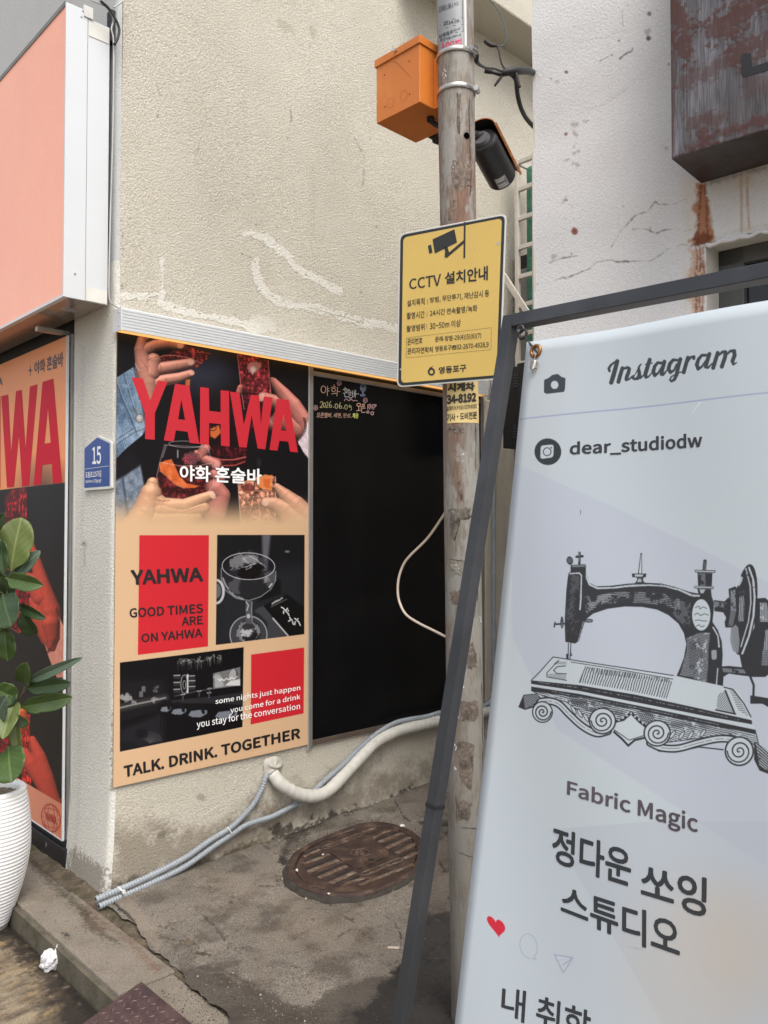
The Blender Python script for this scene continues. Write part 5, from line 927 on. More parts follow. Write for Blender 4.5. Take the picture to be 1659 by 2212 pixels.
# ------------------------------------------------------------------ security camera behind the pole
ca0, ca1 = dep(c2(1462, 905), 2.86), dep(c3(-62, 1160), 3.02)
cam_ = thing('security_camera', 'black cylindrical security camera with an orange-edged hood, right of the pole', 'camera', tuple(ca0))
axc = (ca1-ca0)/np.linalg.norm(ca1-ca0); rc = .0525
uc = np.cross(axc, F); uc /= np.linalg.norm(uc); vc = np.cross(axc, uc); 
if uc@R < 0: uc = -uc
MB().tube([ca0, ca0+axc*.008, (ca0+ca1)/2, ca1-axc*.006, ca1], [rc*.9, rc, rc, rc, rc*.94], 32).obj('body', mat('camera_black', (.014, .014, .015), .42, 0, .1, 12), cam_, smooth=False, bevel=.001)
MB().tube([ca0+axc*(.25*np.linalg.norm(ca1-ca0)), ca0+axc*(.25*np.linalg.norm(ca1-ca0)+.001)], rc+.0006, 32).obj('seam', M['dark'], cam_)
MB().tube([ca0-axc*.0, ca0-axc*.012], [rc*.6, rc*.5], 20).obj('rear_cap', mat('rear_grey', (.09, .09, .1), .5), cam_, smooth=False)
hoodm = [mat('hood_orange', lin((222, 128, 56)), .35, 0, .12, 20, c2=lin((240, 176, 110)), c2s=30, stretch=(1, 1, .3)), M['black']]
Lc = np.linalg.norm(ca1-ca0); vv0 = -F-(-F@axc)*axc; vv0 /= np.linalg.norm(vv0); ww0 = np.cross(axc, vv0); ww0 = ww0 if ww0@R > 0 else -ww0
for r_, e_, m_, nm_ in ((rc+.0125, .03, hoodm[0], 'hood'), (rc+.010, .027, hoodm[1], 'hood_lining')):
    MB().grid(np.array([[ca0+axc*s_+r_*(math.cos(a)*vv0+math.sin(a)*ww0) for a in np.linspace(math.radians(62), math.radians(205), 24)] for s_ in np.linspace(-e_, Lc+e_, 8)])).obj(nm_, m_, cam_, smooth=True)
a0_ = math.radians(60); eR = lambda s_, r_, a_=a0_: ca0+axc*s_+r_*(math.cos(a_)*vv0+math.sin(a_)*ww0)
MB().grid(np.array([[eR(s_, r_) for r_ in (rc+.009, rc+.012, rc+.017)] for s_ in np.linspace(-.028, Lc+.03, 10)])).obj('hood_edge', hoodm[0], cam_, smooth=True)
MB().grid(np.array([[eR(-.029, r_, a_) for r_ in (rc+.0105, rc+.0130)] for a_ in np.linspace(a0_, math.radians(205), 20)])).obj('hood_edge', hoodm[0], cam_, smooth=True)
Pl = Plane(ca0, -F)
Pk = (ca0+ca1)/2-F*0; vv = (-F-(-F@axc)*axc); vv /= np.linalg.norm(vv); ww = np.cross(axc, vv); ww = ww if ww@R > 0 else -ww
def lab(s_, a): return ca0+axc*s_+(rc+.0007)*(math.cos(a)*vv+math.sin(a)*ww)
MB().grid(np.array([[lab(s_, a) for a in np.linspace(-1.05, -.25, 8)] for s_ in (.14, .19)])).obj('rating_label', mat('label_silver', (.3, .3, .31), .4), cam_, smooth=True)
for k in range(5): MB().grid(np.array([[lab(s_+.0, a)*1.0+vv*.0005 for a in np.linspace(-1.0, -.35-.1*(k % 2), 6)] for s_ in (.145+k*.009, .148+k*.009)])).obj('print_line', M['ink_white'] if k != 2 else M['ink_black'], cam_)
Pm = pz(ca0[2]-.0); bk = Pm+(ca0-Pm)/2
MB().tube(cr([dep(c2(1120, 862), 2.86), dep(c2(1160, 885), 2.86), dep(c2(1215, 900), 2.86), dep(c2(1330, 895), 2.88), dep(c2(1430, 890), 2.88), ca0-axc*.004], 6), [.014]*6+[.022]*24+[.018], 14).obj('mount_arm', M['black'], cam_, smooth=True)

# ------------------------------------------------------------------ yellow notice on the pole
rS = -R*2870*0+R*(-2870)-U*(-61)+F*1780; rS /= np.linalg.norm(rS); cS_ = R*(-130)-U*10224+F*1780; cS_ -= (cS_@rS)*rS; cS_ /= np.linalg.norm(cS_)
PS0 = dep((862, 505), 2.55); SS = Plane(PS0, np.cross(rS, cS_))
Pmid = SS((975, 650)); dlt = 0
cs = thing('cctv_sign', 'yellow CCTV notice board with black border, fixed to the pole in front of the wall', 'sign', tuple(Pmid))
q4 = [(862, 505), (1094, 461), (1081, 819), (857, 837)]
plate(rnd(q4, 15, 6), .0035, 'board', mat('sign_white', (.68, .68, .66), .4, 0, .03), SS, cs, 0)
def inset(k):
    c_ = np.mean(np.array(q4), 0); return [tuple(c_+(np.array(p)-c_)*np.array([1-k/116., 1-k/176.])) for p in q4]
flat(rnd(inset(3.2), 13, 6), SS, M['ink_sign'], cs, 'border', .0006)
Myl = mat('sign_yellow', lin((222, 190, 108)), .38, 0, .04, 6, speck=.02)
flat(rnd(inset(9.5), 10, 6), SS, Myl, cs, 'yellow_field', .0010)
IS = M['ink_sign']; o_ = .0016
flat(rnd(c2((1143, 1550), (1285, 1484), (1302, 1570), (1158, 1642)), 1.5), SS, IS, cs, 'camera_symbol', o_)
flat(c2((1113, 1592), (1134, 1584), (1143, 1636), (1122, 1644)), SS, IS, cs, 'camera_symbol', o_)
flat(c2((1216, 1598), (1240, 1596), (1252, 1640), (1228, 1642)), SS, IS, cs, 'camera_symbol', o_)
ribbon(c2((1234, 1660), (1352, 1560)), 2.9, SS, IS, cs, 'camera_symbol', o_); ribbon(c2((1234, 1636), (1232, 1668)), 3.6, SS, IS, cs, 'camera_symbol', o_+.0001)
ribbon(c2((1352, 1438), (1349, 1672)), 1.9, SS, IS, cs, 'camera_symbol', o_+.0002)
text('CCTV', c2((992, 1808), (1198, 1772), (1198, 1850), (992, 1875)), SS, IS, cs, o_, bold=.012)
text('설치안내', c2((1222, 1765), (1502, 1720), (1502, 1815), (1222, 1842)), SS, IS, cs, o_, bold=.022)
for b_, qa in [('설치목적', ((978, 1945), (1092, 1927), (1092, 1975), (978, 1985))), ('방범, 무단투기, 재난감시 등', ((1127, 1925), (1510, 1875), (1510, 1925), (1127, 1965))), ('촬영시간', ((976, 2025), (1092, 2012), (1092, 2058), (976, 2068))), ('24시간 연속촬영/녹화', ((1126, 2010), (1433, 1972), (1433, 2022), (1126, 2052))),
               ('촬영범위', ((975, 2110), (1092, 2094), (1092, 2138), (975, 2150))), ('30~50m 이상', ((1125, 2090), (1326, 2068), (1326, 2115), (1125, 2136)))]: text(b_, c2(*qa), SS, IS, cs, o_, bold=.008)
for x, y in [(1110, 1950), (1108, 2030), (1106, 2112)]: ribbon(c2((x, y-14), (x, y+22)), .3, SS, IS, cs, 'rule', o_)
text('관리번호', c5((980, -20), (1078, -28), (1078, 12), (980, 25)), SS, IS, cs, o_, bold=.01)
text('문래-방범-29(4)(5)(6)(7)', c5((1160, -32), (1458, -58), (1458, -18), (1160, 8)), SS, IS, cs, o_, bold=.01)
text('관리자연락처', c5((980, 42), (1145, 32), (1145, 72), (980, 84)), SS, IS, cs, o_, bold=.01)
text('영등포구☎02-2670-4928,9', c5((1160, 30), (1507, -2), (1507, 42), (1160, 70)), SS, IS, cs, o_, bold=.01)
ribbon(rnd(c5((975, -24), (1525, -90), (1522, 52), (972, 106)), 2)+[rnd(c5((975, -24), (1525, -90), (1522, 52), (972, 106)), 2)[0]], .25, SS, IS, cs, 'rule', o_)
text('영등포구', c5((1183, 165), (1362, 145), (1362, 195), (1183, 210)), SS, IS, cs, o_, bold=.022)
eg = c5(1136, 196); ribbon([(eg[0]+6*math.cos(a), eg[1]+6.4*math.sin(a)) for a in np.linspace(0, 6.3, 22)], 2, SS, IS, cs, 'emblem', o_); ribbon([(eg[0]-5.5, eg[1]-1, 2), (eg[0]-3, eg[1]-8, 1.4), (eg[0]+4.5, eg[1]-12.5, .3)], 1, SS, IS, cs, 'emblem', o_+.0002)
mpl = mat('paint_chip', (.5, .47, .42), .7)
for q, k in [(c2(1568, 1577), 3.2), (c2(1580, 1570), 2), (c5(938, 180), 2), (c2(1416, 1607), 1.4), (c2(1552, 1758), .8)]: flat([(q[0]+k*(1+.3*math.sin(a*3))*math.cos(a)*1.3, q[1]+k*math.sin(a)) for a in np.linspace(0, 6.28, 10)[:-1]], SS, mpl, cs, 'chip', o_)
Ppole = pz(Pmid[2]+.1)
for dz in (.14, -.12):
    a = pz(Pmid[2]+dz); b = a+(SS.P-a)@SS.n*SS.n
    MB().box((-.02, -.014, -np.linalg.norm(b-a)+.004), (.02, .014, -.004), (rS, cS_, SS.n if (b-a)@SS.n < 0 else -SS.n), a).obj('bracket', M['steel'], cs)
#PART5
# ------------------------------------------------------------------ pipes and conduits on the alley wall
def conduit(pts, r, name, label, m=M['conduit'], ridge=.26, step=.0068, ends=True, group=None, kind='conduit'):
    P = resample(cr(pts, 10), step); o = MB().tube(P, r, 12, ridge=ridge).obj(name, m, smooth=False, loc=tuple(P[0])); tag(o, label, kind, group); return o
def onB(ps, ys): return [ony(q, y) for q, y in zip(ps, ys if hasattr(ys, '__len__') else [ys]*len(ps))]
U_ = c7((622, 1405), (800, 1330), (1000, 1240), (1200, 1135), (1350, 1030), (1480, 950), (1560, 880), (1640, 790))+c8((38, 690), (60, 620), (72, 596))
conduit(onB(U_, [3.315, 3.33, 3.35, 3.365, 3.372, 3.375, 3.38, 3.38, 3.385, 3.39, 3.405]), .0115, 'grey_conduit', 'upper of two ribbed grey conduits, running up into the sealed wall hole', group='ribbed grey conduits tied together')
L_ = c7((642, 1450), (800, 1380), (1000, 1290), (1200, 1190), (1400, 1050), (1500, 985), (1580, 930), (1658, 900))+c8((100, 870), (200, 820), (300, 762), (400, 678), (450, 630), (560, 535), (650, 445), (745, 362), (800, 318), (900, 262), (1000, 238), (1100, 222), (1190, 196), (1320, 175), (1430, 160), (1500, 140), (1530, 95), (1541, 0))
L2 = c5((1541, 2100), (1540, 1900), (1540, 1500), (1541, 1000), (1543, 700), (1540, 400), (1530, 300), (1528, 260))
conduit(onB(L_, [3.30, 3.325, 3.345, 3.36, 3.37, 3.372]+[3.375]*22)+onB(L2, 3.375), .0115, 'grey_conduit', 'longer ribbed grey conduit following the white pipe and climbing behind the pole', group='ribbed grey conduits tied together')
for o_, k_, dz in (('grey_conduit', 0, 0), ('grey_conduit.001', 1, 0)):
    oo = bpy.data.objects[o_]; pA_ = np.array(oo.location); nx2 = ony([c7(800, 1330), c7(800, 1380)][k_], 3.33); t_ = (pA_-nx2)/np.linalg.norm(pA_-nx2)
    MB().tube([pA_-t_*.001, pA_+t_*.0006], .0082, 12).obj('open_end', M['black'], oo); MB().tube([pA_+.0105*(math.cos(a)*np.array([0, 1., 0])+math.sin(a)*np.cross(t_, (0, 1, 0))) for a in np.linspace(0, 2*math.pi, 20)], .0017, 5, caps=False).obj('rim', M['conduit'], oo)
W_ = c8((105, 590), (160, 655), (250, 712), (330, 735), (400, 733), (470, 700), (560, 612), (700, 462), (780, 385), (870, 335), (960, 302), (1100, 270), (1200, 246), (1330, 225), (1500, 190), (1600, 170), (1720, 150))
Pw = resample(cr(onB(W_, [3.40, 3.365, 3.345, 3.34, 3.34, 3.345, 3.355, 3.36]+[3.365]*9), 10), .012)
rw = [.0325*(1+.05*math.sin(i*1.9)+.03*math.sin(i*.37)) for i in range(len(Pw))]
tag(MB().tube(Pw, rw, 18).obj('wrapped_pipe', M['lagging'], smooth=True, loc=tuple(Pw[0])), 'thick white wrapped pipe sagging from the wall hole and rising under the blackboard', 'pipe')
Pc = ony(c8(105, 548), YB-.004); mb = MB(); G = []
for i in range(7):
    r = i/6; G.append([Pc+np.array([.058*r*math.cos(a)*(1+.16*math.sin(3*a+1)), -.026*(1-r**2)*(1+.3*math.sin(a*5+r*4)), .062*r*math.sin(a)*(1+.14*math.cos(2*a))]) for a in np.linspace(0, 2*math.pi, 25)])
tag(mb.grid(np.array(G)).obj('sealant_blob', M['caulk'], smooth=True, loc=tuple(Pc)), 'lumpy grey sealant round the pipe hole below the tan poster', 'sealant')
def tie(pa, pb, name_label, w=.0025):
    pa, pb = np.array(pa), np.array(pb); mid = (pa+pb)/2; d = (pb-pa)/np.linalg.norm(pb-pa); n = np.array([0, -1., 0]); hw = np.linalg.norm(pb-pa)/2
    G = [mid+d*hw*math.cos(a)+n*.018*math.sin(a) for a in np.linspace(0, 2*math.pi, 25)]
    o = MB().tube(G, w, 6, caps=False).obj('cable_tie', M['tie'], smooth=True, loc=tuple(mid)); tag(o, name_label, 'cable tie', 'cable ties round the conduits'); return o
tie(ony(c7(768, 1325), 3.325), ony(c7(806, 1388), 3.325), 'pale cable tie round the two conduits near their open ends', .0035)
MB().box((-.006, -.006, -.006), (.006, .006, .006), None, ony(c7(800, 1355), 3.30)).obj('cable_tie_head', M['tie'], None)
bpy.data.objects['cable_tie_head'].parent = bpy.data.objects['cable_tie']; bpy.data.objects['cable_tie_head'].location = bpy.data.objects['cable_tie_head'].location-bpy.data.objects['cable_tie'].location
tie(ony(c7(1472, 940), 3.372), ony(c7(1498, 992), 3.372), 'pale cable tie round the conduits where they part')
tie(ony(c8(742, 352), 3.355), ony(c8(800, 412), 3.355), 'thin wire tie holding conduit to the white pipe below the blackboard', .0012)
tie(ony(c8(1138, 205), 3.355), ony(c8(1155, 290), 3.355), 'thin tie on the white pipe just left of the pole', .0012)

# cream hose looping out from the pole
H_ = c5((1262, 1060), (1240, 1082), (1205, 1140), (1110, 1275), (1000, 1385), (955, 1445), (925, 1530), (918, 1620), (932, 1695), (972, 1768), (1050, 1822), (1150, 1872), (1256, 1925))
Hp = [dep(q, z) for q, z in zip(H_, [2.66, 2.68, 2.71, 2.76, 2.8, 2.82, 2.83, 2.83, 2.82, 2.79, 2.74, 2.69, 2.64])]
tag(MB().tube(cr(Hp, 8), .0042, 10).obj('cream_cable', mat('cream_sheath', (.52, .43, .35), .5, 0, .08, 14), smooth=True, loc=tuple(Hp[0])), 'stiff cream cable looping out from the pole over the blackboard', 'cable')

# ------------------------------------------------------------------ manhole cover with its collar
ZM = .052
def OM(q, dz=0): return onz(q, ZM+dz)
mh = thing('manhole_cover', 'rusty brown rounded water-meter cover with raised bars, in the alley floor', 'manhole cover', tuple(OM(cM(850, 520))))
out = cM((150, 600), (165, 700), (260, 790), (420, 855), (600, 890), (800, 893), (980, 862), (1160, 790), (1320, 705), (1440, 600), (1475, 480), (1450, 370), (1380, 280), (1250, 215), (1080, 178), (900, 185), (720, 235), (500, 320), (330, 400), (210, 490))
oc = [np.array(p) for p in cr([OM(p) for p in out]+[OM(out[0])], 3)][:-1]; cen = np.mean(oc, 0)
Mi = mat('rusty_cast_iron', (.05, .03, .024), .62, .25, .35, 14, bump=.7, bs=160, bd=.0018, c2=(.12, .075, .05), c2s=11, c2lo=.5, c2hi=.64, speck=.4, specks=140)
Mi2 = mat('worn_raised_iron', (.105, .066, .046), .7, .1, .3, 20, bump=.5, bs=200, bd=.001, c2=(.21, .17, .13), c2s=16, c2lo=.48, c2hi=.62, speck=.3)
def ringm(k0, k1, z0, z1, nm, m_):
    a = [cen+(p-cen)*k0+[0, 0, z0] for p in oc]; b = [cen+(p-cen)*k1+[0, 0, z1] for p in oc]; n = len(a); return a, b, n
mb = MB(); rings = [(1.045, -.09), (1.04, -.004), (1.0, .004), (.965, .003), (.935, -.001), (.925, -.016), (.9, -.02)]; G = np.array([[cen+(p-cen)*k+[0, 0, z] for p in oc+[oc[0]]] for k, z in rings]); mb.grid(G); mb.obj('collar', Mi, mh, smooth=False)
lid = [cen+(p-cen)*.905+[0, 0, -.008] for p in oc]; mb = MB(); n = len(lid); mb.add(lid+[cen+np.array([0, 0, -.008])], [(i, (i+1) % n, n) for i in range(n)]); mb.obj('lid', Mi, mh)
def bar(a, b, w, h=.0045, nm='bar', m_=Mi2):
    A, B = OM(a, -.0078), OM(b, -.0078); d = (B-A)/np.linalg.norm(B-A); n_ = np.cross((0, 0, 1), d); w = w*1.55; MB().box((0, -w, 0), (np.linalg.norm(B-A), w, h), (d, n_, (0, 0, 1)), A).obj(nm, m_, mh, bevel=.001)
for a, b, w in [((290, 525), (455, 452), .006), ((285, 600), (545, 502), .007), ((335, 680), (632, 560), .008), ((440, 742), (718, 618), .008), ((560, 792), (800, 680), .008), ((715, 800), (893, 740), .006), ((880, 280), (1010, 232), .006), ((985, 335), (1160, 258), .006), ((1035, 380), (1290, 288), .008), ((1120, 438), (1360, 330), .008), ((1225, 490), (1425, 390), .008), ((1300, 545), (1440, 480), .007), ((850, 812), (1395, 600), .006), ((360, 400), (870, 212), .005)]: bar(*cM(a, b), w)
Md3 = mat('recess_shade_iron', (.02, .014, .012), .7, .1, .3, 30, bump=.5, bs=200, bd=.001, c2=(.05, .032, .025), c2s=14)
for a, b, w in [((290, 565), (500, 480), .010), ((310, 640), (600, 530), .010), ((380, 712), (690, 588), .010), ((500, 765), (770, 650), .010), ((600, 820), (850, 712), .008), ((920, 300), (1080, 245), .007), ((1010, 358), (1220, 272), .008), ((1070, 410), (1330, 308), .009), ((1170, 465), (1400, 358), .009), ((1255, 520), (1435, 432), .009), ((300, 490), (420, 440), .007), ((1330, 560), (1430, 520), .006)]:
    A, B = OM(cM(*a), -.0078), OM(cM(*b), -.0078); d = (B-A)/np.linalg.norm(B-A); n_ = np.cross((0, 0, 1), d); MB().box((0, -w, 0), (np.linalg.norm(B-A), w, .0012), (d, n_, (0, 0, 1)), A).obj('recess_shade', Md3, mh)  # dark flats between the bars; recess shade put into their colour
ctr = [OM(p, -.0075) for p in cM((555, 490), (610, 455), (905, 350), (960, 345), (1010, 362), (1130, 450), (1158, 485), (1145, 515), (900, 632), (860, 645), (800, 640), (760, 622), (620, 530))]
mb = MB(); mb.add([p+np.array([0, 0, z]) for z in (0, .0045) for p in ctr], [list(range(13)), list(range(13, 26))]+[(i, (i+1) % 13, 13+(i+1) % 13, 13+i) for i in range(13)]); mb.obj('centre_plate', Mi, mh, bevel=.001)
def pill(a, b, w, nm='text_plate'):
    A, B = OM(a, -.0078), OM(b, -.0078); d = (B-A)/np.linalg.norm(B-A); n_ = np.cross((0, 0, 1), d); pts = [A+n_*w*math.cos(t)-d*w*math.sin(t) for t in np.linspace(0, math.pi, 9)]+[B-n_*w*math.cos(t)+d*w*math.sin(t) for t in np.linspace(0, math.pi, 9)]
    MB().tube(pts+[pts[0]], .0022, 6, caps=False).obj(nm, Mi2, mh, smooth=True)
pill(*cM((510, 425), (850, 300)), .016); pill(*cM((900, 690), (1250, 550)), .016)
SM = Plane((0, 0, ZM-.0078), (0, 0, 1)); text('수도 계량기', cM((505, 400), (812, 282), (840, 322), (540, 440)), SM, Mi2, mh, .0015, bold=.02); text('서울특별시', cM((930, 668), (1200, 560), (1225, 590), (960, 705)), SM, Mi2, mh, .0015, bold=.02)
em = OM(cM(858, 478), -.002); MB().tube([em+.045*np.array([math.cos(a), math.sin(a), 0]) for a in np.linspace(0, 2*math.pi, 40)], .0016, 6, caps=False).obj('emblem_ring', Mi2, mh, smooth=True)
for (x, y), r in [((845, 460), .012), ((880, 490), .009), ((825, 490), .008)]: P_ = OM(cM(x, y), -.002); MB().tube([P_+[r*math.cos(a)*1.3, r*math.sin(a), 0] for a in np.linspace(.3, 5.2, 14)], .003, 6).obj('emblem_relief', Mi2, mh, smooth=True)
P_ = OM(cM(965, 550), -.0028); MB().tube([P_-[0, 0, .004], P_+[0, 0, .0006]], .0145, 18).obj('finger_hole', M['black'], mh)
dirt = mat('dark_grit', (.035, .029, .023), .9, 0, .4, 30, bump=.8, bs=180, bd=.005)
mb = MB(); G = np.array([[cen+(p-cen)*(k+.012*math.sin(i*1.7+k*30)+.01*math.sin(i*.6))+[0, 0, z] for i, p in enumerate(oc+[oc[0]])] for k, z in ((1.03, -.004), (1.07, -.012), (1.10, -.026))]); G[:, -1] = G[:, 0]
mb.grid(G).obj('grit_joint', dirt, mh, smooth=True)
# stones and scraps
Ms = mat('pale_stone', (.6, .58, .54), .7, 0, .1, 40); Mst = mat('grey_stone', (.17, .15, .125), .85, 0, .25, 20, bump=.5, bs=90, bd=.003)
def pebble(q, r, m_, z=None, flatn=.55, sd_=1):
    zz = gz(*onz(q, .05)[:2]) if z is None else z; P_ = onz(q, zz+r*flatn*.5); bm = bmesh.new(); bmesh.ops.create_icosphere(bm, subdivisions=2, radius=r); g = random.Random(sd_)
    ph = [g.random()*6 for _ in range(3)]
    for v in bm.verts: k = 1+.22*math.sin(v.co.x/r*3+ph[0])*math.cos(v.co.y/r*2.5+ph[1])+.12*math.sin(v.co.z/r*5+ph[2]); v.co = Vector((v.co.x*k, v.co.y*k*.8, v.co.z*k*flatn))
    me = bpy.data.meshes.new('pebble'); bm.to_mesh(me); bm.free(); me.materials.append(m_); o = bpy.data.objects.new('pebble', me); col.objects.link(o); o.location = P_; o.rotation_euler = (0, 0, ph[0]); return o
for i, (q, r, l) in enumerate([(cM(1278, 207), .014, 'white angular pebble at the right rim of the manhole cover'), (cM(221, 655), .008, 'small white pebble at the left rim of the manhole cover'), (cM(481, 497), .006, 'tiny white pebble lying on the left bars of the manhole cover'), (cM(541, 890), .006, 'tiny white pebble at the front rim of the manhole cover')]):
    tag(pebble(q, r, Ms, z=ZM+.001, sd_=i), l, 'pebble', 'white pebbles round the manhole cover')
for i, (q, r, l) in enumerate([(cM(850, 140), .022, 'grey stone lump behind the manhole cover, near the wall'), (cM(1010, 105), .045, 'large flat grey stone between manhole cover and wall')]):
    tag(pebble(q, r, Mst, flatn=.3, sd_=9+i), l, 'stone', 'broken stones behind the manhole cover')
gb0, gb1 = MB(), MB(); g = random.Random(4)
def chip(P_, r):
    gb = gb0 if g.random() < .6 else gb1
    pts = [P_+r*np.array([(g.random()-.5)*2, (g.random()-.5)*2, 0]) for _ in range(3)]; t_ = P_+[0, 0, r*.8]; gb.add([*pts, t_], [(0, 1, 2), (0, 1, 3), (1, 2, 3), (2, 0, 3)])
for k in range(900):
    if k < 650: i = g.randrange(len(oc)); P_ = cen+(oc[i]-cen)*(1.03+.17*g.random()**1.6); P_ = P_*[1, 1, 0]+[0, 0, gz(P_[0], P_[1])]
    else:
        X_ = 1.85+2.1*g.random(); P_ = np.array([X_, YB-.015-.05*g.random()**2, gz(X_, 3.4)-.002])
    chip(P_, .002+.006*g.random()**2)
for k in range(2600):
    q = c7(1040+g.random()*1050, 1840+560*g.random()**.8) if k < 2200 else c7(380+g.random()*500, 1200+g.random()*600); P_ = onz(q, .006)
    if k >= 2200 and not (1.47 < P_[0] < 1.56): continue
    P_[2] = gz(*P_[:2]) if P_[0] > 1.5 else .003; chip(P_, .0012+.0045*g.random()**2.5)
for k in range(900):
    X_, Y_ = 1.6+2.2*g.random(), 1.9+1.45*g.random(); chip(np.array([X_, Y_, gz(X_, Y_)]), .0008+.003*g.random()**3)
gr = gb0.obj('grit', mat('grit', (.055, .045, .034), .9, 0, .4, 40)); gr['kind'] = 'stuff'; gr = gb1.obj('sand_grains', mat('sand_grains', (.3, .26, .2), .9, 0, .4, 40)); gr['kind'] = 'stuff'
# cigarette-paper scrap
Pz = onz(c8(890, 1718), gz(*onz(c8(890, 1718), .02)[:2])+.002); a_ = np.array([.62, -.78, 0]); b_ = np.array([.78, .62, 0])
tag(MB().box((-.022, -.008, 0), (.022, .008, .0015), (a_, b_, (0, 0, 1)), Pz).obj('paper_scrap', mat('paper_beige', (.42, .36, .29), .8, 0, .2, 90), loc=tuple(Pz), bevel=.0004), 'small beige paper strip lying on the concrete left of the black leg', 'litter')

# ------------------------------------------------------------------ crumpled tissue beside the kerb
Pt = onz(c7(322, 1800), ZK+.03); bm = bmesh.new(); bmesh.ops.create_icosphere(bm, subdivisions=3, radius=.034); g = random.Random(8)
for v in bm.verts:
    x, y, z = v.co/.034; k = .95+.3*abs(math.sin(3*x+2*y+1))+.3*abs(math.sin(4*z-3*x))-.35*abs(math.sin(5*y+2*z))+g.random()*.1; v.co = Vector((v.co.x*k*.8, v.co.y*k, v.co.z*k*.9))
tail = max(bm.verts, key=lambda v: v.co.z+v.co.x); tail.co += Vector((.0, 0, .03))
me = bpy.data.meshes.new('tissue'); bm.to_mesh(me); bm.free(); me.materials.append(mat('tissue_white', (.56, .55, .56), .95, 0, .12, 60, bump=.8, bs=45, bd=.006)); o = bpy.data.objects.new('tissue', me); col.objects.link(o); o.location = Pt
tag(o, 'crumpled white tissue lying on the road against the kerb', 'tissue')

# ------------------------------------------------------------------ chequer-plate ramp at the kerb
Ta = np.array([1.325, 2.640, .012]); dn = np.array([-.30, .012, ZK-.012+.004]); dn_l = np.linalg.norm(dn); dn_u = dn/dn_l; al = np.array([0, -1., 0]); up = np.cross(dn_u, al); up = up if up[2] > 0 else -up
rp = thing('kerb_ramp', 'rusty brown chequer-plate ramp leaning on the kerb at the bottom edge', 'ramp', tuple(Ta))
Mrp = mat('rusty_plate', (.085, .05, .047), .55, .3, .25, 8, bump=.3, bs=120, bd=.001, c2=(.045, .028, .028), c2s=6, speck=.3, specks=90)
AR = (dn_u, al, up)
MB().box((-.03, 0, 0), (dn_l, 1.1, .006), AR, Ta).obj('plate', Mrp, rp, bevel=.002)
mb = MB(); k = 0
for i in range(11):
    for j in range(34):
        s_, t_ = .0+.03*i, .02+.03*j+.015*(i % 2)
        if s_ > dn_l-.02: continue
        a = math.radians(45 if (i+j) % 2 else -45); u_ = dn_u*math.cos(a)+al*math.sin(a); v_ = np.cross(up, u_); P_ = Ta+dn_u*s_+al*t_+up*.006
        mb.add([P_-u_*.011, P_+v_*.0028, P_+u_*.011, P_-v_*.0028, P_+up*.0018-u_*.004, P_+up*.0018+u_*.004], [(0, 3, 4), (0, 4, 1), (1, 4, 5), (1, 5, 2), (2, 5, 3), (3, 5, 4)])
mb.obj('raised_treads', mat('tread_worn', (.15, .105, .1), .45, .4, .2, 20), rp, kind='stuff')

# ------------------------------------------------------------------ potted fiddle-leaf fig
Pb = onz((-26, 2003), ZK); Pb[2] = ZK
pp = thing('potted_fig', 'fiddle-leaf fig with broad green leaves in a ribbed white pot, at the kerb', 'potted plant', tuple(Pb))
zr = onx((0, 0), 1)[2]*0+.478; RM = .158
prof = []
for k in range(150):
    t = k/149; z = .02+t*(zr-ZK-.02); r = RM*(.50+.52*math.sin(min(1, t*1.55+.02)*math.pi/2)) if t < .62 else RM*(1.02-.13*((t-.62)/.38)**2)
    prof.append((r+(.0022*math.sin(k*2*math.pi/4.2)), z))
H0 = zr-ZK
prof = [(RM*.44, 0), (RM*.5, .004), (RM*.5, .02)]+prof+[(prof[-1][0]+.001, H0+.004), (prof[-1][0]-.006, H0+.010), (prof[-1][0]-.022, H0+.008), (prof[-1][0]-.028, H0-.01), (prof[-1][0]-.03, H0-.05)]
na = 64
G = np.array([[Pb+np.array([r*math.cos(2*math.pi*j/na), r*math.sin(2*math.pi*j/na), z]) for j in range(na+1)] for r, z in prof])
MB().grid(G).obj('pot', mat('white_pot', (.72, .72, .72), .42, 0, .03, 4, bump=.1, bs=80, bd=.0008), pp, smooth=True)
G = np.array([[Pb+np.array([r*math.cos(2*math.pi*j/40), r*math.sin(2*math.pi*j/40), H0-.022+.004*math.sin(j*3+r*90)]) for j in range(41)] for r in np.linspace(0.001, prof[-1][0]+.004, 8)])
MB().grid(G).obj('soil', mat('gritty_soil', (.24, .2, .14), .9, 0, .5, 60, bump=1, bs=160, bd=.006, speck=.6, specks=220), pp, smooth=True)
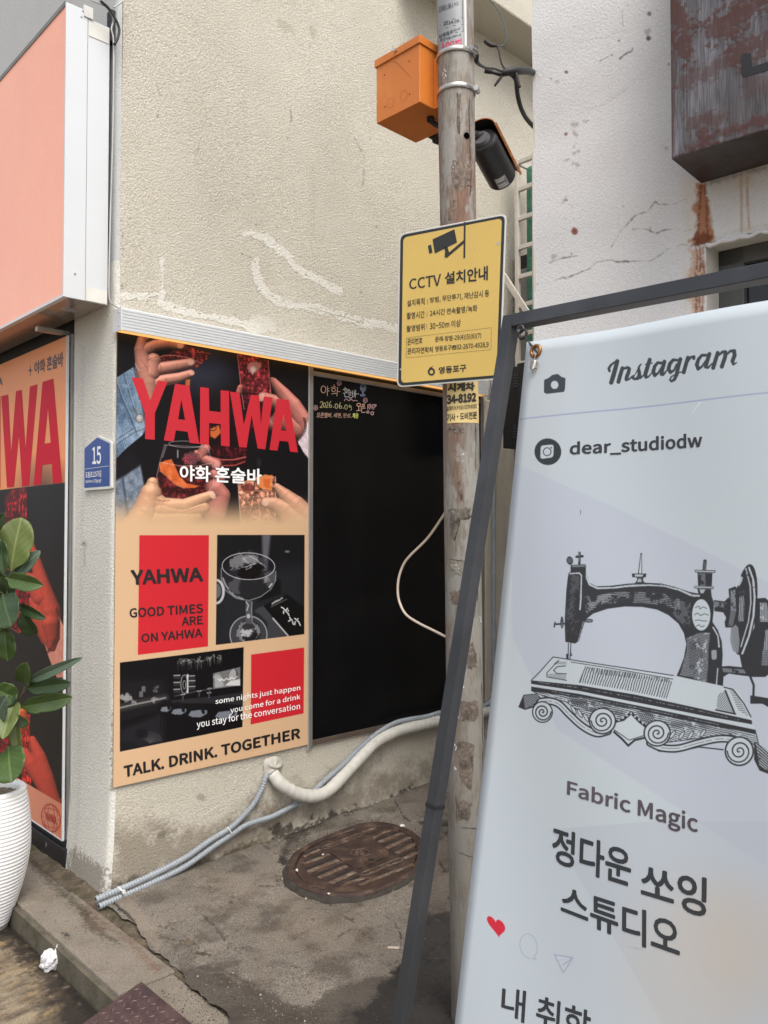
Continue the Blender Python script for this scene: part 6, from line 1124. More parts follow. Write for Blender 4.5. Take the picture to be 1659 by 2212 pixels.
def leafmat(nm, c, cv_, rough=.38):
    m = mat(nm, c, rough, 0, .12, 14, bump=.2, bs=70, bd=.001, spec=.5); t = m.node_tree; B = t.nodes['Principled BSDF']; old = B.inputs['Base Color'].links[0].from_socket
    uv = N(t, 'UVMap'); s_ = N(t, 'SeparateXYZ'); t.links.new(uv.outputs[0], s_.inputs[0]); ab = N(t, 'Math', operation='ABSOLUTE'); t.links.new(s_.outputs['X'], ab.inputs[0])
    m1 = N(t, 'Math', operation='MULTIPLY_ADD'); t.links.new(ab.outputs[0], m1.inputs[0]); m1.inputs[1].default_value = -.42; t.links.new(s_.outputs['Y'], m1.inputs[2])
    m2 = N(t, 'Math', operation='MULTIPLY'); t.links.new(m1.outputs[0], m2.inputs[0]); m2.inputs[1].default_value = 6.5; fr = N(t, 'Math', operation='FRACT'); t.links.new(m2.outputs[0], fr.inputs[0])
    m3 = N(t, 'MapRange'); m3.inputs[1].default_value = .0; m3.inputs[2].default_value = .10; m3.inputs[3].default_value = 1; m3.inputs[4].default_value = 0; t.links.new(fr.outputs[0], m3.inputs[0])
    m4 = N(t, 'MapRange'); m4.inputs[1].default_value = .03; m4.inputs[2].default_value = .07; m4.inputs[3].default_value = 1; m4.inputs[4].default_value = 0; t.links.new(ab.outputs[0], m4.inputs[0])
    mx = N(t, 'Math', operation='MAXIMUM'); t.links.new(m3.outputs[0], mx.inputs[0]); t.links.new(m4.outputs[0], mx.inputs[1]); ms = N(t, 'Math', operation='MULTIPLY'); t.links.new(mx.outputs[0], ms.inputs[0]); ms.inputs[1].default_value = .7
    mc_ = N(t, 'Mix', data_type='RGBA'); t.links.new(ms.outputs[0], mc_.inputs[0]); t.links.new(old, mc_.inputs[6]); mc_.inputs[7].default_value = (*cv_, 1); t.links.new(mc_.outputs[2], B.inputs['Base Color'])
    return m
LG = leafmat('leaf_green', (.042, .078, .016), (.12, .17, .05), .45); LD = leafmat('leaf_dark', (.022, .046, .014), (.065, .10, .035), .42); LB = leafmat('leaf_back', (.085, .115, .026), (.2, .22, .08), .55); LS = leafmat('leaf_grey', (.06, .095, .06), (.2, .25, .2), .5)
def leaf(b, tq, wd, mt, zb_l=3.42, zt_l=3.38, fold=.25, droop=.0, fiddle=True, tw=0):
    wd = wd*(1.28 if wd < 70 else 1.05)
    A, B_ = dep(b, zb_l), dep(tq, zt_l); ln = np.linalg.norm(B_-A); t = (B_-A)/ln; f = -F; sx = np.cross(t, f); sx /= np.linalg.norm(sx); nn = np.cross(sx, t); W_ = wd/FPX*3.4*.5
    sx = sx*math.cos(tw)+nn*math.sin(tw); nn = np.cross(sx, t); G = []; nl, nw = 22, 13
    uvs = []
    for i in range(nl):
        u = i/(nl-1)
        w_ = (math.sin(math.pi*min(1, u**.8*1.0)))**.55 if not fiddle else (.30*math.sin(math.pi*min(u/.42, 1))**.8*(u < .42) + math.sin(math.pi*np.clip((u-.12)/.88, 0, 1)**1.15)**.55*.98)
        w_ = min(1, max(w_, .02 if 0 < u < 1 else .004)); row = []
        for j in range(nw):
            v = -1+2*j/(nw-1); wav = .05*math.sin(u*15+v*3)*abs(v)
            row.append(A+t*ln*u+sx*W_*v*w_+nn*(W_*(fold*abs(v)*w_+wav)+ln*(-droop*(u-.0)**2+.04*math.sin(u*3.1)))); uvs.append((v*w_, u))
        G.append(row)
    UV = np.array(uvs); o = MB().grid(np.array(G)).obj('leaf', mt, pp, smooth=True, uv=lambda V: UV); s_ = o.modifiers.new('thickness', 'SOLIDIFY'); s_.thickness = .0008
for k, (b, tq, wd, mt, kw) in enumerate([((62, 578), (128, 250), 78, LB, dict(fold=.12)), ((95, 585), (238, 447), 25, LS, dict(fiddle=False)), ((30, 605), (255, 650), 30, LG, dict(fold=.6)), ((18, 700), (70, 892), 62, LD, dict(fold=.2)), ((100, 758), (272, 848), 18, LD, dict(fold=.5)), ((122, 806), (208, 944), 28, LD, dict(fold=.4)),
    ((28, 890), (45, 1098), 40, LG, {}), ((150, 1244), (158, 1106), 30, LG, dict(fold=.5)), ((180, 1212), (488, 1076), 18, LS, dict(fiddle=False, fold=.5)), ((138, 1258), (420, 1228), 27, LD, dict(fold=.35)), ((108, 1372), (428, 1312), 32, LG, dict(fold=.4)), ((-40, 1260), (108, 1318), 44, LG, {}), ((52, 1592), (70, 1812), 66, LG, dict(fold=.15)),
    ((78, 1428), (172, 1462), 22, LD, {}), ((22, 600), (8, 380), 26, LD, {}), ((-60, 560), (20, 690), 50, LD, {}), ((60, 1230), (50, 1370), 34, LD, {}), ((-30, 1450), (40, 1300), 34, LS, dict(fiddle=False)), ((88, 1330), (14, 1560), 36, LB, dict(fiddle=False)), ((86, 1430), (112, 1640), 22, LB, dict(fiddle=False, fold=.4)), ((30, 585), (50, 720), 36, LD, {}),
    ((-60, 900), (30, 780), 50, LG, {}), ((-150, 1000), (-60, 1180), 60, LD, {}), ((-130, 600), (-210, 420), 60, LG, {}), ((-120, 800), (-260, 900), 60, LD, {}), ((-100, 1300), (-240, 1420), 60, LG, {}), ((-80, 500), (-90, 260), 60, LB, {}), ((-100, 1500), (-160, 1700), 60, LD, {}), ((-60, 350), (30, 230), 26, LD, {})]):
    leaf(cA(*b), cA(*tq), wd, mt, zb_l=3.42+.03*math.sin(k*2.1), zt_l=3.38+.08*math.sin(k*1.3+1), **kw)
Mbk = mat('stem_bark', (.085, .065, .045), .8, 0, .3, 30, bump=.5, bs=90, bd=.002)
def stem(qs, zs_, r): MB().tube(cr([dep(cA(*q), z) for q, z in zip(qs, zs_)], 6), r, 8).obj('stem', Mbk, pp, smooth=True)
bs = Pb+[0, 0, H0-.03]
tr = cr([bs, dep(cA(-30, 1500), 3.47), dep(cA(-40, 1100), 3.47), dep(cA(10, 880), 3.45), dep(cA(60, 590), 3.43)], 8); MB().tube(tr, [.010-.006*i/len(tr) for i in range(len(tr))], 8).obj('stem', Mbk, pp, smooth=True)
stem([(-35, 1560), (60, 1430), (110, 1330), (148, 1244)], [3.47, 3.45, 3.43, 3.42], .0038); stem([(100, 1345), (128, 1300), (182, 1212)], [3.43, 3.42, 3.42], .002); stem([(45, 620), (80, 700), (105, 758), (122, 806)], [3.44, 3.43, 3.42, 3.42], .002)
for b in [(-40, 1260), (52, 1592), (18, 700), (28, 890)]: stem([(-38, b[1]-40), b], [3.46, 3.42], .0022)

# ------------------------------------------------------------------ banner stand in the foreground
rB = R*(-1558)-U*(-46)+F*1780; rB /= np.linalg.norm(rB); cB = R*2721-U*(-23260)+F*1780; cB /= np.linalg.norm(cB); nB = np.cross(rB, cB); D0 = 1.5
SBn = Plane(dep((1140, 740), D0), nB); nBf = SBn.n
bs_ = thing('banner_stand', 'leaning dark grey square-tube banner stand in the foreground at the right', 'banner stand', tuple(SBn((1108, 700))))
def bar3(A, B, w, d, nm, parent, mtl, nrm):
    A, B = np.array(A), np.array(B); t = (B-A)/np.linalg.norm(B-A); n_ = nrm-(nrm@t)*t; n_ /= np.linalg.norm(n_); s_ = np.cross(t, n_); return MB().box((0, -w/2, -d/2), (np.linalg.norm(B-A), w/2, d/2), (t, s_, n_), A).obj(nm, mtl, parent, bevel=.0012)
TLp, TRp = SBn((1104, 697), -.03), SBn((1700, 581), -.03); td = (TRp-TLp)/np.linalg.norm(TRp-TLp); TRp = TLp+td*.68
LL = SBn((866, 2212), -.03); ld = (LL-TLp)/np.linalg.norm(LL-TLp); Lf = TLp+ld*((TLp[2]-.03)/-ld[2])
Mdk = mat('dark_grey_tube', (.034, .037, .043), .4, .1, .1, 9, bump=.15, bs=120, bd=.0006, c2=(.05, .053, .06), c2s=4, spec=.5)
bar3(TLp-ld*.012, Lf, .025, .025, 'post', bs_, Mdk, nBf); bar3(TLp+td*.0127, TRp, .025, .025, 'top_rail', bs_, Mdk, nBf); Rf = Lf+td*.68; bar3(TRp-ld*.012, TRp+(Lf-TLp), .025, .025, 'post', bs_, Mdk, nBf)
bar3(TLp+(Lf-TLp)*.86+td*.0127, TLp+(Lf-TLp)*.86+td*.667, .02, .02, 'lower_rail', bs_, Mdk, nBf)
hb = np.array([nBf[0], nBf[1], 0]); hb /= -np.linalg.norm(hb)
for P_ in (TLp, TRp): bar3(P_+ld*.05+hb*.014, P_+(Lf-TLp)+hb*.42, .02, .02, 'rear_strut', bs_, Mdk, nBf) if P_ is TRp else None
Pj = LL*0+TLp+(LL-TLp)*((SBn((945, 1758))-TLp)@ld/np.linalg.norm(LL-TLp))
MB().box((-.004, -.0135, -.0135), (.004, .0135, .0135), (ld, td-(td@ld)*ld, nBf), Pj).obj('joint_collar', M['black'], bs_, bevel=.001)
def eyelet(q, r, nm, mtl, off, t_=.0022): P_ = SBn(q, off); a1 = td; a2 = np.cross(nBf, td); MB().tube([P_+r*(math.cos(a)*a1+math.sin(a)*a2) for a in np.linspace(0, 2*math.pi, 24)], t_, 8, caps=False).obj(nm, mtl, bs_, smooth=True)
eyelet(cR(8, 622), .0068, 'washer', M['dark'], -.014, .0022); eyelet(cR(45, 698), .0085, 'eye_bolt', M['black'], -.008, .0026)
MB().tube([SBn(cR(75, 730), -.004), SBn(cR(160, 850), .003), SBn(cR(235, 940), .006), SBn(cR(278, 998), .005)], .0017, 6).obj('zip_tie', M['black'], bs_)
bn = thing('banner', 'pale blue-white fabric banner with vintage sewing machine print and Instagram heading', 'banner', tuple(SBn((1400, 1200))))
BW, BH = .585, 1.5; ubn = -rB; cBn = cB-(cB@rB)*rB; cBn /= np.linalg.norm(cBn); OB = SBn((1140, 740))-cBn*BH
cv = Cv(OB, ubn, cBn, BW, BH, 900, (194, 203, 210), 61)
cv.poly([(900, 600), (1250, 700), (1100, 1500), (1060, 1640), (900, 2300)], (190, 196, 200), .5, 12)
cv.poly([c6(0, 780), c6(700, 1090), c6(1658, 1560), c9(1658, 1200), c9(900, 700), c9(300, 300), c9(0, -300)], (181, 188, 204), .55, 1.5)
cv.poly([c9(0, 600), c9(230, 930), c9(640, 1600), c9(1000, 2250), c9(-600, 2400), c9(-400, 500)], (191, 201, 210), .6, 1)
cv.poly([c9(240, 950), c9(640, 1600), c9(1010, 2260), c9(1700, 2300), c9(1700, 900), c9(900, 900)], (180, 186, 196), .5, 1)
cv.ell(c9(1200, 1850), 150, 190, (192, 186, 178), .5, 0, 0, 60); cv.ell(c9(1500, 1700), 120, 120, (198, 184, 170), .4, 0, 0, 60)
ink = (58, 62, 70)
cv.line([c6(60, 505), c6(500, 455), c6(1100, 398), c6(1720, 330)], 1.7, (162, 168, 196), 1)
cv.poly(rnd(c6((212, 250), (240, 238), (262, 218), (298, 210), (318, 228), (346, 238), (343, 300), (338, 326), (228, 341), (211, 332)), 2), (54, 62, 68), 1, 0, 0, [[(c6(278, 282)[0]+8*math.cos(a), c6(278, 282)[1]+9*math.sin(a)) for a in np.linspace(0, 6.2, 16)]])
cv.ell(c6(238, 716), 28.5, 29, (42, 50, 52), 1, -.6); rr_ = rnd(c6((192, 676), (276, 668), (274, 752), (190, 764)), 6); cv.poly(rr_, (194, 200, 209)); cv.poly(rnd(c6((200, 685), (268, 677), (266, 745), (198, 755)), 5), (194, 200, 209))
cv.ell(c6(234, 716), 8.2, 8.6, (42, 50, 52), 1, 0, .9); cv.ell(c6(260, 690), 1.5, 1.6, (42, 50, 52))
def I_(*s_, w=22):
    for p in s_: cv.line(cI(*[(a[0], a[1]) for a in p]) if len(p[0]) == 2 else [(*cI(a[0], a[1]), a[2]*.3496/1.8517) for a in p], w*.3496/1.8517, (56, 62, 68))
k_ = .3496/1.8517
def S(p): return [(*cI(a[0], a[1]), a[2]*k_) for a in p]
for p in [((180, 178, 24), (160, 260, 25), (135, 350, 26), (112, 425, 24)), ((200, 176, 6), (150, 188, 10), (105, 225, 14), (85, 262, 16), (92, 290, 15)),
          ((240, 258, 22), (215, 340, 23), (195, 415, 23)), ((262, 262, 14), (300, 250, 16), (320, 265, 20), (310, 310, 22), (290, 360, 22), (285, 388, 20), (320, 385, 10), (350, 355, 8)),
          ((460, 212, 6), (430, 250, 12), (435, 300, 20), (440, 340, 22), (420, 375, 20), (385, 385, 14), (360, 372, 14), (368, 350, 14)), ((445, 225, 10), (395, 320, 5), (370, 360, 5)), ((450, 370, 14), (490, 340, 7)),
          ((560, 165, 23), (530, 260, 24), (508, 330, 24), (515, 365, 18), (550, 355, 9), (590, 310, 6)), ((510, 216, 7), (590, 202, 7)),
          ((700, 205, 16), (655, 200, 16), (620, 240, 20), (603, 300, 23), (620, 345, 20), (660, 320, 12), (700, 250, 8)), ((735, 190, 23), (710, 280, 23), (700, 330, 22), (720, 340, 14), (765, 290, 8)),
          ((890, 175, 14), (840, 172, 18), (800, 215, 22), (785, 270, 23), (805, 315, 18), (850, 290, 12), (880, 220, 8)), ((925, 165, 23), (900, 250, 23), (880, 340, 23), (855, 395, 18), (820, 415, 14), (798, 400, 9), (815, 365, 8), (880, 330, 6), (940, 310, 7)),
          ((1015, 150, 22), (990, 230, 23), (965, 315, 23)), ((1010, 200, 10), (1050, 145, 14), (1088, 140, 17), (1085, 160, 18)),
          ((1230, 125, 16), (1180, 125, 16), (1140, 170, 20), (1120, 230, 23), (1135, 280, 20), (1180, 255, 12), (1230, 180, 8)), ((1268, 112, 23), (1240, 200, 23), (1225, 255, 22), (1250, 270, 12), (1300, 220, 7)),
          ((1365, 100, 22), (1340, 180, 23), (1312, 270, 23)), ((1375, 130, 10), (1420, 90, 16), (1455, 90, 20), (1450, 150, 23), (1412, 258, 23)), ((1465, 125, 10), (1510, 80, 14), (1555, 80, 22), (1560, 130, 23), (1535, 195, 22), (1545, 235, 12), (1582, 212, 6))]:
    cv.line(S(p), 1, (56, 62, 68))
# --- vintage sewing machine, engraved
ink = (46, 47, 52); pp_ = (194, 203, 210); X_ = cS
body = X_((238, 148), (340, 142), (352, 160), (358, 230), (372, 275), (420, 302), (520, 298), (640, 282), (760, 274), (880, 280), (980, 305), (1080, 340), (1140, 352), (1190, 345), (1240, 360), (1262, 420), (1258, 490), (1250, 560), (1290, 620), (1318, 700), (1325, 800), (1318, 900), (1330, 930), (1325, 1080), (1285, 1090), (1272, 1130), (950, 1130), (925, 1080), (928, 1040), (985, 960), (1010, 900), (1040, 820), (1058, 720), (1040, 640), (1000, 570), (930, 510), (850, 470), (740, 450), (620, 448), (500, 465), (400, 500), (345, 545), (320, 620), (298, 700), (270, 718), (200, 706), (196, 560), (208, 330), (222, 210), (238, 195))
cv.poly(body, ink)
cv.line(X_((352, 165), (352, 240), (375, 290), (430, 316), (540, 312), (660, 296), (780, 290), (900, 296), (1000, 322), (1100, 366), (1150, 370), (1165, 350)), 2.2, pp_, .92, 0, .4, br=1.2)
cv.line(X_((345, 170), (345, 245), (365, 290)), .5, ink); cv.line(X_((520, 306), (660, 290), (800, 284), (920, 296), (1000, 318)), .5, ink, .9, 0, 0, br=.4)
xc = lambda x, y: y-(X_(0, 450)[1]+.00118*(x-X_(640, 0)[0])**2*.62)
cv.hatch(X_((330, 380), (500, 350), (700, 335), (900, 350), (1010, 390), (1010, 480), (900, 440), (740, 420), (600, 420), (450, 440), (350, 500)), 0, 3.6, .36, pp_, .9, .45, curve=xc)
cv.hatch(X_((345, 390), (520, 350), (560, 400), (400, 450), (345, 520)), 55, 3.1, .3, pp_, .85, .3)
cv.hatch(X_((1000, 400), (1090, 420), (1090, 560), (1060, 640), (1010, 560), (960, 500)), 115, 3.0, .3, pp_, .85, .45)
cv.hatch(X_((222, 210), (300, 215), (300, 560), (280, 690), (205, 690), (205, 500)), -55, 3.2, .2, pp_, .85, .62)
cv.line(X_((235, 210), (300, 206), (316, 225), (312, 400), (306, 470)), 1.7, pp_, .9, 0, .3, br=1.); cv.line(X_((330, 560), (308, 640), (292, 700)), .8, pp_, .8, br=.5)
cv.hatch(X_((245, 150), (340, 146), (345, 160), (250, 164)), 60, 2.6, .5, pp_, .9)
cv.poly(X_((1060, 680), (1150, 640), (1230, 640), (1220, 760), (1215, 900), (1205, 1010), (1100, 960), (1010, 950), (1040, 850), (1062, 760)), pp_, .85, .4, .5); cv.hatch(X_((1060, 680), (1150, 640), (1230, 640), (1220, 760), (1215, 900), (1205, 1010), (1100, 960), (1010, 950), (1040, 850), (1062, 760)), 12, 3.2, .55, ink, 1, .15)
cv.hatch(X_((1070, 700), (1160, 680), (1180, 860), (1080, 900)), -35, 4.5, .25, ink, .9, .3); cv.line(X_((1090, 720), (1150, 710), (1178, 780), (1160, 880), (1110, 940)), .6, ink); cv.ell(X_(1112, 745), 5, 4, ink, .9, .3, .9); cv.ell(X_(1100, 888), 4, 4, ink, .9, 0, .8)
cv.poly(X_((985, 985), (1040, 975), (1120, 985), (1225, 1040), (1225, 1105), (1100, 1085), (950, 1055)), pp_, .95); cv.hatch(X_((985, 985), (1040, 975), (1120, 985), (1225, 1040), (1225, 1105), (1100, 1085), (950, 1055)), -62, 3.4, .3, ink, 1, .1)
cv.ell(X_(1056, 1008), 8.5, 8.5, ink, 1, 0, 1.1); cv.ell(X_(1058, 1008), 3.5, 3.5, ink, 1, 0, .8)
cv.line(X_((1255, 600), (1290, 660), (1298, 740)), 1.8, pp_, .9, 0, .4, br=1); cv.poly(rnd(X_((1240, 765), (1280, 762), (1282, 830), (1245, 836)), 4), pp_, .95); cv.hatch(X_((1240, 765), (1280, 762), (1282, 830), (1245, 836)), -50, 2.6, .3, ink, .9)
cv.line(X_((1288, 900), (1280, 1000), (1270, 1110)), 1.5, pp_, .85, 0, .3, br=1.); cv.line(X_((940, 1085), (1050, 1120), (1180, 1150), (1260, 1160)), .6, pp_, .8, br=.6)
cv.ell(X_(1168, 508), 21.5, 35, ink); cv.ell(X_(1168, 508), 20, 34, pp_)
for p in [((1125, 455), (1150, 445), (1160, 465), (1180, 450), (1210, 462)), ((1118, 508), (1140, 495), (1165, 512), (1190, 500), (1222, 510)), ((1122, 550), (1150, 545), (1180, 552), (1208, 552)), ((1132, 590), (1150, 580), (1170, 595), (1190, 585))]: cv.line([tuple(q) for q in cr([np.array(q) for q in X_(*p)], 4)], .6, ink)
# tension knob, pins, spool
cv.ell(X_(232, 116), 7, 9, ink, 1, -.2); cv.hatch(X_((212, 100), (250, 96), (252, 130), (216, 136)), -40, 2.4, .3, pp_, .8); cv.line(X_((300, 60), (300, 140)), 2.6, ink); cv.line(X_((280, 88), (322, 84)), 2.6, ink); cv.line(X_((297, 60), (297, 130)), .8, pp_, .8, br=.3)
cv.line([(*X_(735, 62), 1.4), (*X_(727, 205), 4.2)], 2, ink); cv.line([(*X_(735, 72), .5), (*X_(728, 200), 2.6)], 1, pp_); cv.poly(X_((670, 208), (772, 208), (768, 232), (745, 240), (672, 234)), ink); cv.poly(X_((690, 214), (750, 214), (745, 230), (690, 230)), pp_, .9); cv.poly(X_((705, 238), (750, 238), (748, 258), (765, 280), (690, 278), (706, 258)), ink); cv.poly(X_((715, 245), (735, 245), (738, 270), (706, 270)), pp_, .8)
cv.line(X_((1198, 118), (1192, 182)), 4, ink); cv.hatch(X_((1186, 118), (1210, 118), (1206, 180), (1182, 180)), 50, 2.6, .3, pp_, .8); cv.poly(rnd(X_((1122, 180), (1276, 184), (1272, 202), (1122, 198)), 2), ink); cv.line(X_((1130, 189), (1265, 193)), 1.3, pp_, .95)
cv.poly(X_((1142, 200), (1252, 204), (1246, 300), (1146, 296)), ink); cv.hatch(X_((1150, 204), (1200, 206), (1200, 298), (1150, 294)), 5, 2.6, .45, pp_, .85, .3); cv.poly(rnd(X_((1116, 296), (1262, 302), (1258, 320), (1116, 314)), 2), ink); cv.line(X_((1122, 304), (1252, 310)), 1.3, pp_, .95); cv.poly(X_((1140, 318), (1240, 320), (1245, 370), (1190, 385), (1150, 360)), ink); cv.poly(X_((1155, 322), (1200, 322), (1185, 350), (1165, 352)), pp_, .85)
# side screws
cv.line(X_((125, 565), (118, 598)), 1.4, ink); cv.line(X_((122, 578), (200, 574)), 1.8, ink); cv.ell(X_(176, 565), 3.4, 13, ink); cv.line(X_((176, 530), (176, 600)), .7, pp_, .8, br=.2); cv.ell(X_(368, 552), 9, 4, ink); cv.ell(X_(370, 552), 7, 2.4, pp_, .8); cv.hatch(X_((345, 540), (395, 540), (395, 565), (345, 565)), -50, 2.2, .4, ink)
# needle and foot
cv.line(X_((222, 718), (218, 880), (208, 980)), .9, ink); cv.line(X_((240, 718), (236, 800), (226, 860), (222, 980)), .9, ink); cv.line(X_((212, 800), (214, 860)), 2.2, ink); cv.line(X_((236, 770), (246, 806), (230, 800)), .8, ink)
# hand wheel, pulley and crank
cv.poly(X_((1262, 400), (1340, 410), (1370, 380), (1400, 460), (1370, 560), (1330, 490), (1265, 480)), ink); cv.hatch(X_((1262, 408), (1355, 420), (1355, 470), (1262, 450)), 80, 3., .5, pp_, .9, .3)
cv.poly(X_((1560, 390), (1640, 385), (1680, 420), (1720, 900), (1640, 960), (1540, 960), (1470, 900), (1450, 800), (1560, 600)), ink); cv.poly(X_((1600, 420), (1650, 420), (1680, 560), (1600, 560)), pp_, .9); cv.hatch(X_((1600, 420), (1650, 420), (1680, 560), (1600, 560)), 88, 3.2, .4, ink, 1, .2); cv.poly(X_((1640, 620), (1700, 600), (1700, 880), (1610, 880)), pp_, .85, .5, .6); cv.hatch(X_((1640, 620), (1700, 600), (1700, 880), (1580, 900)), 88, 3.6, .35, ink); cv.hatch(X_((1640, 760), (1700, 760), (1700, 900), (1580, 900)), 0, 3.6, .3, ink)
cv.ell(X_(1488, 470), 25.5, 99, ink, 1, .13); cv.ell(X_(1462, 430), 13, 78, pp_, .0, .1)
cv.poly(X_((1385, 610), (1410, 570), (1440, 600), (1450, 700), (1440, 790), (1400, 770), (1380, 700)), pp_, .9, .3); cv.hatch(X_((1385, 610), (1410, 570), (1440, 600), (1450, 700), (1440, 790), (1400, 770), (1380, 700)), -30, 3.2, .4, ink)
cv.hatch(X_((1450, 330), (1490, 330), (1480, 560), (1440, 560)), 94, 3.4, .5, pp_, .95, .25); cv.line(X_((1522, 165), (1552, 250), (1562, 380), (1552, 520), (1520, 660), (1470, 790)), 2.2, pp_, .95, 0, .3, br=1.3); cv.line(X_((1498, 170), (1530, 300), (1534, 420), (1515, 560), (1460, 740)), 1.6, pp_, .85, 0, .3, br=.8); cv.poly(X_((1425, 290), (1450, 220), (1480, 235), (1450, 300)), pp_, .9, .3, 1)
cv.poly(X_((1370, 320), (1420, 300), (1440, 330), (1430, 560), (1400, 600), (1345, 600), (1340, 560), (1380, 450)), ink); cv.hatch(X_((1385, 330), (1420, 325), (1425, 480), (1385, 480)), 15, 3.2, .55, pp_, .95, .1); cv.hatch(X_((1385, 480), (1425, 480), (1400, 590), (1365, 590)), 60, 2.8, .4, pp_, .9, .1)
cv.poly(X_((1300, 885), (1370, 880), (1470, 890), (1560, 960), (1430, 945), (1370, 935), (1330, 960), (1325, 1080), (1290, 1080)), ink); cv.hatch(X_((1320, 895), (1480, 905), (1500, 935), (1330, 925)), -60, 3, .5, pp_, .9, .1)
cv.line(X_((1530, 960), (1555, 1020), (1552, 1110)), 2.4, ink); cv.poly(X_((1530, 1095), (1570, 1100), (1665, 1115), (1700, 1200), (1620, 1155), (1530, 1155)), ink)
# base
cv.poly(X_((108, 815), (500, 872), (950, 945), (1440, 1050), (1540, 1270), (1560, 1340), (800, 1190), (0, 1010), (-40, 1000)), pp_, 1)
cv.line(X_((108, 815), (300, 845), (620, 895), (965, 950)), .9, ink); cv.line(X_((108, 815), (0, 930), (-60, 985)), .9, ink); cv.line(X_((240, 852), (520, 896), (960, 975)), .7, ink); cv.line(X_((150, 840), (60, 930), (60, 960), (205, 985)), .8, ink)
cv.line(X_((200, 880), (140, 885), (110, 912), (135, 935), (205, 938)), .9, ink); cv.hatch(X_((60, 940), (110, 935), (205, 945), (200, 985), (75, 960)), -60, 3.4, .25, ink); cv.hatch(X_((130, 845), (210, 850), (205, 870), (110, 868)), -40, 3, .25, ink)
cv.line(X_((345, 885), (298, 1000)), .7, ink); cv.hatch(X_((345, 885), (640, 925), (920, 975), (960, 1000), (925, 1090), (925, 1120), (600, 1050), (300, 1000)), 108, 5.2, .3, ink, 1)
cv.hatch(X_((345, 885), (640, 925), (960, 975), (950, 1000), (600, 960), (340, 930)), 104, 3.4, .3, ink, 1, .35)
cv.poly(X_((1330, 1040), (1400, 1060), (1530, 1240), (1535, 1290), (1420, 1230), (1345, 1060)), pp_); cv.hatch(X_((1290, 1090), (1340, 1060), (1410, 1225), (1280, 1190)), -50, 4, .3, ink); cv.hatch(X_((1370, 1040), (1420, 1060), (1520, 1250), (1440, 1200)), 5, 4, .25, ink); cv.line(X_((1335, 1035), (1400, 1050), (1480, 1150), (1535, 1250)), 1.2, ink); cv.line(X_((1345, 1060), (1415, 1228)), 1.8, ink); cv.line(X_((1275, 1200), (1420, 1230)), 1.6, ink)
cv.poly(X_((-60, 985), (300, 1020), (700, 1090), (1200, 1200), (1540, 1275), (1545, 1305), (1200, 1245), (700, 1145), (300, 1062), (-60, 1010)), ink); cv.line(X_((0, 1000), (300, 1038), (700, 1112), (1200, 1218), (1500, 1285)), .7, pp_, .8, 0, .3, br=.1)
cv.line(X_((-60, 1020), (300, 1072), (700, 1152), (1200, 1256), (1560, 1330)), 2.0, pp_, 1); cv.poly(X_((-60, 1030), (300, 1084), (700, 1166), (1200, 1270), (1570, 1345), (1575, 1372), (1200, 1305), (700, 1195), (300, 1108), (-60, 1060)), ink); cv.line(X_((100, 1065), (700, 1182), (1300, 1308)), .7, pp_, .9, 0, .4, br=.2)
apron = X_((-60, 1060), (300, 1108), (700, 1195), (1200, 1305), (1575, 1372), (1600, 1480), (1540, 1440), (1380, 1380), (1200, 1400), (900, 1440), (760, 1330), (660, 1260), (560, 1290), (400, 1290), (200, 1140), (60, 1110))
cv.poly(apron, pp_); cv.hatch(apron, 14, 4.2, .34, ink, 1, .12); cv.line(apron+[apron[0]], .8, ink); cv.hatch(X_((120, 1085), (400, 1130), (640, 1190), (640, 1260), (540, 1270), (400, 1220), (240, 1160)), 12, 3.4, .38, ink, 1, .3); cv.hatch(X_((200, 1100), (400, 1140), (420, 1210), (260, 1170)), -50, 4, .3, ink, 1, .3); cv.hatch(X_((720, 1200), (1200, 1310), (1540, 1380), (1300, 1370), (1000, 1340), (900, 1320)), 12, 3.6, .3, ink, 1, .35); cv.hatch(X_((700, 1210), (840, 1240), (800, 1310), (740, 1280)), -60, 3.6, .4, ink)
cv.poly(X_((560, 1290), (665, 1225), (765, 1325), (755, 1400), (650, 1460), (560, 1370)), pp_); cv.line(X_((545, 1360), (600, 1410), (645, 1460), (690, 1420), (770, 1400)), 2.2, ink); cv.line(X_((545, 1345), (610, 1390), (650, 1420), (760, 1385)), .8, ink)
cv.line(X_((550, 1285), (610, 1270), (665, 1220), (720, 1280), (775, 1325)), 3., ink)
for t in np.linspace(0, 1, 9): q = X_(*( [(550+115*t*2, 1290-65*t*2)] if t <= .5 else [(665+110*(t-.5)*2, 1225+95*(t-.5)*2)])); q = q[0] if isinstance(q, list) else q; cv.ell(q, 2., 2.2, pp_)
def sweep(p, r0, r1): cv.line([(*q, r0) for q in cr([np.array(q) for q in X_(*p)], 5)], r0, ink); cv.line([(*q, r1) for q in cr([np.array(q) for q in X_(*p)], 5)], r1, pp_)
sweep(((0, 1140), (80, 1135), (150, 1160), (220, 1230), (320, 1320), (420, 1370), (500, 1355)), 8.6, 5.2); sweep(((800, 1440), (880, 1475), (1000, 1480), (1150, 1440), (1300, 1410), (1420, 1420), (1500, 1460)), 8.6, 5.2)
for p_ in [((0, 1136), (80, 1131), (150, 1156), (220, 1226), (320, 1316), (420, 1364)), ((880, 1471), (1000, 1474), (1150, 1436), (1300, 1406), (1420, 1416))]: cv.line([(q[0], q[1]+1.5) for q in cr([np.array(q) for q in X_(*p_)], 4)], .5, ink, .9, 0, 0, br=.6)
cv.line(X_((860, 1500), (980, 1508), (1150, 1470), (1330, 1490)), 1.3, ink)
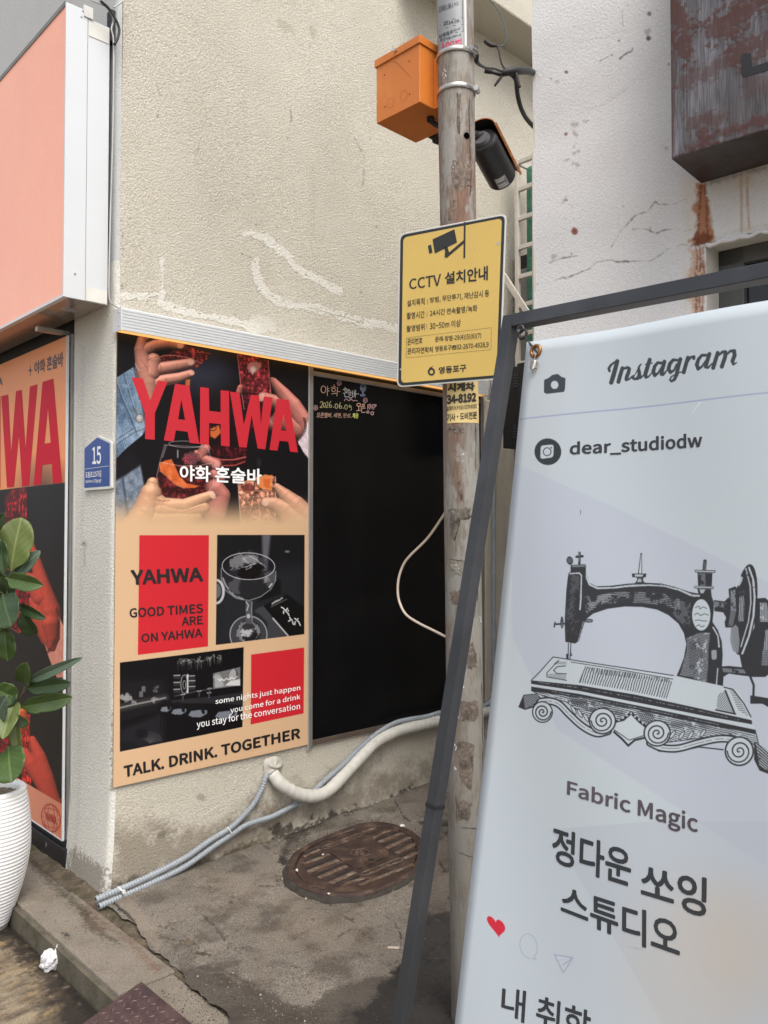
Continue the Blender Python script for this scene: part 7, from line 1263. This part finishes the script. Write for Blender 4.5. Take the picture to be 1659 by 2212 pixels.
def scroll(x, y, r, s_=1):
    q = X_(x, y); cv.ell(q, r*1.12, r*1.12, ink); cv.ell(q, r, r, pp_)
    cv.line([(q[0]+s_*(r*.92-r*.88*k/34)*math.cos(k*.42), q[1]+(r*.92-r*.88*k/34)*math.sin(k*.42)) for k in range(35)], 1.35, ink); cv.line([(q[0]+s_*(r*.92-r*.88*k/34)*.93*math.cos(k*.42), q[1]+(r*.92-r*.88*k/34)*.93*math.sin(k*.42)) for k in range(8, 35)], .5, ink)
scroll(22, 1215, 21); scroll(462, 1280, 26, -1); scroll(850, 1370, 26); scroll(1450, 1500, 29, -1)
for x, y in [(255, 1200), (300, 1225), (345, 1255), (960, 1380), (1025, 1385), (1090, 1385), (1180, 1370)]: cv.ell(X_(x, y), 4, 11, ink, 1, -.5 if x < 500 else .6); cv.ell(X_(x, y), 2.6, 9, pp_, 1, -.5 if x < 500 else .6)
cv.poly(X_((-120, 1090), (-20, 1080), (10, 1110), (-40, 1180), (-110, 1200), (-160, 1180)), ink); cv.hatch(X_((-120, 1095), (-20, 1085), (0, 1110), (-50, 1170), (-110, 1190)), -30, 3.6, .45, pp_, .9); cv.poly(X_((1560, 1430), (1640, 1480), (1760, 1600), (1760, 1700), (1600, 1640), (1560, 1560)), ink); cv.hatch(X_((1570, 1440), (1640, 1480), (1760, 1600), (1760, 1690), (1600, 1610)), 40, 4.5, .5, pp_, .9, .15)
# heart, bubble, arrow
ht = [(1555+56*(16*math.sin(a)**3)/16*1.0+ (13*math.cos(a)-5*math.cos(2*a)-2*math.cos(3*a)-math.cos(4*a))*-.9, 1580-(13*math.cos(a)-5*math.cos(2*a)-2*math.cos(3*a)-math.cos(4*a))*4.4+(16*math.sin(a)**3)*1.5) for a in np.linspace(0, 6.28, 40)[:-1]]
cv.poly(c8(*ht), (206, 42, 62)); lv = (160, 164, 186)
cv.line(c9(*[(100+56*math.cos(a), 1710+78*math.sin(a)+14*math.cos(a)) for a in np.linspace(-4.9, .9, 26)]+[(150, 1796), (118, 1790)]), .7, (160, 165, 180), 1); cv.line(c9((270, 1765), (395, 1782), (330, 1882), (270, 1765)), 1.2, lv); cv.line(c9((300, 1800), (395, 1782), (330, 1830)), 1.2, lv); cv.poly(c9((275, 1770), (390, 1785), (310, 1815)), (200, 204, 218), .7)
cv.line(c6((1228, 395), (1190, 440), (1163, 490)), .8, (232, 236, 240), .9, .3, .8, br=.4); cv.line(c6((453, 1095), (452, 1120)), .6, (60, 66, 80), .9); cv.line(c9((760, 1710), (850, 1725)), 1.4, (150, 158, 166), .5, 1.2, 1)
cv.grad(0, 1, (0, 0, 0), 0, 0)
bi = cv.image('banner_print')
Mbn = mat('banner_cloth', (.6, .65, .7), .42, 0, 0, 2, spec=.45, img=bi, bump=.06, bs=500, bd=.0006)
nu, nv = 30, 70
def wob(P): d_ = P-OB; i, j = d_@ubn/BW*30, d_@cBn/BH*70; return .0025*math.sin(i*.35+j*.11)+.003*math.sin(j*.16)*math.sin(i*.2)
G = np.array([[OB+ubn*BW*i/nu+cBn*BH*j/nv for i in range(nu+1)] for j in range(nv+1)]); G = np.array([[p+nBf*wob(p) for p in r_] for r_ in G])
G -= nBf*.0
o = MB().grid(G).obj('cloth', Mbn, bn, smooth=True, uv=cv.uvf); s_ = o.modifiers.new('thickness', 'SOLIDIFY'); s_.thickness = .0008; s_.offset = -1 if True else 1
mi = M['ink_dark']; OFF = .0012
def SBw(q, off=0.): P = SBn(q, 0); return P+nBf*(wob(P)+off)
def bt(body, q, m_=mi, **kw): text(body, q, SBw, m_, bn, OFF, **kw)
bt('dear_studiodw', [c6(378, 650), c6(1238, 590), c6(1238, 700), c6(378, 748)], bold=.022)
Mpu = mat('print_purple_grey', (.085, .07, .085), .42, 0, .3, 12); bt('Fabric Magic', [c9(362, 628), c9(1205, 850), c9(1205, 1010), c9(356, 752)], Mpu, bold=.018)
bt('정다운', [c9(262, 925), c9(778, 1085), c9(776, 1330), c9(248, 1165)], bold=.016); bt('쏘잉', [c9(842, 1165), c9(1265, 1265), c9(1262, 1530), c9(840, 1395)], bold=.016)
bt('스튜디오', [c9(312, 1300), c9(1092, 1540), c9(1092, 1800), c9(312, 1505)], bold=.016)
bt('내 취향', [c8(1597, 1955), c9(520, 2125), c9(505, 2375), c8(1588, 2150)], bold=.01)
for q, ttt in [(cR(248, 965), 0)]:
    P_ = SBn(q, .004); a1 = ubn; a2 = cBn; MB().tube([P_+.0098*(math.cos(a)*a1+math.sin(a)*a2) for a in np.linspace(0, 2*math.pi, 28)], .0034, 10, caps=False).obj('grommet', mat('rusty_brass', (.28, .13, .05), .35, .7, .4, 120), bn, smooth=True)
    MB().tube([P_+nBf*-.001, P_-nBf*.003], .0075, 16).obj('grommet_hole', M['ink_white'], bn)
sp_ = thing('spring', 'small steel spring with hook hanging from the banner grommet', 'spring', tuple(SBn(cR(218, 1180))))
hk = [SBn(q, .007) for q in cR((250, 1005), (248, 1030), (235, 1075), (228, 1128))]; A_, B_ = SBn(cR(230, 1130), .009), SBn(cR(206, 1240), .009); tdv = B_-A_
coil = [A_+tdv*k/112+.0062*(math.cos(k*2*math.pi/12)*ubn+math.sin(k*2*math.pi/12)*nBf) for k in range(113)]
MB().tube(cr(hk, 5), .0007, 6).obj('hook', M['steel'], sp_, smooth=True); MB().tube(coil, .00075, 5).obj('coil', M['steel'], sp_, smooth=True); MB().tube(cr([SBn(q, .009) for q in cR((236, 1245), (232, 1275), (205, 1305), (172, 1300), (158, 1275), (165, 1262))], 6), .0007, 6).obj('hook', M['steel'], sp_, smooth=True)

# ------------------------------------------------------------------ rusted box sign on the white building
Pbk = wallC(c3(1210, 1195)); zbo = Pbk[2]; Pfr = onz(c3(1035, 1030), zbo); dpt = (Pfr-Pbk)@n3_; sR = (Pfr-E3)@a3
rs_ = thing('rusty_box_sign', 'large rusty dark metal box sign high on the white wall at the top right', 'sign', tuple(E3+a3*sR+n3_*dpt+np.array([0, 0, zbo])))
PR = Plane(E3+n3_*dpt, n3_); cv = Cv(E3+a3*sR+n3_*dpt+np.array([0, 0, zbo]), a3, (0, 0, 1), .95, 1.05, 420, None, 71)
rst = (80, 44, 38)
for p, r, a in [(((1040, 40), (1100, 130), (1110, 330)), 22, .85), (((1340, 200), (1480, 90), (1658, 0), (1800, -60)), 26, .8), (((1420, 40), (1600, -30), (1700, -200)), 22, .7), (((1100, 540), (1250, 470), (1420, 400)), 18, .55), (((1470, 350), (1560, 290), (1800, 220)), 26, .75), (((1170, 780), (1340, 770)), 16, .6), (((1160, 960), (1290, 890), (1400, 850), (1658, 770), (1900, 700)), 10, .85), (((1036, 0), (1036, 1020)), 3, .8), (((1240, 870), (1300, 900)), 14, .6), (((1560, 560), (1800, 600)), 20, .4)]:
    cv.line(c3(*p), r, rst, a, 6, r*.8)
cv.line(c3((1036, 1026), (1300, 945), (1658, 832), (2000, 720)), 3, (60, 30, 26), .9, 1, 2)
ri = cv.image('rust_patches')
Mrs = mat('weathered_steel_paint', (.082, .076, .083), .6, .15, .35, 7, bump=.4, bs=60, bd=.002, c2=(.15, .148, .168), c2s=5, c2lo=.5, c2hi=.66, stretch=(5, 5, .35), img=ri, imgbump=.3, speck=.35, specks=40)
W2 = .95
MB().box((0, 0, 0), (W2, .003, 1.05), AX, E3+a3*sR+n3_*dpt+np.array([0, 0, zbo])).obj('face', Mrs, rs_, uv=cv.uvf)
MB().box((0, .003, 0), (W2, dpt-.004, 1.05), AX, E3+a3*sR+n3_*dpt+np.array([0, 0, zbo])).obj('casing', mat('dark_rusty_casing', (.045, .03, .027), .5, .3, .4, 4, c2=(.08, .075, .075), c2s=3, bump=.3, bs=60, bd=.001), rs_)
flat(c3((1488, 348), (1548, 345), (1556, 432), (1620, 412), (1660, 398), (1700, 385), (1700, 430), (1640, 462), (1500, 500), (1484, 480)), PR, M['ink_black'], rs_, 'lettering', .001)
Pv = wallC(c3(1520, 1085)); MB().tube([Pv+n3_*.02, Pv+n3_*.03], .008, 12).obj('bolt', M['steel'], rs_)

# ------------------------------------------------------------------ rack with green tube, strut, meter box in the alley
XL = 4.3; SL = Plane((XL, 0, 0), (-1, 0, 0)); yL0 = onx((1115, 520), XL)[1]; yL1 = onx(cL(392, 200), XL)[1]; zL1 = onx((1117, 352), XL)[2]; Mlt = mat('beige_rack_paint', (.5, .46, .41), .55, 0, .08, 8)
rk = thing('metal_rack', 'tall beige slatted metal rack on the alley wall, beside the white building edge', 'rack', (XL, (yL0+yL1)/2, 1.9))
zr_ = [onx(cL(290, y), XL)[2] for y in (150, 333, 530, 725, 920, 1112, 1305, 1500)]
for z in zr_: MB().box((XL-.012, yL1-.5, z-.018), (XL+.012, yL0, z+.012)).obj('crossbar', Mlt, rk, bevel=.004)
for y in (yL0-.012, yL1-.012, yL1-.28): MB().box((XL-.016, y-.014, zr_[-1]-.02), (XL+.014, y+.014, zr_[0]+.02)).obj('upright', Mlt, rk, bevel=.003)
MB().box((XL-.01, yL0-.02, zr_[0]-.01), (XL+.5, yL0+.0, zr_[0]+.02)).obj('top_rail', Mlt, rk)
yg = onx((1156, 500), XL+.12)[1]; gt = [np.array([XL+.12, yg, z]) for z in np.linspace(zr_[-1], zr_[0]-.02, 60)]
tag(MB().tube(gt, [.055*(1-.10*(i % 9 == 0)) for i in range(60)], 16).obj('green_tube', mat('green_ribbed_plastic', (.05, .2, .145), .35, 0, .2, 8, c2=(.25, .4, .33), c2s=30, c2lo=.62, c2hi=.68, stretch=(1, 1, 5)), smooth=True, loc=tuple(gt[0])), 'green ribbed plastic tube standing inside the beige rack', 'tube')
su = thing('wall_strut', 'diagonal beige metal strut crossing in front of the rack behind the sign', 'strut', tuple(onx(cL(290, 1080), XL-.1)))
bar3(onx(cL(190, 905), XL-.1), onx(cL(395, 1225), XL-.1), .035, .02, 'bar', su, Mlt, np.array([-1., 0, 0]))
ou = thing('outdoor_unit', 'grey outdoor unit in shade behind the rack', 'outdoor unit', (XL+.25, YB-.15, 2.2))
zu = onx(cL(280, 880), XL+.12)[2]; MB().box((XL+.1, YB-.32, 1.9), (XL+.7, YB-.01, zu)).obj('case', mat('unit_grey', (.2, .2, .2), .6), ou, bevel=.01); MB().box((XL+.11, YB-.3, zu), (XL+.6, YB-.01, zu+.09)).obj('dark_void', M['black'], ou)  # black block stands in for the dark void over the unit
mbx = thing('meter_box', 'black plastic meter box with side clasps, between sign and banner', 'meter box', tuple(onx(cL(230, 1800), 4.0)))
XM = 3.98; qa, qb = onx(cL(262, 1520), XM), onx(cL(186, 2050), XM); zt_m, zb_m = qa[2], onx(cL(186, 2068), XM)[2]; ym = qb[1]
MB().box((XM, ym-.32, zb_m), (XM+.14, ym, zt_m)).obj('case', M['black'], mbx, bevel=.006)
ys_ = onx(cL(290, 1600), XM)[1]
MB().box((XM-.014, ys_-.22, zb_m-.004), (XM, ys_, zt_m+.012)).obj('door', M['black'], mbx, bevel=.004)
for y in (1610, 1950):
    P_ = onx(cL(276, y), XM-.014)
    for k in range(5): MB().box((P_[0]-.004, P_[1]-.018, P_[2]-.04+k*.017), (P_[0], P_[1]+.02, P_[2]-.033+k*.017)).obj('clasp_rib', M['dark'], mbx)
# pale pilaster strip right of the board
MB().box((xb1+.035, YB-.018, .0), (xb1+.24, YB+.01, zl0-.01)).obj('pilaster', Mw, bld, bevel=.01)
MB().box((xb1+.024, YB-.004, .0), (xb1+.034, YB+.01, zl0)).obj('joint', M['black'], bld)

# ------------------------------------------------------------------ loose cables between the pole and the white building
def cab(qs, zs_, r, label, m_=M['rubber'], nm='cable', rr=None):
    P_ = cr([dep(q, z) for q, z in zip(qs, zs_)], 6); rad = r if rr is None else [np.interp(i/(len(P_)-1), np.linspace(0, 1, len(rr)), rr) for i in range(len(P_))]
    return tag(MB().tube(P_, rad, 9).obj(nm, m_, smooth=True, loc=tuple(P_[0])), label, 'cable', 'loose cables right of the pole')
cab(cT((880, -60), (905, 0), (985, 90), (1060, 200), (1110, 320), (1140, 470), (1160, 560), (1130, 650), (1080, 692), (1010, 698)), [3.1]*10, .0022, 'thin teal wire dropping from above to the black splice', mat('teal_wire', (.05, .09, .1), .5))
cab(cT((828, 610), (860, 640), (920, 680), (1010, 692)), [3.1]*4, .008, 'short taped black wire splice at the end of the teal wire', rr=[.008, .0085, .008, .0045])
cab(cT((1010, 692), (1040, 780), (1060, 880), (1090, 980), (1150, 1060)), [3.1]*5, .0035, 'black wire running down from the splice to the cable joint')
cab(cT((685, 700), (690, 850), (720, 950), (830, 1020), (960, 1035), (1080, 1075), (1160, 1090)), [2.62, 2.62, 2.66, 2.8, 2.95, 3.05, 3.1], .005, 'black cable from behind the upper clamp to the cable joint', rr=[.007, .011, .006, .004, .004, .004, .004])
cab(cT((825, 1055), (900, 1075), (960, 1095), (1060, 1115), (1130, 1110)), [3.1]*5, .009, 'taped black cable stub pointing left from the joint', rr=[.011, .010, .006, .008, .009])
cab(cT((975, 1298), (1030, 1220), (1080, 1150), (1110, 1110)), [3.1]*4, .006, 'short black cable stub hanging down left of the joint', rr=[.004, .006, .005, .007])
cab(cT((1090, 1105), (1180, 1080), (1300, 1070), (1400, 1065), (1500, 1075), (1580, 1110), (1700, 1180)), [3.1, 3.1, 3.12, 3.18, 3.3, 3.5, 3.7], .014, 'thick black cable bundle going right behind the white building', rr=[.012, .016, .014, .013, .013])
cab(cT((1200, 1100), (1265, 1150), (1300, 1220), (1310, 1330), (1325, 1450), (1370, 1620), (1450, 1780), (1580, 1930), (1700, 2040)), [3.12, 3.12, 3.14, 3.16, 3.2, 3.26, 3.36, 3.5, 3.7], .009, 'thick black cable curving down behind the white building')
cab(cT((1300, 1110), (1320, 1200), (1352, 1320)), [3.1, 3.1, 3.1], .006, 'cut black cable end hanging straight below the bundle')

set_texts()
